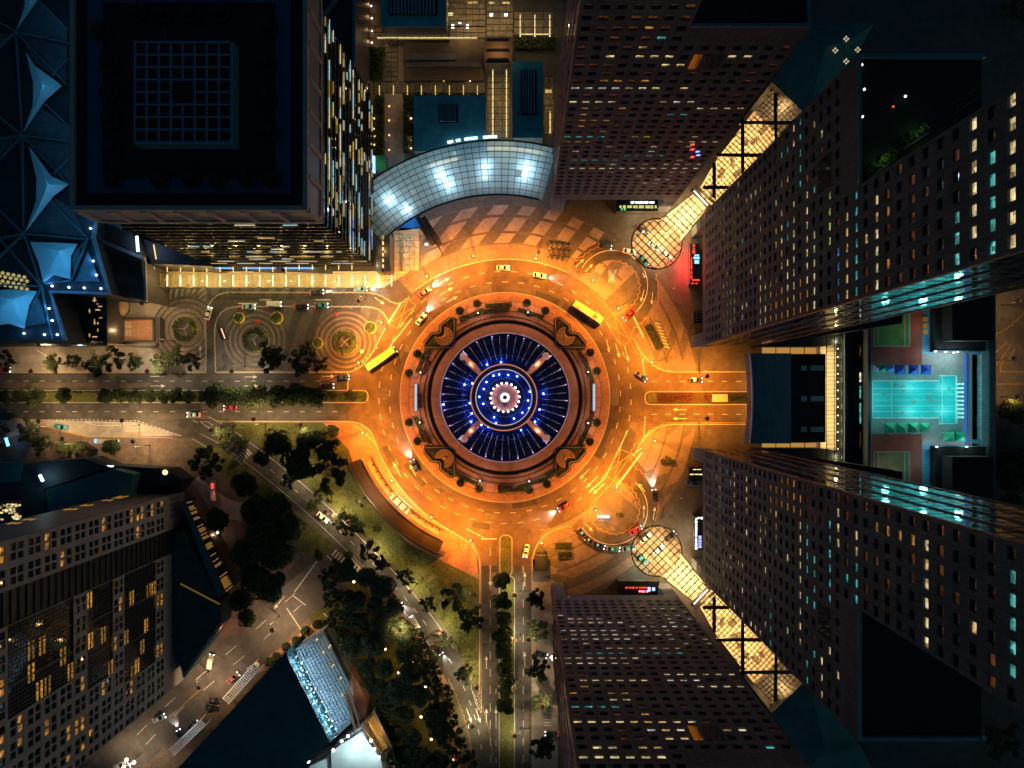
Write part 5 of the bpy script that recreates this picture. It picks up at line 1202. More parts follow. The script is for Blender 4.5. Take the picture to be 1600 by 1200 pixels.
for u, v, pw, c in ((1400,500,900,(1,.75,.5)),(1400,735,600,(1,.75,.5)),(1444,508,260,(1,.45,.08)),(1527,600,500,(1,.45,.1)),(1527,660,500,(1,.45,.1)),(1451,520,350,(.3,.8,1)),(1451,725,350,(.3,.8,1))): light('court_light', P(u, v, ZP+5 if u < 1500 else 8), pw, c, deck, .4)
for k in range(3):
    m = MB(); c = P(1444, 499+k*10, ZP); m.obox((c.x, c.y, 0), 1.5, 1.6, .7, 0, 0, ZP+.03); top(m, 'bench', mat('amber_wood', (.55,.26,.05), .6), 'amber bench on the blue walk beside the upper court, %s' % ('topmost','middle one','lowest')[k], 'bench', 'amber benches on the blue walk')
# lower roofs flanking the podium, seen below the glass sides of the towers
for sg in (1, -1):
    t = empty('side_block', P(1330, fv(520, sg)), 'dark low roof slab wedged between the gold gallery and the %s tower' % ('upper' if sg > 0 else 'lower'), 'roof slab', 'roof slabs beside the tower sides')
    m = MB(); a = [(1300,fv(522,sg)),(1410,fv(505,sg)),(1410,fv(485,sg)),(1390,fv(480,sg)),(1300,fv(500,sg))]
    m.prism([(p.x, p.y) for p in px(a, 24)], 0, 24); m.build('roof', M_black, t)
    m = MB(); m.flat(px([(1310,fv(512,sg)),(1384,fv(502,sg)),(1384,fv(492,sg)),(1310,fv(503,sg))], 24), 24.1); m.build('glazing', M_glassdark, t)
    b = MB(); b.prism([(p.x, p.y) for p in px([(1190,fv(541,sg)),(1290,fv(541,sg)),(1316,fv(536,sg)),(1316,fv(522,sg)),(1190,fv(530,sg))], 12)], 0, 12); b.build('podium_edge', M_roof, t)
# ------------------------------------------------------------------ big dark-roofed tower, upper left
TU0, TU1, TV0, TV1 = 340, 585, 170, 418
t = empty('glass_tower', P(462, 300), 'large square glass tower with a black roof at the upper left', 'office tower')
A, B = P(TU0, TV1), P(TU1, TV0)           # south-west and north-east corners in plan
x0, x1, y0, y1 = A.x, B.x, A.y, B.y
m = MB(); m.box(x0+.4, x1-.4, y0+.4, y1, 0, 82); m.build('core', mat('dark_curtain_wall', (.03,.035,.04), .3, var=.1), t)
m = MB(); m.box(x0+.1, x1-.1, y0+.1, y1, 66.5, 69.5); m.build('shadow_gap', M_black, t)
M_frame = mat('grey_stone_frame', (.26,.24,.23), .7, var=.12, scale=.3)
crown = MB()
for z0, z1 in ((69.6,71.0),(81.4,83.2)): crown.strip([(x0-.3,y0-.3),(x1+.3,y0-.3),(x1+.3,y1),(x0-.3,y1)], 1.5, z0, 0, z1, closed=True)
cr_ = crown.build('crown_frame', M_frame, t)
m = MB()
for k in range(8):
    f = k/7
    m.box(x1+.4, x1+1.02, y0-1+f*(y1-y0+.6), y0-1+f*(y1-y0+.6)+1.1, 71, 81.4); m.box(x0-1+f*(x1-x0+.9), x0-1+f*(x1-x0+.9)+1.1, y0-1.02, y0-.4, 71, 81.4)
m.build('crown_post', M_frame, t)
for k in range(7):
    w0 = (x1-x0+.9)/7; m = MB(); m.box(x1+.2, x1+.5, y0+.3+k*(y1-y0+.6)/7, y0-.2+(k+1)*(y1-y0+.6)/7-.8, 71, 81.4); m.build('crown_panel', mat('blue_grey_panel', (.09,.11,.15), .5, var=.1), t)
    m = MB(); m.box(x0+.3+k*w0, x0-.2+(k+1)*w0-.8, y0-.5, y0-.2, 71, 81.4); m.build('crown_panel', mat('blue_grey_panel', (.09,.11,.15)), t)
m = MB(); m.box(x0-.8, x1+.8, y0-.8, y1+.8, 81.8, 82.2); roof = m.build('roof', mat('black_roof', (.009,.012,.017), .9, var=.2), t)
m = MB(); m.strip([(x0+5,y0+5),(x1-5,y0+5),(x1-5,y1-5),(x0+5,y1-5)], 5.0, 82.2, 0, 82.8, closed=True); m.build('walkway', mat('navy_roof_walk', (.03,.06,.12), .8, tile=(.8,30,.06,.6,'floor')), roof)
fan_m = MB().lathe([(2.25,0),(2.25,1.1),(2.0,1.15),(1.9,.7),(0,.6)], (0,0,0), 20); fan_m.bar((-1.9,0,.9),(1.9,0,.9),.25); fan_m.bar((0,-1.9,.9),(0,1.9,.9),.25); fan_m = fan_m.mesh('cooling_fan', [mat('fan_black', (.004,.0045,.005), .6)])
for u, v in [(172,100),(172,145),(174,188),(176,232),(178,280),(215,20),(255,22),(300,22),(345,22),(252,281),(300,281),(342,281),(387,280),(426,281),(420,45),(418,100),(420,155),(423,208),(160,50)]:
    p = P(u, v, 83); inst('cooling_fan', fan_m, t, Vector((p.x, p.y, 82.85))-off(t))
zl = 87.0; m = MB(); a, b = P(211,66,zl), P(361,222,zl)
for k in range(9):
    xx = a.x+(b.x-a.x)*k/8; yy = a.y+(b.y-a.y)*k/8
    for lo, hi in (((0,3),(5,8)) if k in (4,) else ((0,8),)) if True else ():
        m.bar((xx, a.y+(b.y-a.y)*lo/8, zl), (xx, a.y+(b.y-a.y)*hi/8, zl), .32, .5); m.bar((a.x+(b.x-a.x)*lo/8, yy, zl-.02), (a.x+(b.x-a.x)*hi/8, yy, zl-.02), .32, .5)
m.bar((b.x+.3,a.y,zl-1.5),(b.x+.3,b.y-.6,zl-1.5),.5,3.5); m.bar((a.x,b.y-.3,zl-1.5),(b.x,b.y-.3,zl-1.5),.5,3.5)
m.build('lattice', mat('lattice_teal', (.06,.19,.27), .5, var=.1), roof)
for sx in (0, 1):
    for sy in (0, 1):
        m = MB(); m.bar((a.x+(b.x-a.x)*sx, a.y+(b.y-a.y)*sy, 82.2), (a.x+(b.x-a.x)*sx, a.y+(b.y-a.y)*sy, zl), .4); m.build('lattice_post', M_darksteel, roof)
m = MB(); m.bar(Vector((*P(258,62,84)[:2],84)), Vector((*P(258,48,92)[:2],92)), .12); m.build('antenna', M_steel, roof)
# glass faces: fins, dark glass bays and glowing strips for lit ceilings and painted reflections
m = MB()
for j in range(17):
    z = 2+j*4.0; m.box(x1-.38, x1+.12, y0-.12, y1, z, z+.35); m.box(x0, x1-.4, y0-.13, y0+.38, z+.003, z+.345)
m.build('floor_fin', mat('bronze_fin', (.10,.085,.07), .35, metal=.5), t)
rr = random.Random(5)
lit_n = {}
bayE = (y1-y0-1)/9; bayS = (x1-x0-1)/9
gE = MB().box(-.05,.05,-bayE/2+.15,bayE/2-.15,-1.75,1.75).mesh('window', [M_glassdark]); gS = MB().box(-bayS/2+.15,bayS/2-.15,-.05,.05,-1.75,1.75).mesh('window', [M_glassdark])
SK = [glow('tower_strip_'+n_, c, s_) for n_, c, s_ in (('gold',(1,.70,.22),1.0),('cream',(1,.9,.6),1.15),('aqua',(.5,.9,.95),1.1),('blue',(.3,.5,1),1.1),('dimgold',(.9,.6,.15),.5))]
stripsE = MB(); stripsS = MB()
for j in range(16):
    z = 4.2+j*4.0
    for i in range(9):
        yc = y0+.5+bayE*(i+.5); xc = x0+.5+bayS*(i+.5)
        inst('window', gE, t, Vector((x1-.28, yc, z))-off(t)); inst('window', gS, t, Vector((xc, y0+.28, z))-off(t))
        for q in range(3):
            pe = .48
            if rr.random() < pe*(.55+.45*math.sin(j*1.9)):
                k_ = rr.choice((0,0,1,1,4,2)) if not (i < 4 and j < 9 and rr.random() < .5) else rr.choice((3,2,2))  # blue and aqua strips paint bluish reflections on the glass
                l = bayE/3*rr.uniform(.8,2.6); yy = yc+(q-1)*bayE/3; stripsE.box(x1-.12, x1-.04, yy-l/2, yy+l/2, z-.86, z-.68, k_)
            ps = (.36 if j in (1,2,4) else .2 if j in (6,8) else .02)*(1 if xc > x0+8 else .4)
            if rr.random() < ps:
                l = bayS/3*rr.uniform(.8,2.8); xx = xc+(q-1)*bayS/3; stripsS.box(xx-l/2, xx+l/2, y0+.04, y0+.12, z-.88, z-.68, rr.choice((0,1,1,0,4,2)))
stripsE.build('glow_strip', SK, t); stripsS.build('glow_strip', SK, t)
# long yellow glazed walkway along its foot
wk = empty('covered_walkway', P(430,437), 'long yellow lit glass walkway roof along the foot of the dark glass tower', 'walkway canopy')
m = MB(); zc = 6.0; m.flat(px([(229,427),(638,427),(600,455),(560,448),(229,448)], zc), zc); m.build('roof_glass', glass('walk_glass', (.3,.28,.16), .12, 1.5, clear=.7), wk)
m = MB(); m.flat(px([(229,424),(640,424),(600,449),(229,449)]), .03); m.build('floor', M_goldfloor, wk)
bars = MB()
for v in (427.5,437.5,448): bars.bar(P(229,v,zc+.06), P(632 if v < 440 else 560,v,zc+.06), .14, .18)
for k in range(40): bars.bar(P(230+k*10.3,427.5,zc+.06), P(230+k*10.3,448,zc+.06), .10, .14)
for k in range(19): bars.bar(P(241+k*20.6,430,zc+.25), P(250+k*20.6,447,zc+.25), .12); bars.bar(P(241+k*20.6,430,zc+.25), P(232+k*20.6,447,zc+.25), .12)
bars.build('truss', mat('ochre_steel', (.35,.26,.08), .5), wk)
lt = MB().box(-.14,.14,-1.9,1.9,0,.18).mesh('light_tube', [glow('walk_tube', (1,.82,.42), 2.6)])
for k in range(19): inst('light_tube', lt, wk, P(241+k*20.6,438.5,zc+.35)-off(wk))
lt2 = MB().box(-.12,.12,-.8,.8,0,.2).mesh('light_tube', [G_gold])
for k in range(16): inst('light_tube', lt2, wk, P(241+k*20.6,421-(k>10)*3,9)-off(wk))
for k in range(10):
    light('walk_light', P(245+k*38,439,4.6), 750, (1,.66,.22), wk, .4)
    light('walk_light', P(260+k*36,432,11), 1500, (1,.66,.22), wk, .4)
for k in range(10): p = P(235+k*41,447,zc); MB().tube([(p.x,p.y,0),(p.x,p.y,zc-.05)], .12, 6).build('column', M_steel, wk)
m = MB()
sr = random.Random(9)
for (a_, b_) in ((336,365),(380,431),(444,491)):
    u = a_
    while u < b_: l = sr.uniform(1.2,3.2); p, q = P(u,418.2,8), P(min(b_,u+l),420.2,8); m.box(p.x,q.x,q.y,p.y,8,8.5); u += l+.7
m.build('sign', G_blue, wk)
me = MB(); me.bar(P(396,421,7.2), P(445,423,7.2), 1.8, .25); me.bar(P(440,421,7.2), P(520,425,7.2), 1.4, .25); me.build('awning', M_stonedark, wk)
# lit glass entrance block
gb = empty('glass_entrance', P(632,395), 'glass box entrance with gold light inside at the head of the ring road', 'glass pavilion')
zg = 9
m = MB(); pbox(m, 615,356,656,424,zg-.05,zg,0,zg); m.build('roof_glass', M_glassclear, gb)
m = MB()
for k in range(6): pbox(m, 615+k*8,356,615.6+k*8,424,zg,zg+.2)
for k in range(8): pbox(m, 615,356+k*9.6,656,356.6+k*9.6,zg+.002,zg+.202)
m.build('mullion', M_steel, gb)
m = MB(); pbox(m, 616,357,655,423,0,.4,0,.4); m.build('floor', M_goldfloor, gb)
m = MB(); pbox(m, 629,372,644,423,.4,1.6,0,1.6); m.build('escalator', mat('pale_steps', (.5,.46,.4), .5), gb)
for u, v, pw in ((634,376,1300),(638,400,1300),(624,362,300),(648,415,500)): light('entrance_light', P(u,v,6.5), pw*.6, (1,.75,.35), gb, .3)
t2 = empty('dark_pillars', P(604,395), 'row of dark posts with gold wall lights beside the glass entrance', 'colonnade')
for u, mt in ((588,M_stonedark),(600,M_stonedark)):
    m = MB(); pbox(m, u,365,u+9,424,0,8,0,8); m.build('wall', mt, t2)
for k in range(6): m = MB(); pbox(m, 597.4,368+k*9,598.8,373+k*9,7,8.1,0,8); m.build('wall_lamp', G_gold, t2)
light('colonnade_light', P(598,390,9.5), 500, (1,.6,.2), t2, .3); light('colonnade_light', P(586,412,9.5), 400, (1,.75,.4), t2, .3)
es = empty('escalator', P(668,366), 'dark roofed escalator slanting down to the plaza beside the curved glass roof', 'escalator')
for du in (0,11):
    m = MB(); m.bar(P(649+du,338,8), P(677+du,382,3), 1.7, 2.2); m.build('balustrade', M_darksteel, es)
m = MB(); m.bar(P(654,338,7.2), P(683,382,2.4), 1.2, .5); m.build('steps', M_steel, es)
m = MB(); m.bar(P(680,378,2.5), P(692,396,2.5), .5, 2.4); m.build('side_wall', M_stonedark, es)
m = MB(); pbox(m, 664,380,668,383,1.5,2.2,0,2.2); pbox(m, 676,374,681,377,1.8,2.4,0,2.4); m.build('lamp', glow('cyan_white', (.7,.95,1), 4), es)
light('foot_light', P(668,386,3), 500, (1,.75,.4), es, .2)

# ------------------------------------------------------------------ folded roof with sails, far upper left
cv = empty('exhibition_hall', P(60,250), 'exhibition hall with dark folded roof and blue lit sails at the left edge', 'hall')
zr_ = 24.0
outl = [(-90,-90),(114,-90),(112,325),(152,346),(147,372),(172,459),(80,456),(103,532),(-90,534)]
m = MB(); m.prism([(p.x,p.y) for p in px(outl, zr_)], 0, zr_); m.build('roof', mat('dark_blue_roof_sheet', (.013,.027,.036), .7, var=.2, scale=.2, tile=(1.6,1.6,.05,.6,'floor')), cv)
m = MB(); m.strip(px(outl[2:8], zr_), 1.2, zr_, 0, zr_+.7); m.build('gutter', mat('steel_blue', (.14,.24,.32), .5), cv)
m = MB()
for a, b in (((25,50),(-60,0)),((25,50),(-40,110)),((25,50),(62,-40)),((25,50),(110,68)),((25,50),(104,132)),((35,212),(-40,150)),((35,212),(-60,225)),((35,212),(-40,290)),((35,212),(112,222)),((35,212),(110,290)),((37,365),(-30,300)),((37,365),(-60,385)),((37,365),(-30,430)),((37,365),(137,374)),((37,365),(65,447)),((37,365),(75,308)),((76,310),(137,373)),((137,373),(112,437)),((137,373),(122,392)),((60,390),(112,438)),((65,447),(-40,444)),((65,447),(38,515)),((65,447),(82,530)),((65,447),(-30,340)),((-10,470),(40,513)),((112,438),(68,444)),((60,0),(106,46)),((68,160),(110,200)),((82,118),(107,92)),((84,272),(113,242)),((25,50),(35,212)),((35,212),(37,365))):
    m.bar(P(*a, zr_+1.2), P(*b, zr_+.6), .42, .6)
m.build('beam', mat('beam_blue_grey', (.08,.15,.19), .5), cv)
for q in ([(36,6),(60,2),(105,46),(106,65),(28,50)],[(30,54),(106,71),(103,128),(56,100)],[(62,166),(109,200),(111,221),(38,211)],[(39,216),(111,226),(112,284),(80,262)],[(86,309),(113,326),(134,371),(41,363)],[(-40,54),(20,52),(-20,90)],[(-40,216),(30,213),(-30,270)]):
    m = MB(); m.prism([(p.x,p.y) for p in px(q, zr_)], zr_, zr_+.25); m.build('roof_panel', mat('grey_blue_roof_panel', (.085,.12,.145), .6, var=.2, scale=.3, stain=.3, tile=(1.4,1.4,.06,.55,'floor')), cv)  # paler colour stands in for light falling on these panels
for u, v in ((80,25),(75,95),(85,200),(90,250),(95,345)): light('sail_light', P(u, v, zr_+7), 150, (.12,.45,.8), cv, .5)
M_sail = mat('pale_blue_sail', (.42,.66,.78), .6, var=.08, scale=.4)
def sail(poly, peak, zp, parent=cv):
    """stretched membrane: rim corners low, a high point inside, edges drawn in"""
    q = [P(u, v, zr_+1.5) for u, v in poly]; top_ = P(*peak, zr_+zp); mb = MB(); vs = [top_]; N = len(q); lay = 5
    rim = []
    cen = sum(q, Vector())/N
    for i in range(N):
        a, b = q[i], q[(i+1) % N]
        for k in range(4): rim.append(a.lerp(b, k/4))
    vs = []; M_ = len(rim)
    for l in range(lay):
        f = 1-l/lay
        for p in rim:
            w_ = top_.lerp(p, f); z = top_.z+(p.z-top_.z)*(1-(1-f)**1.0)**.6; vs.append(Vector((w_.x, w_.y, z)))
    vs.append(top_); fs = []
    for l in range(lay-1):
        for i in range(M_): fs.append((l*M_+i, l*M_+(i+1) % M_, (l+1)*M_+(i+1) % M_, (l+1)*M_+i))
    for i in range(M_): fs.append(((lay-1)*M_+i, (lay-1)*M_+(i+1) % M_, lay*M_))
    nn = (vs[fs[0][1]]-vs[fs[0][0]]).cross(vs[fs[0][2]]-vs[fs[0][0]])
    if nn.z < 0: fs = [f[::-1] for f in fs]
    mb.add(vs, fs, 0, True); return mb.build('sail', M_sail, parent)
sail([(40,80),(54,102),(97,134),(70,158),(36,208),(51,165),(52,130)], (66,134), 5)
sail([(45,228),(80,275),(108,288),(84,306),(40,362),(56,315),(57,280)], (74,288), 5)
sail([(40,-30),(60,-40),(58,2),(42,24),(27,45),(38,12)], (46,4), 4)
sail([(47,378),(84,379),(121,381),(111,400),(110,436),(84,430),(68,442),(60,410)], (92,392), 3.5)
sail([(-40,455),(20,452),(58,455),(46,476),(38,513),(14,506),(-40,512)], (16,468), 3.5)
for q in ([(112,400),(130,385),(118,430)],[(120,440),(140,392),(158,440)],[(42,492),(60,460),(74,505),(42,510)],[(80,432),(106,434),(88,442),(70,446)]):
    m = MB(); m.prism([(p.x,p.y) for p in px(q, zr_)], zr_, zr_+.8); m.build('fin_panel', mat('slate_blue_panel', (.07,.13,.18), .6, tile=(1,1,.05,.6,'floor')), cv)
UL = [(142,357),(146,408),(151,430),(158,451),(82,447),(108,449),(132,450),(77,482),(82,501),(90,523),(70,523),(38,521),(142,341)]
um = MB().lathe([(0,.5),(.3,.4),(.35,0)], (0,0,0), 8).mesh('uplight', [G_bluew])
for u, v in UL:
    p = P(u, v, zr_+.7); inst('uplight', um, cv, p-off(cv)); light('uplight_glow', p+Vector((-.8,.6,1.3)), 170, (.12,.42,1), cv, .2)
for u, v, pw in ((60,130,320),(70,160,150),(72,285,320),(62,320,150),(48,5,200),(95,410,900),(80,395,450),(20,475,900),(40,470,450),(-5,490,500)): light('sail_light', P(u, v, zr_+8.5), pw, (.07,.46,.85), cv, .6)
m = MB()
for k in range(6):
    for j in range(4):
        if (k+j) % 1 == 0:
            p = P(-4+k*8.5+(j%2)*4, 425+j*6.4+k*1.6, zr_+.02); m.lathe([(.55,0),(.55,.25),(0,.3)], p, 8)
m.build('roof_light', glow('amber_button', (.9,.75,.3), .45), cv)
t3 = empty('latticed_entrance', P(125,490), 'dark latticed glass entrance below the sails', 'entrance block')
m = MB(); m.prism([(p.x,p.y) for p in px([(83,457),(164,460),(165,534),(104,531)], 12)], 0, 12); m.build('roof', M_stonedark, t3)
m = MB()
for k in range(7): m.bar(P(106+k*8.6,462,12.1), P(106+k*8.6,530,12.1), .25)
for k in range(8): m.bar(P(100,464+k*9,12.15), P(163,464+k*9,12.15), .2)
m.bar(P(103,458,12.3), P(104,531,12.3), 1.3, .6); m.bar(P(164,458,12.3), P(165,536,12.3), 1.5, .8); m.build('lattice', M_darksteel, t3)
m = MB()
for k in range(26): p = P(sr.choice((88,92,148,153,140,158)), sr.uniform(460,530), 12.2); m.obox((p.x,p.y,0), sr.uniform(.6,1.8), .35, .15, sr.choice((0,PI/2)), 0, 12.2)
m.build('lit_pane', M_WIN['k'], t3)
t4 = empty('ribbed_block', P(190,410), 'dark ribbed roof blocks between the sails and the covered walkway', 'roof block')
M_rib = mat('brown_ribbed_roof', (.065,.06,.058), .7, var=.15, tile=(30,.55,.05,.6,'floor'))
for q, z in (([(150,374),(176,380),(222,408),(227,470),(173,458)], 17),([(158,347),(205,362),(222,398),(176,378),(150,372)], 19)):
    m = MB(); m.prism([(p.x,p.y) for p in px(q, z)], 0, z); m.build('roof', M_rib, t4)
m = MB(); m.bar(P(152,374,19.3), P(226,404,19.3), 1.2, .8); m.bar(P(226,404,17.3), P(228,470,17.3), .8, .8); m.bar(P(158,343,19.3), P(190,354,19.3), 1.4, .8); m.build('edge_trim', M_frame, t4)
m = MB(); m.bar(P(214,369,20), P(215.5,393,20), .7, .4); m.build('light_bar', G_bluew, t4); light('bar_glow', P(218,381,21.5), 600, (.4,.6,1), t4, .3)
m = MB(); m.prism([(p.x,p.y) for p in px([(224,374),(232,376),(258,384),(330,416),(236,412)], 14)], 0, 14); m.build('ramp_roof', M_stonedark, t4)
m = MB(); m.bar(P(240,382,14.4), P(244,405,14.4), .25); m.build('strip_lamp', G_gold, t4)
# car park ramp with painted words along the lanes
rp = empty('car_park_ramp', P(205,515), 'car park ramp with two lanes of white painted lettering', 'ramp')
m = MB(); pbox(m, 164,499,243,532,0,.03,0,0); m.build('ramp_road', M_pave_b, rp)
m = MB(); pbox(m, 160,496,252,499,0,1.1,0,0); pbox(m, 160,532,252,535,0,1.1,0,0); pbox(m, 240,499,243,532,0,1.0,0,0); m.build('wall', M_stonedark, rp)
m = MB(); pbox(m, 165,501,204,502,.03,.06,0,0); pbox(m, 165,514,239,515.4,.03,.06,0,0); pbox(m, 165,528,204,529,.03,.06,0,0)
for k in range(7): pbox(m, 206+k*5,501,209+k*5,502,.03,.06,0,0); pbox(m, 206+k*5,528.5,209+k*5,529.5,.03,.06,0,0)
m.build('lane_line', M_ypaint, rp)
m = MB()
for c in (165.5,178,194):
    for r0 in (503,516):
        wd_ = 7.5 if c < 170 else 11
        for j in range(4):
            v = r0+j*2.55; pbox(m, c,v,c+wd_,v+.75,.03,.06,0,0)
            for q in range(3):
                if sr.random() < .72: uu = c+q*(wd_-1)/2; pbox(m, uu,v+.75,uu+1.0,v+1.9,.03,.06,0,0)
m.build('painted_letters', M_paint, rp)
m = MB(); pbox(m, 243.5,497,250,534,0,3,0,3); m.build('portal', M_stonedark, rp)
for u, v in ((185,516),(215,516)): light('ramp_light', P(u,v,6), 800, (1,.6,.25), rp, .3)
for u, v, pw, lb in ((222,474,3600,'added pole lamp on the apron between the domed hut and the tree well'),(140,536,4200,'added pole lamp on the apron below the latticed entrance'),(60,538,3800,'added pole lamp on the apron below the blue sails'),(247,538,2000,'added pole lamp on the apron right of the lettered ramp')): lamp(u, v, pw, lb, (1,.58,.24), True, (0,-1), 'added pole lamps on the west apron', show_cap=False)  # apron lamps added as fill light
dk = empty('domed_hut', P(186,480), 'small round domed hut on the apron beside the ramp', 'hut')
MB().lathe([(3.6,0),(3.6,2.2),(2.6,3.2),(0,3.7)], P(186,480), 20).build('dome', mat('tan_dome', (.3,.22,.14), .7), dk); m = MB(); m.lathe([(3.9,.0),(3.9,.3),(3.6,.3)], P(186,480), 20); m.build('base', M_stonedark, dk)
for u, v, lb in ((2,538,'left'),(125,538,'right')):
    c_ = empty('edge_canopy', P(u, v), 'small blue lit canopy end below the sails, %s one' % lb, 'canopy', 'small canopies below the sails'); m = MB(); pbox(m, u-14,v-2.5,u+9,v+2,4.5,4.9,0,5); m.build('roof', M_white, c_); m = MB(); pbox(m, u-3,v-1,u+3,v+1.2,4.9,5.3,0,5); m.build('lamp', G_bluew, c_)
    for s_ in (-12, 7): p = P(u+s_, v); MB().tube([(p.x,p.y,0),(p.x,p.y,4.5)], .1, 6).build('post', M_steel, c_)
    light('canopy_glow', P(u, v, 6.5), 250, (.4,.6,1), c_, .2)
m = MB(); m.bar(P(0,531,9), P(105,536,9), 2.0, .5); top(m, 'eaves_beam', mat('steel_blue', (.14,.24,.32)), 'long blue lit eaves beam at the lower edge of the folded roof', 'beam')
# ------------------------------------------------------------------ curved glass roof and the garden court behind it
GC = (778, 564); zc = 12.0
cg = empty('curved_glass_roof', P(740,285), 'large curved glass grid roof with white lights beneath north of the roundabout', 'glass roof')
gcw = P(GC[0], GC[1], zc); ks = S*(H-zc)/H
nr = 9; r0_, r1_ = 262, 347; da = 2.05
rows = []
for j in range(nr):
    ra, rb = r0_+(r1_-r0_)*j/nr, r0_+(r1_-r0_)*(j+1)/nr
    zz = [0]*4
    mb = MB(); n = 2; vs = []
    za = -1.6*((j/nr-.5)*2)**2; zb_ = -1.6*(((j+1)/nr-.5)*2)**2
    for k in range(n+1):
        a = R(90-(.06+(da-.12)*k/n)); vs += [((ra+.35)*ks*math.cos(a), (ra+.35)*ks*math.sin(a), za), ((rb-.35)*ks*math.cos(a), (rb-.35)*ks*math.sin(a), zb_)]
    mb.add(vs, [(2*k, 2*k+1, 2*k+3, 2*k+2)[::-1] for k in range(n)]); rows.append(mb.mesh('pane', [M_glassteal]))
angs = []; a = -44.0
while a < 14.0: angs.append(a); a += da
def gp(r, deg): return (GC[0]+r*math.sin(R(deg)), GC[1]-r*math.cos(R(deg)))
mul = MB()
def zrow(r): return zc+.1-1.6*(((r-r0_)/(r1_-r0_)-.5)*2)**2
npane = 0
for a in angs:
    for j in range(nr):
        u, v = gp(r0_+(r1_-r0_)*(j+.5)/nr, a+da/2)
        if u < 583 or v > 372: continue
        dark = (j == 5 and abs(a-(-5.05)) < 0)
        if (abs(u-718) < 5 and abs(v-277) < 5) or (abs(u-642) < 5 and abs(v-302) < 5) or (abs(u-806) < 5 and abs(v-271) < 5): continue      # open panes
        inst('pane', rows[j], cg, gcw-off(cg), -R(a)); npane += 1
    q = [r0_+(r1_-r0_)*j/nr for j in range(nr+1)]
    for j in range(nr):
        ua, va = gp(q[j], a)
        if gp(q[j], a)[0] < 581 or va > 374: continue
        p, w_ = gp(q[j], a), gp(q[j+1], a)
        if w_[0] < 580: continue
        mul.bar(Vector((*P(*p, zc)[:2], zrow(q[j]))), Vector((*P(*w_, zc)[:2], zrow(q[j+1]))), .17, .2)
for j in range(nr+1):
    r_ = r0_+(r1_-r0_)*j/nr; pts = [gp(r_, -44+k*1.025) for k in range(58)]; pts = [p for p in pts if p[0] > 580 and p[1] < 374]
    for i in range(len(pts)-1): mul.bar(Vector((*P(*pts[i], zc)[:2], zrow(r_))), Vector((*P(*pts[i+1], zc)[:2], zrow(r_))), .17 if 0 < j < nr else .5, .2 if 0 < j < nr else .6)
mul.build('mullion', M_mullion, cg)
m = MB(); q = [gp(268, -42+k*2) for k in range(29)]+[gp(345, 14-k*2) for k in range(29)]; q = [(max(583,u), v) for u, v in q]
m.flat(px(q), .04); m.build('floor', mat('white_terrazzo', (.50,.52,.52), .4, var=.12, scale=.4, stain=.2), cg)
for k, a in enumerate((-40,-30,-19,-8,3,12)):
    u, v = gp(266, a); p = P(u, v); MB().tube([(p.x,p.y,0),(p.x,p.y,zc-1.8)], .2, 8).build('column', M_steel, cg)
for a, r_, pw in ((-34,300,1),(-31,275,.7),(-17,301,1),(-15.5,284,.8),(-3.5,302,.7),(-4,288,.35),(8.5,302,1.1),(8.2,290,.6)):
    u, v = gp(r_, a); p = P(u, v, 9.5); o = MB().lathe([(0,.3),(.35,.22),(.4,0)], p, 12).build('floodlight', glow('blue_white_flood', (.80,.90,1), 7), cg)
    light('flood', p+Vector((0,0,+.75)), 1700*pw, (.62,.80,1), cg, .4)
for a, r_ in ((-12,325),(-5,330),(2,330),(-25,318),(10,318)): u, v = gp(r_, a); light('shop_light', P(u,v,5), 260, (.4,.95,.9), cg, .4)
m = MB()
for a0, a1, r_ in ((-20,-11,322),(-13,-4,330),(-3,12,332)):
    q = [gp(r_, a0+(a1-a0)*k/6) for k in range(7)]; m.strip(px(q, 3), .9, 3, 0, 3.3)
m.build('shop_strip', glow('cream_shop_strip', (1,.85,.5), 1.3), cg)
m = MB()
for a0, a1 in ((-13,-11.5),(-10.8,-9.6),(-8.6,-5.2),(-3.8,-.2)):
    q = [gp(350, a0+(a1-a0)*k/4) for k in range(5)]; m.strip(px(q, 10), .8, 10, 0, 10.4)
m.build('edge_light', glow('blue_edge_light', (.6,.8,1), 2.2), cg)
m = MB(); m.flat(px([(613,362),(648,338),(658,356),(618,356)], 9.5), 9.5); m.build('side_sheet', mat('royal_blue_sheet', (.04,.22,.5), .4), cg)
light('blue_sheet_light', P(640,352,12.5), 250, (.2,.5,1), cg, .3)

# grounds of the court
m = MB(); m.flat(px([(556,-60),(880,-60),(880,300),(560,300)]), .012); struct(m, 'court_ground', M_pave_d)
m = MB(); m.flat(px([(601,50),(630,50),(632,270),(601,270)]), .02); struct(m, 'path', M_pave_l)
def block(name, label, cat, u0, v0, u1, v1, h, mt, z0=0, group=None, sub=None):
    t = empty(name, P((u0+u1)/2, (v0+v1)/2), label, cat, group); m = MB(); pbox(m, u0,v0,u1,v1,z0,h-.3,0,h); m.build('walls', M_stonedark, t)
    m = MB(); pbox(m, u0-.6,v0-.6,u1+.6,v1+.6,h-.3,h,0,h); m.build('roof', mt, t); return t
def louvres(t, u0, v0, u1, v1, h, n, mt):
    m = MB(); pbox(m, u0-2,v0-2,u1+2,v1+2,h,h+.5,0,h); m.build('curb', M_roof, t)
    me = None
    for k in range(n):
        m = MB(); pbox(m, u0+(u1-u0)*k/n+.3, v0, u0+(u1-u0)*(k+.62)/n, v1, h+.5, h+1.1, 0, h); m.build('louvre', mt, t)
M_lv = mat('teal_louvre', (.08,.24,.32), .5)
b1 = block('roof_block', 'teal roofed block with a slatted plant deck at the top edge', 'roof block', 596,-50,697,41,14,M_tealroof); louvres(b1, 610,-50,682,22,14,13,M_lv)
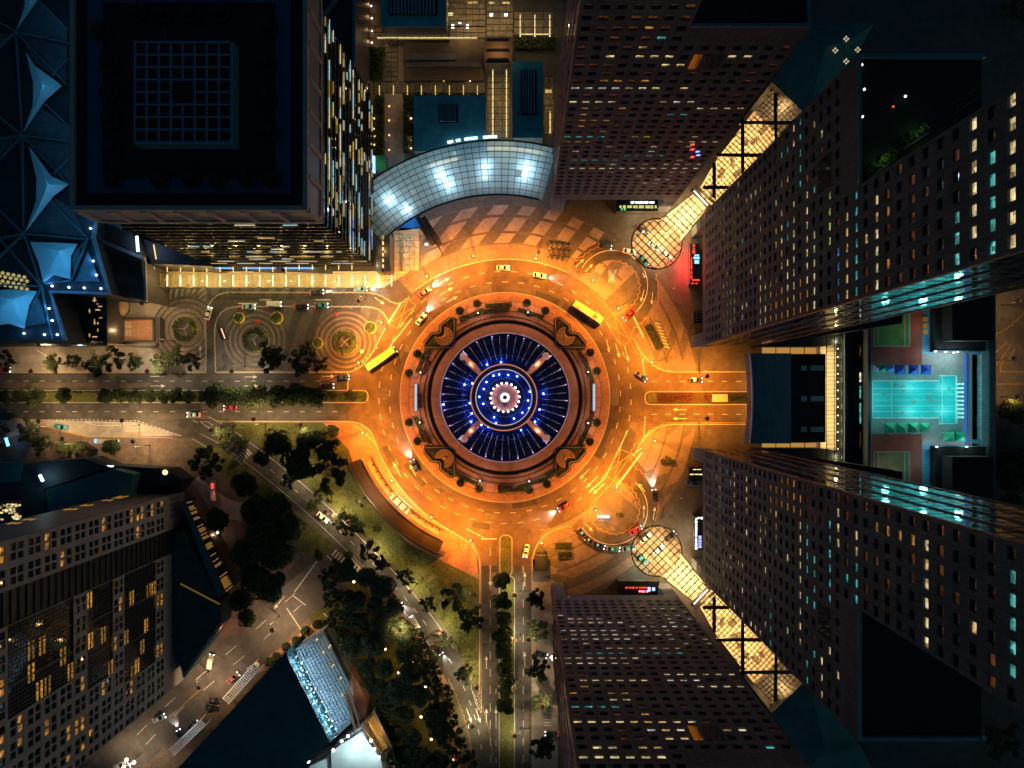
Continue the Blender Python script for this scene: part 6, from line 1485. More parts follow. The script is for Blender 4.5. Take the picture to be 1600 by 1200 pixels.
b2 = block('roof_block', 'square teal roof with a small blue louvre north of the curved glass roof', 'roof block', 647,150,759,236,9,M_tealroof); louvres(b2, 688,166,714,191,9,7,M_lv)
b3 = block('roof_block', 'narrow teal roof with a long blue louvre beside the north tower', 'roof block', 801,96,848,215,10,M_tealroof); louvres(b3, 816,112,837,178,10,5,M_lv)
b4 = block('low_tower', 'dark teal edged block squeezed beside the big glass tower', 'roof block', 505,-60,552,98,26,M_roof)
m = MB(); m.bar(P(553.5,-60,26.4), P(553.5,98,26.4), .9, .5); m.bar(P(500,32,26.4), P(540,-20,26.4), 1.2, .5); m.bar(P(505,33,26.4), P(545,98,26.4), .5, .4); m.build('teal_edge', mat('teal_coping', (.06,.16,.20)), b4)
# glazed arcades with gold light
def arcade(label, u0, v0, u1, v1, h, nu, nv, lights, pw, tubes=(), floor=None, group='glazed arcades of the garden court'):
    t = empty('arcade', P((u0+u1)/2, (v0+v1)/2), label, 'glass arcade', group)
    m = MB(); pbox(m, u0,v0,u1,v1,h-.06,h,0,h); m.build('roof_glass', M_glassclear, t)
    m = MB()
    for k in range(nu+1): pbox(m, u0+(u1-u0)*k/nu-.35,v0,u0+(u1-u0)*k/nu+.35,v1,h,h+.18,0,h)
    for k in range(nv+1): pbox(m, u0,v0+(v1-v0)*k/nv-.35,u1,v0+(v1-v0)*k/nv+.35,h+.003,h+.183,0,h)
    m.build('mullion', M_mullion, t)
    m = MB(); pbox(m, u0,v0,u1,v1,0,.05,0,0); m.build('floor', floor or mat('amber_stone_floor', (.32,.25,.17), .6, var=.3, scale=.5, stain=.3, tile=(1.5,1.5,.05,.7,'floor')), t)
    for (a,b,c,d,mt) in tubes: m = MB(); pbox(m, a,b,c,d,h-1.5,h-1.2,0,h); m.build('light_tube', mt, t)
    for (u, v) in lights: light('arcade_light', P(u,v,h-2.2), pw*.62, (1,.62,.24), t, .4)
    return t
arcade('long gold lit glass arcade along the top edge of the garden court', 575,42,759,60,8,16,2,[(600,55),(640,56),(680,56),(725,55)],420,[(588,55.5,745,57.3,G_warm),(618,49,626,52,G_bluew)])
arcade('glass arcade corner with bright shop lights at the top edge', 698,-40,759,41,8,6,9,[(712,30),(730,30),(712,5),(735,10),(748,25)],560,[(705,35,709,41,G_white),(728,35,732,41,G_white),(716,32,720,34,G_bluew),(700,17,708,21,G_warm),(730,0,746,2,G_gold)])
arcade('amber glass arcade between the corner arcade and the planted walls', 760,-40,802,58,8,4,10,[(768,20),(780,20),(792,20),(768,45),(792,45)],560,[(765,18,770,22,G_white),(788,18,793,22,G_white),(764,0,772,2,G_gold),(785,0,796,2,G_gold)])
arcade('tall gold glass arcade leading down to the curved glass roof', 761,100,797,216,8,3,12,[(771,120),(771,150),(771,180),(790,135),(790,165),(790,205),(778,206)],480,[(769,106,770.6,210,G_warm),(790.5,106,792,212,G_warm)])
arcade('trussed gold glass walkway across the garden court', 562,128,758,146,7,18,1,[(575,138),(620,138),(680,138),(730,138)],380,[(569+k*22,131,570.3+k*22,145,G_gold) for k in range(9)])
arcade('narrow paved glass walkway down the left of the garden court', 602,60,622,127,7,2,9,[(612,75),(612,110)],260)
arcade('amber lit arcade strip between the teal roof and the north tower', 850,120,866,210,6,2,8,[(858,140),(858,165),(858,190)],300,[(852,138,862,142,G_gold),(858,172,861,206,G_gold)])
arcade('gold walled arcade at the top beside the north tower', 803,18,864,55,8,4,3,[(815,40),(835,40),(855,40)],420,[(812,20,813.5,54,G_warm),(835,20,836.5,54,G_warm),(858.5,20,860,54,G_warm),(814,50,858,52,G_warm)])
b5 = block('slab_bridge', 'brown stone bridge slabs crossing above the amber arcade', 'bridge', 757,60,800,99,9,mat('brown_step', (.3,.19,.11)))
for v in (63,79,94): m = MB(); pbox(m, 762,v-2,794,v+2,9,9.6,0,9); m.build('skylight', M_glassdark, b5)
light('bridge_light', P(778,72,13), 500, (1,.6,.25), b5, .3)
b6 = block('planter_terrace', 'stepped brown terrace with plant troughs in the garden court', 'terrace', 632,62,755,124,2.5,mat('brown_stone', (.12,.085,.065), .8))
for v0, v1 in ((84,94),(98,104)): m = MB(); pbox(m, 634,v0,712 if v0 < 90 else 755,v1,2.5,2.9,0,2.5); m.build('slab_step', mat('grey_step', (.13,.13,.15), .7), b6)
_o = ['leftmost','second from the left','third from the left','fourth from the left','fifth from the left','rightmost']
GLAB = ['pinkish garden light in the left strip beside the top arcade, '+q for q in ('topmost','second','third','lowest')]+['left of two amber lights under the long dark hedge','right of two amber lights under the long dark hedge']+['light set in the long plant trough of the court, '+q for q in _o]+['small amber light on the terrace step above the trough, '+q for q in _o[:4]+['rightmost']]+['amber light twinkling in the dark strip beside the glass tower, upper','amber light twinkling in the dark strip beside the glass tower, lower']+['amber light in the hedge left of the paved path, '+q for q in ('topmost','second','third','lowest')]+['pinkish light in the hedge beside the square teal roof, '+q for q in ('topmost','second','lowest')]+['yellow light at the corner of the square teal roof']+['small amber light along the paved path, '+q for q in ('topmost','second','third','lowest')]+['bright light on the trussed walkway, left one','bright light on the trussed walkway, right one','amber light at the right end of the long dark hedge','amber light at the right end of the terrace slab']
for k, (u, v) in enumerate([(577+4,12),(582,31),(582,51),(582,69),(640,82),(669,82),(637,111),(656,111),(680,111),(704,110),(725,110),(747,110),(640,105),(665,105),(690,104),(715,104),(735,104),(573,181),(571,190),(586,187),(585,203),(587,215),(586,228),(643,187),(643,220),(643,234),(658,221),(609,168),(609,190),(609,213),(609,236),(694,128),(735,128),(746,70),(731,88)]):
    bright = u in (643,582,581,637,735)
    t = empty('garden_light', P(u, v), GLAB[k], 'garden light', 'garden lights of the north court')
    t['label'] = GLAB[k]
    MB().lathe([(.1,0),(.1,.9),(.0,.9)], (0,0,0), 6).build('post', M_darksteel, t, rel=True); MB().lathe([(0,1.45),(.22,1.35),(.3,1.1),(.2,.9)], (0,0,0), 8).build('globe', glow('garden_pink' if bright else 'garden_amber', (1,.6,.45) if bright else (1,.5,.12), 7 if bright else 3), t, rel=True)
    light('garden_glow', P(u, v)+Vector((0,0,2.3)), 70 if bright else 40, (1,.5,.2), t, .2)
pc = block('plant_case', 'small glass case with green plants at the corner of the curved roof', 'glass case', 587,243,602,266,5,mat('green_carpet', (.03,.16,.06), .9))
m = MB(); pbox(m, 582,243,585,268,4,6,0,6); m.build('sign', glow('blue_violet_sign', (.3,.45,1), 2.2), pc); light('case_light', P(592,255,7.5), 120, (.3,1,.5), pc, .2)
# ------------------------------------------------------------------ hotel slab at the lower left
HU, HV0, HV1 = 288, 767, 1061
ho = P(HU, HV0); ht = empty('hotel', ho, 'white gridded hotel slab with gold lit windows at the lower left', 'hotel')
M_hw = mat('white_precast', (.185,.188,.20), .75, var=.1, scale=.2, stain=.15)
aY = Vector((0,-1,0)); nX = Vector((1,0,0)); ZTOP = 97.0
dep_ = 74*S
litw = [(74,837),(75,851),(98,864),(98,877),(160,812),(160,825),(204,800),(204,811),(221,795),(221,805),(215,807),(237,790),(237,800),(252,785),(214,824),(214,835),(4,857),(4,875),(186,941),(186,951),(251,934),(251,945),(251,1012),(251,1024),(180,1002),(180,1013),(130,1064),(130,1077),(162,1072),(162,1085),(204,1072),(204,1084),(5,1070),(4,1086),(31,1126),(30,1142),(30,1163),(30,1179),(72,1135),(72,1148),(72,1170),(72,1184),(107,1144),(107,1157),(106,1178),(106,1191),(129,1127),(129,1141),(121,1132),(121,1146),(129,1161),(129,1174),(141,1150),(141,1163),(3,1160),(3,1182)]
litg = [(140,938),(171,956),(207,935),(231,924),(239,920),(229,951),(228,977),(197,997),(222,1011),(231,1005),(161,991),(141,1001),(172,1043),(142,1061),(50,1015),(64,1009),(97,1025),(35,1061),(48,1052),(60,1078),(73,1070),(86,1062),(110,1050),(207,1050),(214,1042)]
m = MB(); wins = []; gl = []
def cellgrid(s0, s1, ns, z0, z1, nz, kind):
    xs = [s0*S+(s1-s0)*S*i/ns for i in range(ns+1)]; zs = [z0+(z1-z0)*j/nz for j in range(nz+1)]
    def hole(i, j):
        w_ = xs[1]-xs[0]; h_ = zs[1]-zs[0]; xc = (xs[i]+xs[i+1])/2; zc_ = (zs[j]+zs[j+1])/2
        k_ = kind(xc/S, zc_)
        if k_ == 'blank': return None
        if k_ == 'skip': return 'skip'
        xo = .28*(1 if i % 2 == 0 else -1); zo = .26*(1 if j % 2 == 0 else -1)
        wins.append((xc+xo, zc_+zo)); return (xc+xo-.85, xc+xo+.85, zc_+zo-.98, zc_+zo+.98)
    wall_grid(m, ho, aY, nX, xs, zs, hole, .4)
cellgrid(2, 52, 4, 14, ZTOP-2, 26, lambda s_, z: 'w')
def kmain(s_, z):
    if 20 < z < 38.8 and s_ < 235: return 'skip'
    if 45.5 < z < 57.8 and s_ < 214: return 'skip'
    if 63.5 < z < 88.5 and s_ < 187: return 'skip'
    return 'w'
cellgrid(90, 294, 17, 14, ZTOP-2, 26, kmain)
def hp(s_, z, d=0): return Vector((ho.x-d, ho.y-s_*S, z))
def wallq(s0, s1, z0, z1, d=0): m.add([hp(s0,z0,d), hp(s1,z0,d), hp(s1,z1,d), hp(s0,z1,d)], [(0,1,2,3)])
wallq(0,2,0,ZTOP); wallq(52,53,0,ZTOP); wallq(2,52,0,14); wallq(2,52,ZTOP-2,ZTOP); wallq(89,90,0,ZTOP); wallq(90,294,0,14); wallq(90,294,ZTOP-2,ZTOP)
m.build('front_wall', M_hw, ht)
m = MB(); m.box(ho.x-dep_, ho.x-.62, ho.y-294*S+.1, ho.y-.1, 0, ZTOP-.5); m.build('core', mat('dark_curtain_wall', (.03,.035,.04)), ht)
m = MB(); m.box(ho.x-dep_, ho.x, ho.y-.12, ho.y, 0, ZTOP); m.build('side_wall', M_stonedark, ht)
m = MB(); m.box(ho.x-dep_-.3, ho.x+.05, ho.y-294*S, ho.y+.15, ZTOP, ZTOP+.8); m.build('roof', M_roof, ht)
m = MB()
for k in range(34): m.box(ho.x-.6, ho.x-.25, ho.y-89*S, ho.y-53*S, 2+k*2.8, 3.2+k*2.8)
m.build('louvre_band', mat('black_louvre', (.018,.02,.024), .5), ht)
m = MB()
for k in range(9): m.box(ho.x+.01, ho.x+.05, ho.y-(100+2.2)*S, ho.y-100*S, 2+k*1.1, 2.6+k*1.1)
for s_ in (6,14,22,30,120,150,180,210): 
    for k in range(5): m.box(ho.x+.01, ho.x+.06, ho.y-(s_+4)*S, ho.y-s_*S, 4.5+k*1.3, 5.1+k*1.3)
m.build('vent', M_stonedark, ht)
pm = {}
for xc, zc_ in wins:
    p = hp(xc/S, zc_, .36); u, v = proj(p); k_ = 'x'
    if any(abs(u-a) < 6 and abs(v-b) < 6 for a, b in litw): k_ = 'o'
    inst('window', pane_mesh(aY, 1.72, 1.98, k_), ht, p-ho)
# dark glass bays with a fine grid; a few rooms lit behind blinds
bays = [(89,235,20.24,38.9,6,6),(89,214.5,45.2,57.65,4,4),(89,187,63.9,88.8,8,6)]
gm = glow('amber_blind', (1,.44,.06), .45, .7, 2.0); gmd = glow('dim_amber_blind', (.8,.38,.06), .28, .7, 2.0)
for s0, s1, z0, z1, nz, ns in bays:
    m = MB()
    for k in range(nz*3+1): z = z0+(z1-z0)*k/(nz*3); m.box(ho.x-.5, ho.x-.40, ho.y-s1*S, ho.y-s0*S, z-.05, z+.05)
    for k in range(int((s1-s0)/4.5)+1): y = ho.y-(s0+k*4.5)*S; m.box(ho.x-.5, ho.x-.402, y-.05, y+.05, z0, z1)
    for q in (.33,.66): y = ho.y-(s0+(s1-s0)*q)*S; m.box(ho.x-.5, ho.x-.2, y-.15, y+.15, z0, z1)
    m.build('glazing_bar', mat('bay_grid', (.06,.065,.07), .4), ht)
    m = MB(); m.add([hp(s0,z0,.56), hp(s1,z0,.56), hp(s1,z1,.56), hp(s0,z1,.56)], [(0,1,2,3)]); m.build('bay_glass', M_glassdark, ht)
for (u, v) in [q for i_, q in enumerate(litg) if i_ % 4 != 1]:
    for s0, s1, z0, z1, nz, ns in bays:
        best = None
        for a_ in range(60):
            for b_ in range(24):
                s_ = s0+(s1-s0)*(a_+.5)/60; z = z0+(z1-z0)*(b_+.5)/24; q = proj(hp(s_, z, .5)); d = (q[0]-u)**2+(q[1]-v)**2
                if best is None or d < best[0]: best = (d, s_, z)
        if best[0] < 12:
            for k in (-1, 1):
                m = MB(); c = hp(best[1], best[2]+k*.75, .45); m.box(c.x-.03, c.x+.03, c.y-2.2, c.y+2.2, c.z-.34, c.z+.34); m.build('lit_blind', gm if (int(u)+int(v)) % 3 else gmd, ht)
            break
for z in (67,61,43,35,24,18,14.5,10.5,6,3):
    for k in (-1,1):
        m = MB(); x = P(228,767).x+k*.9; m.box(x-.5, x+.5, ho.y+.01, ho.y+.06, z-1.3, z+1.3); m.build('lit_blind', gm, ht)
# low roofs round the hotel
lr = empty('hotel_podium', P(140,760), 'low teal roofed hotel podium beside the white slab', 'podium')
def roofpoly(poly, z, mt, par, nm='roof', z0=0): m = MB(); m.prism([(p.x,p.y) for p in px(poly, z)], z0, z); return m.build(nm, mt, par)
roofpoly([(70,766),(176,733),(210,741),(202,768),(205,790),(80,830)], 14, M_deepteal, lr); roofpoly([(-60,745),(60,722),(130,716),(172,731),(68,764),(68,800),(-60,820)], 11, M_roof, lr)
roofpoly([(-60,724),(36,722),(30,752),(-60,760)], 11.3, M_deepteal, lr, 'roof', 10); roofpoly([(176,728),(262,733),(285,750),(208,772),(210,742)], 9, M_roof, lr)
m = MB(); m.bar(P(62,742,13), P(67,752,13), .8, .4); m.build('light_bar', G_bluew, lr); light('bar_glow', P(70,747,14.5), 700, (.5,.75,.8), lr, .3)
m = MB(); m.bar(P(157,728,9.5), P(177,728.5,9.5), .4, .4); m.build('light_bar', G_bluew, lr); m = MB(); m.lathe([(0,.4),(.8,.3),(.9,0)], P(258,738,9.1), 10); m.build('roof_lamp', G_warm, lr)
m = MB()
for k in range(30): p = P(sr.uniform(-5,30), sr.uniform(788,812), 12); m.obox((p.x,p.y,0), sr.uniform(.5,2), .5, .2, sr.choice((0,.3)), 0, 12)
m.build('terrace_light', M_WIN['y'], lr); roofpoly([(-40,785),(32,782),(34,818),(-40,830)], 11.9, M_stonedark, lr, 'terrace')
M_roofblack = mat('ink_teal_roof', (.010,.055,.075), .6, var=.2, scale=.2, stain=.3, tile=(3,3,.05,.6,'floor'))
er = empty('entrance_wing', P(315,900), 'low dark teal entrance wing with gold lit glass strip east of the hotel', 'wing')
roofpoly([(283,786),(290,783),(352,925),(340,935)], 8, M_deepteal, er, 'edge_roof'); roofpoly([(291,784),(302,782),(366,914),(353,926)], 7.7, M_stonedark, er, 'glass_strip')
m = MB(); me = MB()
for k in range(64):
    t_ = k/63; a, b = P(292+t_*61,786+t_*138,7.9), P(302+t_*63,783+t_*131,7.9); (m if sr.random() < .5 else me).bar(a+Vector((0,0,.1)), b.lerp(a, sr.uniform(0,.3))+Vector((0,0,.1)), .17, .12)
m.build('gold_slat', glow('gold_slat', (1,.50,.10), .45), er); me.build('dark_slat', M_darksteel, er)
roofpoly([(272,912),(343,940),(346,975),(286,1058),(272,1000)], 9, M_roofblack, er, 'dark_roof'); roofpoly([(270,835),(284,830),(338,935),(272,909)], 9.5, M_roofblack, er, 'dark_roof')
m = MB(); m.bar(P(282,912,9.6), P(343,944,9.6), .4, .4); m.build('gold_edge', glow('dim_gold_edge', (1,.55,.12), .12), er); m = MB(); m.bar(P(346,974,9.3), P(287,1058,9.3), 1.0, .5); m.build('edge_trim', M_frame, er)
for u, v, pw in ((346,848,1800),(354,861,1800),(360,878,1500),(345,830,250)):
    t = empty('wall_lamp', P(u, v), 'glaring white lamp on the walk east of the hotel wing, %s' % {848:'topmost bright one',861:'middle bright one',878:'lowest bright one',830:'small one at the top'}[v], 'lamp', 'lamps along the hotel walk')
    MB().lathe([(.12,0),(.1,2.6),(0,2.6)], (0,0,0), 6).build('post', M_darksteel, t, rel=True); MB().lathe([(0,3.5),(.4,3.3),(.5,2.9),(.3,2.5)], (0,0,0), 10).build('globe', glow('peach_globe', (1,.8,.6), 8), t, rel=True); light('lamp_glow', P(u,v)+Vector((0,0,4.6)), pw, (1,.5,.25), t, .3)
light('red_walk_light', P(350,985,4), 700, (1,.25,.12)); light('foot_glow', P(250,1095,4), 260, (1,.5,.15)); light('foot_glow', P(335,1075,5), 500, (1,.5,.2)); light('foot_glow', P(185,1170,5), 700, (1,.6,.25))
m = MB(); m.prism([(p.x,p.y) for p in px([(328,752),(336,750),(337,782),(329,783)], 4)], 3.4, 4); cpy = top(m, 'gate_canopy', M_frame, 'small pale gate canopy with a red sign at the head of the hotel lane', 'canopy'); m = MB(); pbox(m,330,755,334,763,4,4.3,0,4); m.build('sign', G_red, cpy)
light('gate_glow', P(333,775,6), 200, (1,.3,.15), None, .2)
# exhibition building at the bottom with latticed glass roof
eb = empty('convention_building', P(420,1130), 'navy roofed building with latticed blue white glass roof at the bottom', 'building')
roofpoly([(255,1225),(447,1019),(452,1034),(516,1160),(500,1172),(446,1225)], 18, mat('navy_sheet_roof', (.018,.085,.105), .7, var=.2, scale=.15, tile=(3,3,.05,.75,'floor')), eb)
gq = [(449,1021),(505,986),(512,1000),(545,1065),(548,1130),(516,1160)]
roofpoly(gq, 10, mat('lit_hall_floor', (.18,.24,.28), .5, var=.4, scale=1.5), eb, 'hall_floor')
bars = MB(); pan = MB(); sv = R(62)
grid_roof(lambda u, v: in_poly(u, v, gq), (440,980,560,1165), 5.4, R(62), 17.5, lambda u, v: 17.5, bars, pan, .14, 1)
for k in range(70):
    u, v = sr.uniform(450,545), sr.uniform(990,1160)
    if in_poly(u, v, gq): a = P(u, v, 16.4); an = R(sr.choice((62,-28)))*-1; l = sr.uniform(.5,2.5); bars.bar(a-Vector((math.cos(an),math.sin(an),0))*l, a+Vector((math.cos(an),math.sin(an),0))*l, .12)
bars.build('lattice', mat('lattice_steel', (.35,.40,.42), .4, metal=.4), eb); pan.build('roof_glass', M_glassclear, eb)
for k in range(11):
    t_ = k/10; u, v = 462+t_*55, 1030+t_*110; light('hall_light', P(u+sr.uniform(-3,3),v,14.5), 900, (.55,.8,1), eb, .3)
    for q in range(4): p = P(u+sr.uniform(-9,9), v+sr.uniform(-6,6), 13); MB().obox((p.x,p.y,0), sr.uniform(.4,1.0), .5, .2, sv, 0, 13).build('strip_lamp', glow('ice_lamp', (.7,.9,1), 2.5), eb)
for u, v in ((495,1000),(515,1010),(520,1040),(532,1060),(505,1020),(535,1085)): light('amber_hall_light', P(u,v,14), 160, (1,.55,.15), eb, .2); p = P(u,v,13); MB().obox((p.x,p.y,0), 1.2, .5, .2, 1, 0, 13).build('amber_lamp', G_gold, eb)
roofpoly([(517,1176),(566,1143),(594,1182),(606,1235),(520,1235)], 14, M_white, eb, 'white_roof'); roofpoly([(484,1197),(509,1186),(515,1230),(470,1230)], 14, M_white, eb, 'white_roof')
m = MB(); m.bar(P(480,1192,15), P(566,1141,15), .7, .8); m.bar(P(566,1141,15), P(600,1190,15), .7, .8); m.build('edge_trim', M_darksteel, eb)
for u, v in ((482,1190),(521,1172),(534,1158),(544,1150),(580,1157),(585,1170),(592,1183)): p = P(u,v,15.4); MB().lathe([(0,.5),(.4,.4),(.5,0)], p, 8).build('floodlight', glow('cool_flood', (.85,.98,1), 8), eb)
for u, v, pw in ((560,1160,2600),(545,1185,1600),(580,1190,1500),(498,1205,500)): light('flood', P(u,v,18.5), pw*.55, (.65,.95,1), eb, .4)
roofpoly([(574,1128),(586,1114),(608,1166),(598,1174)], 10, mat('gold_floor_wood', (.55,.33,.08), .6, tile=(.5,8,.05,.7,'floor')), eb, 'gold_deck'); light('gold_deck_light', P(590,1145,14), 700, (1,.6,.15), eb, .3)
m = MB(); m.bar(P(568,1132,11), P(597,1180,11), .9, 1); m.bar(P(584,1110,11), P(611,1168,11), .9, 1); m.bar(P(611,1168,11), P(600,1180,11), .8, 1); m.bar(P(540,1085,11), P(556,1140,11), .8, 1.2); m.bar(P(548,1080,11), P(562,1135,11), .5, 1.0); m.build('brown_frame', mat('brown_frame', (.14,.08,.06), .6), eb)
roofpoly([(534,1050),(548,1045),(574,1095),(572,1120),(560,1128),(546,1085)], 4, mat('terracotta_roof', (.24,.12,.08), .7), eb, 'terracotta_roof'); light('terracotta_light', P(560,1080,8), 350, (1,.6,.4), eb, .3)
# white slatted pergolas, planters along the side street
for (a, b, wd_, lb) in (((268,1176),(318,1128),11,'lower white slatted pergola along the navy roof'),((352,1096),(402,1040),12,'upper white slatted pergola along the navy roof')):
    t = empty('pergola', P((a[0]+b[0])/2,(a[1]+b[1])/2), lb, 'pergola', 'white slatted pergolas'); h_ = 4.5; A_, B_ = P(*a,h_), P(*b,h_); d = (B_-A_).normalized(); q = Vector((-d.y,d.x,0))*wd_*S/2
    m = MB(); m.bar(A_+q,B_+q,.35,.4); m.bar(A_-q,B_-q,.35,.4); m.build('rail', M_white, t); n_ = int((B_-A_).length/.75)
    sm = MB().box(-.14,.14,-wd_*S/2+.2,wd_*S/2-.2,-.12,.12).mesh('slat', [M_white])
    for k in range(n_): c = A_.lerp(B_, (k+.5)/n_); inst('slat', sm, t, c-off(t)+Vector((0,0,.02)), math.atan2(d.y,d.x))
    for f in (0,1):
        for s_ in (q,-q): p = A_.lerp(B_, f)+s_; MB().tube([(p.x,p.y,0),(p.x,p.y,h_-.2)], .12, 6).build('post', M_white, t)
    light('pergola_light', P((a[0]+b[0])/2-6,(a[1]+b[1])/2-4,9), 420, (.8,.9,1), t, .4)
for k, (u, v) in enumerate([(496,975),(478,985),(464,1000),(448,1009),(422,1033),(433,1025)]):
    t = empty('planter', P(u,v), 'planter on the lit terrace strip by the latticed roof, %s from the top right' % ('first','second','third','fourth','sixth','fifth')[k], 'planter', 'planters on the terrace strip'); MB().lathe([(1.5,0),(1.7,.7),(1.4,.7),(1.3,.5),(0,.5)], (0,0,0), 8).build('pot', M_stonedark, t, rel=True); inst('plants', shrub_m[k % 3], t, (0,0,.1))
m = MB(); m.flat(px([(420,1045),(440,1022),(505,980),(498,968),(425,1022),(400,1052)]), .03); struct(m, 'terrace', M_pave_r)
for u, v, pw in ((490,975,420),(455,1000,500),(425,1030,380)): light('terrace_light', P(u,v,5), pw, (1,.5,.18), None, .3)

# ------------------------------------------------------------------ curved pavilion south-west of the ring, shelters, plaza furniture
pv = empty('curved_pavilion', cpx and CP(250,225), 'long curved brown pavilion roof with dark rear wall hugging the south-west ring kerb', 'pavilion')
def sec(r0, r1, a0, a1, z0, z1, nm, mt, par=pv): m = MB(); csec(m, r0, r1, a0, a1, z0, z1, 20); return m.build(nm, mt, par)
sec(241,259,203,247,3.4,3.9,'roof',mat('brown_roof', (.030,.020,.016), .8, var=.2)); sec(259.5,262,201,248,0,4.4,'rear_wall',M_stonedark); sec(264,267,203,247,0,1.2,'rear_step',M_black); sec(239.5,241,204,246,3.5,4.3,'fascia',M_darksteel)
sec(233,239,206,219,0,.5,'bench_wall',M_frame); sec(233,239,229,245,0,.5,'bench_wall',M_frame); sec(227,228.5,205,246,0,1.0,'railing',M_stonedark)
for k in range(13): sec(229,238,206+k*3.05,206.6+k*3.05,.02,.4,'bay_divider',M_stonedark)
gs = empty('glass_shelter', CP(234,224), 'brightly lit glass shelter roof on the curved pavilion', 'shelter')
q = [(605,777),(616,766),(645,793),(635,806)]; m = MB(); m.flat(px(q, 4.2), 4.25); m.build('roof_glass', M_glassclear, gs)
m = MB(); 
for i in range(4): m.bar(P(*q[i],4.35), P(*q[(i+1)%4],4.35), .22)
for t_ in (.25,.5,.75): m.bar(P(q[0][0]+(q[3][0]-q[0][0])*t_, q[0][1]+(q[3][1]-q[0][1])*t_,4.35), P(q[1][0]+(q[2][0]-q[1][0])*t_, q[1][1]+(q[2][1]-q[1][1])*t_,4.35), .12)
m.bar(P(610,771.5,4.36), P(640,799.5,4.36), .12); m.build('frame', M_mullion, gs); m = MB(); m.flat(px(q), .05); m.build('floor', mat('white_terrazzo', (.5,.52,.52)), gs)
for t_ in (.25,.5,.75): light('shelter_light', P(610+30*t_,772+28*t_,3.4), 420, (1,.80,.5), gs, .3)
bs = empty('bus_stop', P(165,690), 'bus stop shelter with a blue lit panel beside the lay-by', 'bus stop'); m = MB(); pbox(m,148,686,186,693,2.9,3.2,0,3); m.build('roof', mat('grey_roof_panel', (.25,.26,.28), .5), bs); m = MB(); pbox(m,148,686,152,692,3.2,3.4,0,3); m.build('panel', glow('cyan_panel', (.1,.45,1), 1.6), bs); m = MB(); pbox(m,183,688,186.5,692,3.2,3.4,0,3); m.build('end_lamp', glow('mint_lamp', (.8,1,.85), 2), bs)
for u in (150,184): p = P(u,692); MB().tube([(p.x,p.y,0),(p.x,p.y,2.9)], .08, 6).build('post', M_steel, bs)
light('stop_light', P(185,690,4.6), 130, (.9,1,.8), bs, .2)
bb = empty('billboard', P(11,690), 'glowing blue and white billboard near the left edge', 'billboard'); m = MB(); m.bar(P(9,684,4), P(13,697,4), .9, .3); m.build('screen', glow('sky_blue_screen', (.15,.5,1), 3), bb); p = P(11,690); MB().tube([(p.x,p.y,0),(p.x,p.y,3.8)], .15, 6).build('post', M_steel, bb); light('screen_glow', P(14,692,5.5), 220, (.3,.5,1), bb, .2)
# planted strips of the east road median
for u0, u1, mt, lb in ((1028,1082,M_leafred,'long red brown planting strip in the east road median'),(1100,1112,M_leafred,'short red planting block in the east road median'),(1138,1172,M_leaf,'dark planting strip at the hall end of the east road median')):
    mb = MB(); l = (u1-u0)*S; leafy_box(mb, jr, l, 11*S, .8, int(l*70), .18); t = empty('planting_bed', P((u0+u1)/2,621.5,.12), lb, 'planter', 'planting in the east road median'); mb.build('plants', mt, t, rel=True); MB().box(-l/2,l/2,-6*S,6*S,0,.18).build('soil_bed', M_soil, t, rel=True)
m = MB(); pbox(m,1113,616,1137,628,.12,1.1,0,1.1); top(m,'vent_box', mat('peach_panel', (.45,.33,.26), .7), 'pale flat topped vent box in the east road median', 'vent box')
m = MB(); pbox(m,1012,614,1026,629,.12,.2,0,0); tag(m.build('grass', M_grass), kind='structure')
# cafe tables, sculptures and screens on the drop-off islands
for k, (u, v) in enumerate([(860+a*8+(b%2)*2, 381+b*10+a*.8) for b in range(3) for a in range(4)]):
    t = empty('cafe_table', P(u,v), 'dark round table at the north kerb, %s row, %s from the left' % (('top','middle','bottom')[k//4], ('first','second','third','fourth')[k%4]), 'table', 'tables at the north kerb')
    MB().lathe([(0,.76),(.62,.75),(.62,.70),(.08,.68),(.07,.05),(.4,.03),(.4,0)], (0,0,0), 12).build('table_top', M_stonedark, t, rel=True)
    for a in range(4): MB().obox((1.05*math.cos(R(a*90+20)),1.05*math.sin(R(a*90+20)),0), .45, .45, .45, R(a*90+20), 0, 0).build('stool', M_darksteel, t, rel=True)
pr = empty('pyramid_sculpture', P(957,431), 'small glass pyramid skylight on the north-east drop-off island', 'skylight'); c = P(957,431); m = MB(); b = [c+Vector(q) for q in ((-1.4,-2.2,0),(1.4,-2.2,0),(1.4,2.2,0),(-1.4,2.2,0),(0,0,2.2))]; m.add(b, [(0,1,4),(1,2,4),(2,3,4),(3,0,4)]); m.build('faces', mat('grey_pyramid', (.2,.2,.22), .3), pr); m = MB(); m.bar(b[4], b[4]+Vector((.0,-2.6,-1.9)), .12); m.bar(b[4], b[0], .1); m.bar(b[4], b[2], .1); m.build('ridge', M_white, pr)
sg_ = empty('lit_sign', P(942,807), 'white glowing sign on the south-east drop-off island', 'sign'); m = MB(); pbox(m,934,806,952,808.5,.5,1.9,0,1); m.build('board', G_white, sg_); m = MB(); pbox(m,936,806.6,937,808,0,.5,0,0); pbox(m,949,806.6,950,808,0,.5,0,0); m.build('leg', M_steel, sg_)
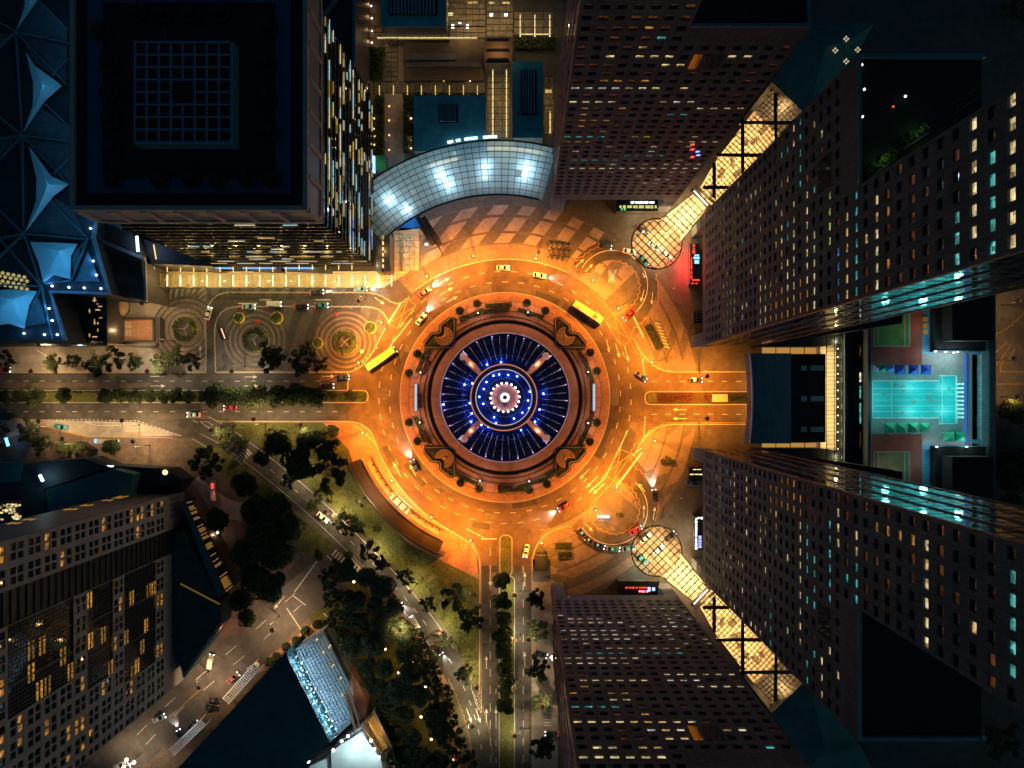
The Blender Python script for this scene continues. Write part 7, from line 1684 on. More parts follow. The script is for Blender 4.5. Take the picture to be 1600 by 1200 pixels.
for u0, v0, u1, v1, lb, n_ in ((1016,506,1026,548,'hedge planter with slatted bench on the north-east plaza',7),(1014,508,1021,536,'leafy planter row on the north-east plaza',0),(868,848,892,858,'planted box on the plaza at the bottom, upper one',0),(872,862,893,873,'planted box on the plaza at the bottom, lower one',4),(838,862,855,869,'planted box on the corner shelter',3)):
    c = P((u0+u1)/2,(v0+v1)/2); t = empty('planter', c, lb, 'planter', 'planters on the plazas'); l, w_ = (u1-u0)*S, (v1-v0)*S; ro = -R(28) if n_ == 7 or v0 == 508 else 0
    mb = MB(); leafy_box(mb, jr, l, w_, 1.0, int(l*w_*22), .2); o = mb.build('plants', M_leaf, t, rel=True); MB().box(-l/2-.1,l/2+.1,-w_/2-.1,w_/2+.1,0,.45).build('box', M_stonedark, t, rel=True); t.rotation_euler = (0,0,-ro)
for k in range(8): c = P(1028+k*2.0, 506+k*5.2); m = MB(); m.obox((c.x,c.y,0), 1.8, .5, .5, R(-20), 0, 0); top(m,'bench', mat('mint_bench', (.35,.42,.32), .6), 'pale slat bench beside the hedge planter, %s from the top' % ('first','second','third','fourth','fifth','sixth','seventh','eighth')[k], 'bench', 'slat benches on the north-east plaza')
# tree wells of the forecourt
for (u, v, r_, tent_, lb) in ((290,515,20,1,'large round tree well with gold lit rim, left of the forecourt'),(398,531,19,1,'large round tree well in the middle of the forecourt'),(540,535,19,1,'large round tree well with a crossed frame near the green bus'),(374,497,9,0,'small round lit planter below the teal car'),(433,497,10,0,'small round lit planter below the white van'),(497,536,8.5,0,'small round lit planter left of the crossed tree well'),(579,512,10,0,'small round amber planter at the forecourt corner')):
    t = empty('tree_well', P(u,v), lb, 'tree well', 'round planters of the forecourt')
    MB().ring((0,0,0), (r_-2.2)*S, r_*S, 0, 2*PI, 0, .5, 32).build('rim', mat('ochre_rim', (.42,.30,.12), .6), t, rel=True)
    mb = MB()
    for k in range(int(r_*r_*2.4)):
        a, q = jr.random()*6.28, (.58 if tent_ else 0)+jr.random()**.6*(.38 if tent_ else .82); rr_ = r_*S*q; s_ = jr.uniform(.12,.28); c = Vector((rr_*math.cos(a), rr_*math.sin(a), .3+jr.random()*.5)); d = Vector((jr.uniform(-1,1),jr.uniform(-1,1),jr.uniform(-.5,.5))).normalized()*s_; e = d.cross(Vector((jr.uniform(-.4,.4),jr.uniform(-.4,.4),1))).normalized()*s_; mb.add([c-d-e,c+d-e,c+d+e,c-d+e], [(0,1,2,3)])
    tag(mb.build('ground_plants', M_leaf2 if not tent_ or u == 540 else M_leaf, t, rel=True), kind='stuff')
    if tent_:
        MB().lathe([(r_*S*.5,.0),(r_*S*.55,.9),(r_*S*.5,.9),(r_*S*.48,.3),(0,.25)], (0,0,0), 28).build('inner_rim', M_stonedark, t, rel=True)
        me = MB()
        for a in ((45,135,225,315) if u == 540 else (50,170,290)): me.bar((0,0,1.5), (r_*S*.5*math.cos(R(a)), r_*S*.5*math.sin(R(a)), .9), .16)
        me.build('frame', M_frame, t, rel=True)
    light('rim_light', P(u+r_*.55,v,2.2), 110 if tent_ else 80, (1,.62,.12), t, .2); light('rim_light', P(u,v+(-r_ if u == 290 else r_)*.75,2.2), 90, (1,.7,.12), t, .2)
for u, v, lb in ((342,568,'grey round manhole grille left on the forecourt pavement'),(288,561,'large grey round paving disc near the ramp'),(388,562,'round mossy paving disc below the middle tree well'),(445,563,'grey round paving disc between the tree crowns'),(493,567,'grey round paving disc right of the tree crowns')):
    m = MB(); m.lathe([(0,.09),(7.6*S,.09),(8*S,.02)], P(u,v), 28, smooth=False); top(m, 'paving_disc', M_pave_d, lb, 'paving disc')
rs = empty('totem_sign', P(347,522), 'leaning dark totem sign with a red white lit face on the forecourt', 'sign'); m = MB(); m.bar(P(344,512,2), P(351,531,2), 1.1, 3); m.build('body', M_darksteel, rs); m = MB(); m.bar(P(345.5,513,3.6), P(351.5,529,3.6), .35, .2); m.build('face', glow('rose_face', (1,.5,.4), 1.5), rs)
for u, v, lb in ((407,504,'small red octagonal sign by the middle tree well'),(528,493,'small red octagonal sign above the crossed tree well')):
    c = P(u,v); t = empty('round_sign', c, lb, 'sign', 'red signs on the forecourt'); MB().tube([(0,0,0),(0,0,2.3)], .05, 6).build('post', M_steel, t, rel=True); MB().lathe([(0,2.5),(.75,2.45),(.75,2.35),(0,2.3)], (0,0,0), 8).build('disc', mat('red_sign', (.5,.03,.03), .5), t, rel=True)
c = P(565,549); t = empty('round_sign', c, 'pale cyan round drain cover light by the forecourt corner', 'cover'); MB().lathe([(0,.2),(.6,.18),(.7,0)], (0,0,0), 12).build('cover', mat('cyan_cover', (.2,.5,.5), .5), t, rel=True)
# ------------------------------------------------------------------ cars, taxis, vans and buses
M_car = mat('car_paint', (1,1,1), .3, var=.03, spec=.5, coat=.6, objcol=True)
M_carglass = glass('car_glass', (.012,.014,.018), .05, 1.6); M_tyre = mat('tyre', (.02,.02,.02), .85); M_rim = mat('wheel_rim', (.4,.4,.42), .35, metal=.8)
M_hl = glow('headlight_on', (1,.95,.85), 10); M_hlo = mat('headlight_off', (.6,.6,.62), .2); M_tl = glow('tail_light_on', (1,.05,.03), 2.2); M_tlo = mat('tail_light_off', (.35,.02,.02), .3)
def loft(mb, secs, mi=0, smooth=False):
    """secs: list of (x, half width, z low, z high, corner) rounded box sections along x"""
    n = 8; vs = []
    for x, hw, zl, zh, c in secs:
        for (yy, zz) in ((-hw+c,zl),(hw-c,zl),(hw,zl+c),(hw,zh-c),(hw-c,zh),(-hw+c,zh),(-hw,zh-c),(-hw,zl+c)): vs.append((x, yy, zz))
    fs = [(i*n+k, (i+1)*n+k, (i+1)*n+(k+1)%n, i*n+(k+1)%n)[::-1] for i in range(len(secs)-1) for k in range(n)]
    fs += [tuple(range(n))[::-1][::-1], tuple((len(secs)-1)*n+k for k in range(n))[::-1]]
    fs[-2] = tuple(range(n-1,-1,-1)); fs[-1] = tuple((len(secs)-1)*n+k for k in range(n))
    return mb.add(vs, [f[::-1] for f in fs] if True else fs, mi, smooth)
def fix_normals(me):
    import bmesh
    b = bmesh.new(); b.from_mesh(me); bmesh.ops.recalc_face_normals(b, faces=b.faces); b.to_mesh(me); b.free(); return me
KIND = {}
def car_kit(kind):
    k = {}
    if kind == 'car':
        body = [(-2.25,.70,.35,.72,.08),(-2.15,.84,.28,.92,.12),(-1.5,.88,.26,.98,.14),(-.5,.89,.25,.95,.14),(.8,.89,.25,.92,.14),(1.6,.87,.26,.84,.14),(2.1,.82,.28,.74,.12),(2.28,.66,.34,.62,.08)]
        gh = [(-1.75,.66,.9,.97,.02),(-1.1,.72,.9,1.38,.08),(.15,.72,.9,1.43,.08),(1.05,.68,.86,.92,.02)]
        roofs = [(-1.12,.62,1.36,1.42,.02),(-.9,.66,1.38,1.47,.03),(.05,.66,1.40,1.49,.03),(.25,.60,1.38,1.44,.02)]; wb = (1.38,-1.32); wr = .32; L = 2.25; wdh = .62; zh, zt = .62, .78
    elif kind == 'van':
        body = [(-2.4,.82,.35,1.75,.1),(-2.3,.88,.3,1.9,.14),(1.0,.89,.28,1.92,.14),(1.55,.88,.28,1.5,.14),(2.25,.84,.3,.95,.14),(2.4,.74,.36,.8,.1)]
        gh = [(1.02,.80,1.2,1.86,.05),(1.5,.78,1.1,1.55,.05),(1.75,.74,1.02,1.25,.02)]
        roofs = [(-2.2,.74,1.9,1.94,.01),(.85,.74,1.9,1.95,.02)]; wb = (1.55,-1.45); wr = .34; L = 2.38; wdh = .68; zh, zt = .75, 1.2
    b = MB(); loft(b, body, smooth=False); k['body'] = fix_normals(b.mesh('body', [M_car]))
    b = MB(); loft(b, gh); k['window_glass'] = fix_normals(b.mesh('window_glass', [M_carglass]))
    b = MB(); loft(b, roofs); k['roof_panel'] = fix_normals(b.mesh('roof_panel', [M_car]))
    b = MB(); b.lathe([(0,-.11),(wr*.6,-.11),(wr,-.09),(wr,.09),(wr*.6,.11),(0,.11)], (0,0,0), 14); b.v = [(x, z, y) for x, y, z in b.v]; k['wheel'] = fix_normals(b.mesh('wheel', [M_tyre]))
    b = MB(); b.lathe([(0,-.12),(wr*.55,-.115),(wr*.55,.115),(0,.12)], (0,0,0), 10); b.v = [(x, z, y) for x, y, z in b.v]; k['rim'] = fix_normals(b.mesh('rim', [M_rim]))
    for nm, mt in (('headlight', M_hl), ('headlight_off', M_hlo)): k[nm] = MB().box(-.10,.06,-.17,.17,-.09,.12).mesh('headlight', [mt])
    for nm, mt in (('tail_light', M_tl), ('tail_light_off', M_tlo)): k[nm] = MB().box(-.06,.10,-.18,.18,-.09,.12).mesh('tail_light', [mt])
    k['mirror'] = MB().box(-.08,.08,-.09,.09,-.05,.09).mesh('mirror', [M_car]); k['plate'] = MB().box(-.02,.02,-.25,.25,-.06,.06).mesh('number_plate', [M_white])
    k['sign'] = MB().box(-.12,.12,-.38,.38,0,.2).mesh('roof_sign', [glow('taxi_sign', (.3,1,.45), 1.6)])
    k.update(wb=wb, wr=wr, L=L, wdh=wdh, zh=zh, zt=zt); return k
KIND['car'] = car_kit('car'); KIND['van'] = car_kit('van')
def vehicle(u, v, deg, col, label, kind='car', on=True, beam=0.0, taxi=False, brake=True, group='cars on the roads and drop-offs', z=.062, cat='car'):
    k = KIND[kind]; p = P(u, v); p.z = z; a = R(deg)
    t = empty({'car':'parked_car' if not on else 'car','van':'van'}[kind], p, label, cat, group, a)
    for nm in ('body','roof_panel'): o = inst(nm, k[nm], t); o.color = (*col, 1)
    inst('window_glass', k['window_glass'], t)
    for x in k['wb']:
        for s_ in (-1,1): wh = inst('wheel', k['wheel'], t, (x, s_*.78, k['wr'])); inst('rim', k['rim'], wh)
    for s_ in (-1,1):
        inst('headlight', k['headlight' if on else 'headlight_off'], t, (k['L']-.02, s_*k['wdh'], k['zh'])); inst('tail_light', k['tail_light' if (on and brake) else 'tail_light_off'], t, (-k['L']+.02, s_*k['wdh'], k['zt']))
        o = inst('mirror', k['mirror'], t, (.75, s_*.98, .95)); o.color = (*col, 1)
    inst('number_plate', k['plate'], t, (-k['L']-.03, 0, .52))
    if taxi: inst('roof_sign', k['sign'], t, (-.4, 0, 1.47 if kind == 'car' else 1.95))
    if beam:
        l = bpy.data.lights.new('head_beam','SPOT'); l.energy = 16000*beam; l.color = (1,.92,.78); l.spot_size = R(62); l.spot_blend = .7; l.shadow_soft_size = .1
        lo = bpy.data.objects.new('head_beam', l); COL.objects.link(lo); lo.parent = t; lo.location = (k['L']+.25, 0, .75); lo.rotation_euler = (0, R(-76), 0)
    if on and brake:
        l = bpy.data.lights.new('tail_glow','POINT'); l.energy = 16; l.color = (1,.06,.03); l.shadow_soft_size = .1
        lo = bpy.data.objects.new('tail_glow', l); COL.objects.link(lo); lo.parent = t; lo.location = (-k['L']-.6, 0, .7)
    return t
WH=(.72,.72,.70); SI=(.42,.44,.46); BK=(.018,.018,.02); TE=(.04,.22,.27); BL_=(.02,.06,.20); LB=(.09,.28,.42); RD=(.38,.025,.025); PU=(.20,.09,.17); DK=(.05,.05,.06); CY=(.30,.50,.55); NV=(.03,.05,.12)
V = vehicle
V(327,490,75,WH,'white car climbing the driveway bend between the tree wells',beam=.0)
V(390,479.5,0,CY,'pale teal car waiting on the driveway left of the white van')
V(430,475.5,0,(.6,.66,.7),'white box van on the driveway with glowing red tail lights',kind='van',cat='van',group=None)
V(472,479.5,0,BK,'black car on the driveway between the white van and a teal car')
V(503,477.5,0,TE,'dark teal car at the right end of the driveway queue')
V(496,457,5,DK,'dark car with bright headlights beside the long yellow canopy',beam=.8)
V(564,451.5,0,LB,'blue car half under the end of the yellow walkway canopy',beam=.5)
V(664,457,37,PU,'plum coloured car on the ring road near the glass entrance block',beam=.9)
V(658,499,52,WH,'white car on the ring road beside the north-west stair pit',beam=.9)
V(786,419,0,WH,'white car at the very top of the ring road')
V(843,431,-10,WH,'white car on the ring road just right of the top',beam=.35)
V(982,491,230,RD,'red car leaving the north-east drop-off loop beside the yellow box')
V(945,386,-8,DK,'dark red tailed car entering the north-east drop-off by the tables')
V(983,393.5,-10,WH,'white taxi with red tail lights at the edge of the upper round canopy',taxi=True)
V(1005,407,-55,TE,'teal taxi at the lower left rim of the upper round canopy',taxi=True)
V(1022,385,-38,(.55,.6,.7),'silver blue car under the middle of the upper round canopy')
V(1040,399,-40,WH,'white car under the lower right of the upper round canopy')
V(1003,361,-35,DK,'dark car under the top left of the upper round canopy')
V(1001,588,-38,NV,'dark blue car turning from the ring into the east road')
V(1086,594,0,BK,'black car on the upper carriageway of the east road')
V(97,667,-8,TE,'dark teal car parked in the lay-by at the left',on=False)
V(304,648,180,(.55,.62,.62),'pale taxi on the lower west road near the slip road',taxi=True)
V(361,637,180,(.25,.05,.08),'dark car with lights under the median trees of the west road')
V(536,590,0,NV,'navy car with red tail lights reaching the ring on the west road')
V(512,603,0,BK,'black car with a white headlight under the median trees')
V(8,578,0,RD,'red car at the far left end of the west road')
V(649,728,118,BL_,'blue car on the ring road beside the south-west stair pit',beam=.9)
V(505,808,-38,WH,'white car on the slip road below the bushy tree')
V(881,791,212,(.16,.02,.03),'dark red car on the lower right of the ring road',beam=.7)
V(822,860,-102,WH,'white car heading south off the ring road')
V(1023,775,100,BK,'black car leaving the south-east drop-off with its headlights on',beam=.9)
V(993,828,28,RD,'red car inside the south-east drop-off loop')
V(910,833,-52,(.05,.10,.16),'dark taxi with red tail at the tail end of the lower taxi queue',taxi=True)
V(921,843,-35,DK,'dark taxi second from the left in the lower taxi queue',taxi=True)
V(935,851,-22,BL_,'blue taxi third from the left in the lower taxi queue',taxi=True)
V(958,857,-5,TE,'teal taxi in the middle of the lower taxi queue',taxi=True)
V(982,856,8,LB,'light blue car at the head of the lower queue by the round canopy')
V(1008,840,35,WH,'white car under the top left of the lower round canopy')
V(1028,858,38,(.55,.6,.7),'silver blue car under the middle of the lower round canopy')
V(1046,838,38,DK,'dark car under the top right of the lower round canopy')
V(1002,872,-40,TE,'teal car under the bottom left of the lower round canopy')
V(1081,754,-5,BL_,'blue car parked by the tower pavilion at the lower right',on=False)
V(331,1032,82,WH,'white van with an orange light on the side street',kind='van',cat='van',group=None)
V(337,1092,0,DK,'dark car parked beside the pergola, upper of two',on=False)
V(332,1103,-10,BK,'black car parked beside the pergola, lower of two',on=False)
V(250,1121,25,CY,'pale teal car on the side street at the bottom left')
V(285,1148,120,NV,'car with blue white headlights beside the lower pergola',beam=.2)
V(305,1131,40,BK,'black car parked at the top of the lower pergola',on=False)
V(366,1058,40,(.3,.1,.12),'reddish car with a pink light at the upper pergola')
V(189,1195,25,SI,'silver car at the bottom edge beside the cluster lamp',on=False)
V(397,1041,30,WH,'white car at the corner of the upper pergola',on=False)
V(648,971,-60,WH,'white van on the slip road beside the kerb zigzag',kind='van',cat='van',group=None)
V(684,1012,-55,BK,'dark car half under the trees on the slip road',beam=.25)
V(620,935,-50,BK,'black car with headlights below the bushy tree on the slip road',beam=.35)
V(845,1021,-20,NV,'dark car with blue white headlights beside the bottom centre tower',beam=.5)
V(1527,579,180,RD,'red tailed car in the gap behind the pool podium, upper one')
V(1527,622,180,RD,'red car in the gap behind the pool podium, lower one')
V(862,1145,180,DK,'dark car with a blue lamp at the foot of the bottom tower',on=True)
# buses
def bus(u, v, deg, L, roofcol, label, vents):
    t = empty('bus', P(u, v)+Vector((0,0,.062)), label, 'bus', None, R(deg)); h = 3.1; hw = 1.27; l = L/2
    sec_ = [(-l,hw-.08,.35,h-.1,.12),(-l+.15,hw,.3,h,.18),(l-.3,hw,.3,h,.18),(l,hw-.1,.35,h-.25,.15)]
    b = MB(); loft(b, sec_); me = fix_normals(b.mesh('body', [mat('bus_side', (.09,.05,.04), .4, coat=.4)])); inst('body', me, t)
    b = MB(); loft(b, [(-l+.1,hw-.1,h-.02,h+.1,.04),(l-.25,hw-.1,h-.02,h+.1,.04)]); inst('roof', fix_normals(b.mesh('roof', [mat('bus_roof_%d' % int(L*10), roofcol, .45, var=.08)])), t)
    for s_ in (-1,1):
        for k in range(6): MB().box(-.78,.78,-.02,.02,-.5,.5).build('window', M_carglass, t, rel=True).location = (-l+1.3+k*(L-2.2)/6, s_*(hw+.01), 2.1)
        for x in (l-2.4,-l+2.8): inst('wheel', KIND['car']['wheel'], t, (x, s_*1.15, .48), 0, (1.5,1.6,1.5))
        MB().box(-.06,.06,-.2,.2,-.12,.12).build('headlight', M_hl, t, rel=True).location = (l+.0, s_*.9, .7); MB().box(-.06,.06,-.15,.15,-.2,.2).build('tail_light', M_tl, t, rel=True).location = (-l, s_*1.0, 1.0)
    MB().box(-.03,.03,-1.05,1.05,-.6,.6).build('windscreen', M_carglass, t, rel=True).location = (l+.01,0,2.0)
    for x, lx, mt in vents: MB().box(x-lx/2,x+lx/2,-.62,.62,h+.1,h+.32).build('roof_unit', mt, t, rel=True)
    return t
bus(597,561,35,11.6,(.40,.60,.14),'lime green topped bus entering the ring beside the west road',[(-4.0,1.5,mat('bus_unit', (.45,.72,.12), .5))])
bus(918,489,-33,11.8,(.58,.50,.24),'long yellow roofed bus on the north-east of the ring road',[(2.8,1.6,mat('bus_unit_dark', (.16,.13,.06), .6)),(-3.5,1.2,mat('bus_unit_y', (.55,.45,.15), .5))])
# ------------------------------------------------------------------ trees, hedges and bushes
tr = random.Random(21)
def leaf_quad(mb, c, s_, mi=0):
    d = Vector((tr.uniform(-1,1), tr.uniform(-1,1), tr.uniform(-.6,.6))).normalized()*s_; e = d.cross(Vector((tr.uniform(-.7,.7), tr.uniform(-.7,.7), 1))).normalized()*s_*tr.uniform(.5,.9)
    mb.add([c-d, c+e, c+d, c-e], [(0,1,2,3)], mi)
def crown_dense(r, h, n, lumps):
    mb = MB(); cs = []
    for k in range(lumps):
        a = tr.random()*6.28; q = r*.68*math.sqrt(tr.random()); cs.append((Vector((q*math.cos(a), q*math.sin(a), tr.uniform(-.25,.35)*h)), r*tr.uniform(.24,.48)))
    for k in range(n):
        c, cr2 = tr.choice(cs); th = tr.random()*6.28; ph = math.acos(tr.uniform(-.6,1)); q = cr2*tr.uniform(.72,1.05)
        leaf_quad(mb, c+Vector((q*math.sin(ph)*math.cos(th), q*math.sin(ph)*math.sin(th), q*math.cos(ph)*.8)), tr.uniform(.16,.36), 0 if tr.random() < .7 else 1)
    return mb
def crown_open(r, h, n, limbs):
    """clumps of leaves at the ends of spreading limbs with gaps between; returns crown and limb meshes"""
    mb = MB(); lb = MB()
    for k in range(limbs):
        a = 6.28*(k+tr.uniform(-.35,.35))/limbs; q = r*tr.uniform(.35,1.0); tip = Vector((q*math.cos(a), q*math.sin(a), tr.uniform(-.1,.3)*h)); mid = tip*.5+Vector((0,0,-.25*h)); base = Vector((0,0,-.75*h))
        lb.tube([base, mid, tip], [.16,.10,.05], 5)
        for j in range(tr.choice((2,3,3))):
            c = tip+Vector((tr.uniform(-.28,.28)*r, tr.uniform(-.28,.28)*r, tr.uniform(-.1,.15)*h)); cr2 = r*tr.uniform(.14,.27); lb.tube([tip, c], [.05,.03], 4)
            for i in range(n//limbs//3):
                th = tr.random()*6.28; ph = math.acos(tr.uniform(-.7,1)); w_ = cr2*tr.uniform(.5,1.05)
                leaf_quad(mb, c+Vector((w_*math.sin(ph)*math.cos(th), w_*math.sin(ph)*math.sin(th), w_*math.cos(ph)*.7)), tr.uniform(.15,.32), 0 if tr.random() < .7 else 1)
    return mb, lb
LM = [M_leaf, M_leaf2]
CR = {'round': [crown_dense(2.4,2.4,2300,14).mesh('crown', LM) for k in range(3)], 'big': [crown_dense(5.0,3.4,7000,34).mesh('crown', LM) for k in range(4)], 'open': [], 'bush': [crown_dense(1.6,1.3,420,6).mesh('crown', LM) for k in range(2)]}
LIMB = {'open': []}
for k in range(4):
    a, b = crown_open(4.2,3.0,4200,11); CR['open'].append(a.mesh('crown', LM)); LIMB['open'].append(b.mesh('limbs', [M_bark]))
BASE_R = {'round': 2.4, 'big': 5.0, 'open': 4.4, 'bush': 1.7}; CH = {'round': 3.8, 'big': 7.5, 'open': 7.0, 'bush': 1.2}
TK = {k: MB().tube([(0,0,0),(.03,.02,.4),(.05,0,.75),(0,0,1)], [.26,.19,.15,.10], 7).mesh('trunk', [M_bark]) for k in ('t',)}
_n = 0
def tree(u, v, r, kind, label, group):
    global _n
    sc = r*S/BASE_R[kind]*.96; zc_ = CH[kind]*(.55+.45*min(sc,1.6)); p = P(u, v, zc_); base = Vector((p.x, p.y, 0))
    t = empty('tree' if kind != 'bush' else 'bush', base, label, 'tree' if kind != 'bush' else 'bush', group)
    i = _n % len(CR[kind]); _n += 1; rz = tr.random()*6.28
    inst('crown', CR[kind][i], t, (0,0,zc_), rz, (sc*tr.uniform(.92,1.08), sc*tr.uniform(.92,1.08), sc))
    if kind == 'open': inst('limbs', LIMB['open'][i], t, (0,0,zc_), rz, (sc,sc,sc))
    o = inst('trunk', TK['t'], t, (0,0,0), 0, (max(.5,sc),max(.5,sc),zc_*(.95 if kind != 'open' else .72)))
    return t
ORD = 'first second third fourth fifth sixth seventh eighth ninth tenth eleventh twelfth thirteenth fourteenth fifteenth sixteenth seventeenth eighteenth nineteenth twentieth twenty-first twenty-second twenty-third twenty-fourth'.split()
for k, (u, r) in enumerate([(4,12),(30,11),(54,14),(98,12),(164,11),(186,10),(209,13),(233,11),(256,11),(276,11),(296,11),(318,8),(337,15),(358,13),(384,14),(408,15),(436,15),(466,16),(492,15),(520,7),(548,8)]):
    tree(u, 619+tr.uniform(-1,1), r+(4.5 if 12 <= k < 19 else 1.5), 'round', 'clipped dark tree in the west road median, %s from the left edge' % ORD[k], 'trees in the west road median')
for k, (u, v, r) in enumerate([(10,566,15),(83,568,16),(114,563,11),(150,569,17),(180,561,18),(211,566,14),(252,567,15),(275,556,15),(303,566,13),(424,558,23),(474,562,22),(500,570,12)]):
    tree(u, v, r, 'open', 'sparse spreading tree on the north kerb of the west road, %s from the left edge' % ORD[k], 'trees on the north kerb of the west road')
for u, v, r, kd, lb in [(42,674,17,'open','leafy tree by the lay-by near the blue billboard'),(64,693,17,'open','darker leafy tree behind the one near the blue billboard'),(3,672,11,'open','tree cut by the left picture edge below the west road'),(98,700,12,'round','low dark tree left of the bus stop, first of two'),(122,699,12,'round','low dark tree left of the bus stop, second of two'),(175,699,14,'round','bright green tree behind the bus stop'),
        (322,722,24,'open','tall leafy tree on the corner by the slip road zebra'),(355,682,18,'open','leafy tree on the splitter lawn by the slip road'),(380,692,11,'round','small tree right of the splitter lawn tree'),(382,757,20,'big','dark tree beside the lane north of the hotel garden'),(436,692,26,'big','big dense tree in the park below the west road, leftmost of three'),(466,722,27,'big','big dense tree in the park below the west road, lowest of three'),(482,688,22,'big','big dense tree in the park below the west road, rightmost of three'),(520,673,11,'round','small round tree at the east end of the park trees'),(410,716,15,'big','dark tree over the zebra end of the slip road'),(450,752,12,'open','leafy branch tree hanging over the slip road above the white car'),
        (508,772,14,'open','bushy tree right of the white car on the slip road'),(489,791,11,'open','small tree at the slip road kerb near the white car'),(543,817,19,'open','bushy tree on the lawn edge where the slip road bends'),(562,826,9,'open','small companion of the bushy tree at the slip road bend'),(576,858,14,'open','bushy tree above the green traffic islet'),(596,880,13,'open','bushy tree below the green traffic islet'),(634,902,13,'open','tree over the slip road above the white van'),(668,944,13,'open','tree right of the white van on the slip road'),(690,1003,13,'open','tree over the dark car on the slip road'),(725,1053,17,'open','tree at the tip of the long lawn'),(589,826,7,'round','small dark tree alone on the lawn behind the pavilion'),(735,965,21,'open','bare looking tree on the dark lawn by the south road'),(712,935,19,'open','bare looking tree left of another on the dark lawn'),(545,868,9,'bush','round green shrub on the traffic islet'),(525,880,9,'bush','green shrub beside the lower zebra'),(497,868,10,'bush','shrub on the rounded lawn corner above the stop line'),
        (520,735,26,'open','dark thin tree on the brown lawn right of the park trees'),(510,700,20,'open','dark tree by the paved corner south of the west road'),
        (338,812,21,'big','dark round tree by the lamps east of the hotel'),(1582,642,22,'big','tree at the far right street beyond the pool podium'),(1590,738,34,'big','large dark tree at the lower right street edge'),(1572,792,24,'big','dark tree below the large one at the right street'),(1592,8,24,'open','lit golden tree in the top right corner'),(1565,1158,28,'open','faintly lit tree in the bottom right corner')]:
    tree(u, v, r, kd, lb, 'trees of the park and streets' if kd != 'bush' else 'shrubs beside the slip road')
for k, (u, v, r) in enumerate([(400,800,27),(432,796,28),(450,826,25),(413,836,30),(390,862,27),(432,864,28),(396,905,29),(424,915,25),(376,940,20),(386,965,16)]):
    tree(u, v, r, 'big', 'huge near-black tree in the hotel garden, %s from the top' % ORD[k], 'near-black trees of the hotel garden')
gx = [(517,905),(545,895),(575,905),(600,918),(520,935),(552,938),(585,945),(615,950),(530,968),(562,972),(596,978),(628,985),(645,1002),(566,1005),(598,1012),(630,1022),(655,1030),(572,1040),(606,1045),(640,1052),(672,1060),(590,1075),(622,1080),(655,1085),(688,1092),(600,1110),(634,1115),(664,1120),(697,1122),(612,1145),(644,1150),(676,1152),(706,1155),(622,1180),(654,1185),(686,1188),(716,1190),(580,1065),(545,1010)]
PKL = [(553,909),(602,1014),(623,1051),(647,1035),(665,1073),(658,1120),(683,1108),(674,1155),(707,1187)]
for k, (u, v) in enumerate(gx):
    q_ = min(PKL, key=lambda p: math.hypot(p[0]-u, p[1]-v)); d_ = math.hypot(q_[0]-u, q_[1]-v)
    if d_ < 20: u, v = q_[0]+(u-q_[0])*20/max(d_,1), q_[1]+(v-q_[1])*20/max(d_,1)
    tree(u+tr.uniform(-2,2), v+tr.uniform(-2,2), tr.uniform(16,22), 'big' if k % 4 else 'open', 'dark tree of the dense grove, %s' % ('in its %s part, %s counted from the upper left' % ('northern' if k < 13 else 'middle' if k < 25 else 'southern', ORD[k if k < 13 else k-13 if k < 25 else k-25])), 'trees of the dense grove')
for k, (u, v, r) in enumerate([(785,908,15),(784,938,17),(786,967,14),(785,998,18),(788,1021,15),(788,1046,15),(790,1073,16),(790,1102,16)]): tree(u, v, r, 'round', 'dense round tree in the south road median, %s from the roundabout' % ORD[k], 'trees in the south road median')
for k, (u, v, r) in enumerate([(838,936,17),(840,985,17),(841,1045,18),(845,1098,15),(849,1166,22)]): tree(u, v, r, 'open', 'leafy tree east of the south road beside the tower, %s from the roundabout' % ORD[k], 'trees east of the south road')
for k, (u, v) in enumerate([(1044,717),(1050,722),(968,804),(1037,720)]): tree(u, v, 6, 'bush', 'small dark bush on the %s' % ('plaza by the lamp shadow, left one','plaza by the lamp shadow, lower right one','south-east drop-off island','plaza by the lamp shadow, middle one')[k] if k != 3 else 'small reddish bush among others on the plaza by the lamp', 'small plaza bushes')
def hedge(u0, v0, u1, v1, h, label, mt=None, dens=14, z=0):
    c = P((u0+u1)/2, (v0+v1)/2); l, w_ = abs(u1-u0)*S, abs(v1-v0)*S; mb = MB(); leafy_box(mb, tr, l, w_, h, int(l*w_*dens), .26)
    t = empty('hedge', c+Vector((0,0,z)), label, 'hedge', 'hedges of the garden court'); tag(mb.build('foliage', mt or M_leaf, t, rel=True), kind='stuff'); MB().box(-l/2,l/2,-w_/2,w_/2,0,h*.25).build('bed', M_soil, t, rel=True)
for q in [(641,66,755,76,1.6,'long dark hedge below the top gold arcade'),(588,152,600,243,2.0,'amber lit hedge left of the paved path in the court'),(631,150,645,240,1.8,'hedge between the paved path and the square teal roof'),(560,20,574,82,2.4,'dark shrubbery beside the dark edged low block'),(575,76,602,88,2.0,'dark shrubbery where the arcade meets the narrow walkway'),(637,108,752,125,1.4,'row of dark trough plants lit from below in the court'),(563,93,598,125,1.6,'square dark bed left of the narrow walkway'),(803,58,866,78,1.8,'hedge in front of the gold walled arcade'),(648,147,757,151,1.2,'thin green hedge along the square teal roof')]:
    hedge(*q)
hedge(-60,611.5,330,612.8,.4,'low bright hedge on the north side of the west median',M_leaf2,40); hedge(575-78,612,572,627,.5,'yellow green ground planting at the roundabout end of the west median',M_leaf2,16)
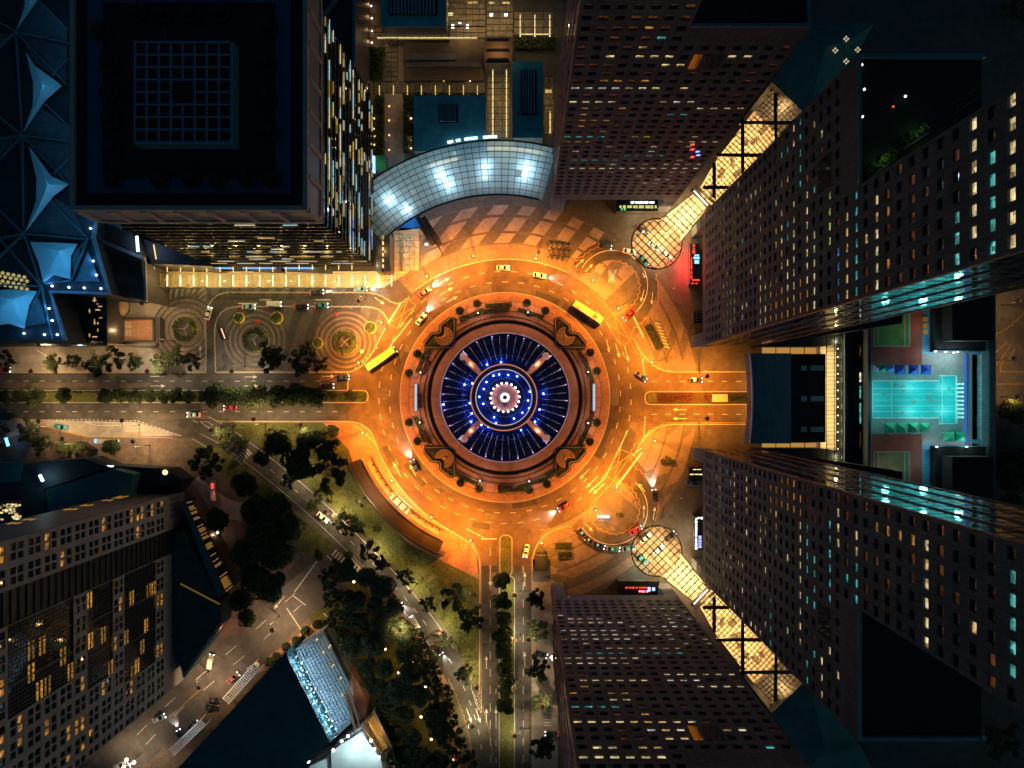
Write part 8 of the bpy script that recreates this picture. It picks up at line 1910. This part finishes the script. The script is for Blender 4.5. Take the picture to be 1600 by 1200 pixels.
# short grass blades on the lawns
for (poly, n, lbk) in (([(345,663),(500,663),(548,705),(556,742),(578,790),(640,852),(715,894),(746,902),(746,1080),(700,985),(660,938),(606,878),(560,830),(510,783),(455,735),(400,692)], 5200, 'park'),([(565,888),(600,918),(650,988),(690,1053),(713,1108),(724,1180),(700,1180),(640,1000)], 1800, 'verge')):
    mb = MB(); us = [p[0] for p in poly]; vs_ = [p[1] for p in poly]; c = 0
    while c < n:
        u, v = tr.uniform(min(us), max(us)), tr.uniform(min(vs_), max(vs_))
        if in_poly(u, v, poly): p = P(u, v); p.z = .03; s_ = tr.uniform(.15,.45); a = tr.random()*3.14; d = Vector((math.cos(a), math.sin(a), 0))*s_; mb.add([p-d, p+d, p+d*.4+Vector((0,0,s_*.5)), p-d*.4+Vector((0,0,s_*.5))], [(0,1,2,3)]); c += 1
    tag(mb.build('grass_tufts', M_leaf2), kind='stuff')
# ------------------------------------------------------------------ roof lights and planting on the upper right wing
for k, (u, v) in enumerate([(1346,102),(1350,140),(1414,151),(1395,167),(1347,183)]):
    t = empty('roof_lamp', P(u, v, 130), ('white roof lamp at the teal corner of the black upper right roof','small white lamp on the teal roof edge, upper one','white lamp in the middle of the black upper right roof','tiny red lamp in the middle of the black upper right roof','small white lamp on the teal roof edge, lower one')[k], 'roof lamp', 'lamps on the black roof')
    t.location.z = 129.1; MB().tube([(0,0,0),(0,0,.9)], .08, 6).build('post', M_darksteel, t, rel=True); MB().lathe([(0,1.25),(.16,1.2),(.2,1.0),(.12,.9)], (0,0,0), 8).build('globe', G_red if k == 3 else G_white, t, rel=True)
for k, (a, b, n) in enumerate([((1352,276),(1400,238),260),((1410,226),(1450,200),160),((1490,170),(1530,142),120)]):
    A_, B_ = P(*a, 129.2), P(*b, 129.2); mb = MB(); c = (A_+B_)/2
    for i in range(n):
        p = A_.lerp(B_, tr.random())+Vector((tr.uniform(-.6,.6), tr.uniform(-.2,1.2), tr.uniform(0,.9)))-c; leaf_quad(mb, p, tr.uniform(.12,.3), tr.randint(0,1))
    t = empty('roof_planting', c, 'faintly lit green planting along the black roof under the tall upper right wall, %s' % ('lowest','middle','highest')[k], 'planting', 'planting on the black roof')
    tag(mb.build('plants', LM, t, rel=True), kind='stuff'); MB().bar(A_-c+Vector((0,-.9,0)), B_-c+Vector((0,-.9,0)), .35, .5).build('trough', M_stonedark, t, rel=True)
    if k < 2: light('planting_light', c+Vector((0,.6,2.0)), 60, (.5,.9,.2), t, .2)
t = empty('facade_sign', P(1085,230,50), 'small red and blue lit sign on the north tower wall above the atrium', 'sign')
yw = P(861,332).y-.12; zz = H*(1-289/391.)
for (u, dz, mt) in ((1082,2.3,G_red),(1082,-1.4,G_red),(1090,-3.2,G_blue),(1091,-6.0,G_blue),(1082,-7.6,G_red)):
    z = zz+dz; x = (u-U0)*S*(H-z)/H; m = MB(); m.box(x-.5,x+.5,yw,yw+.05,z-.6,z+.6); m.build('letter_panel', mt, t)
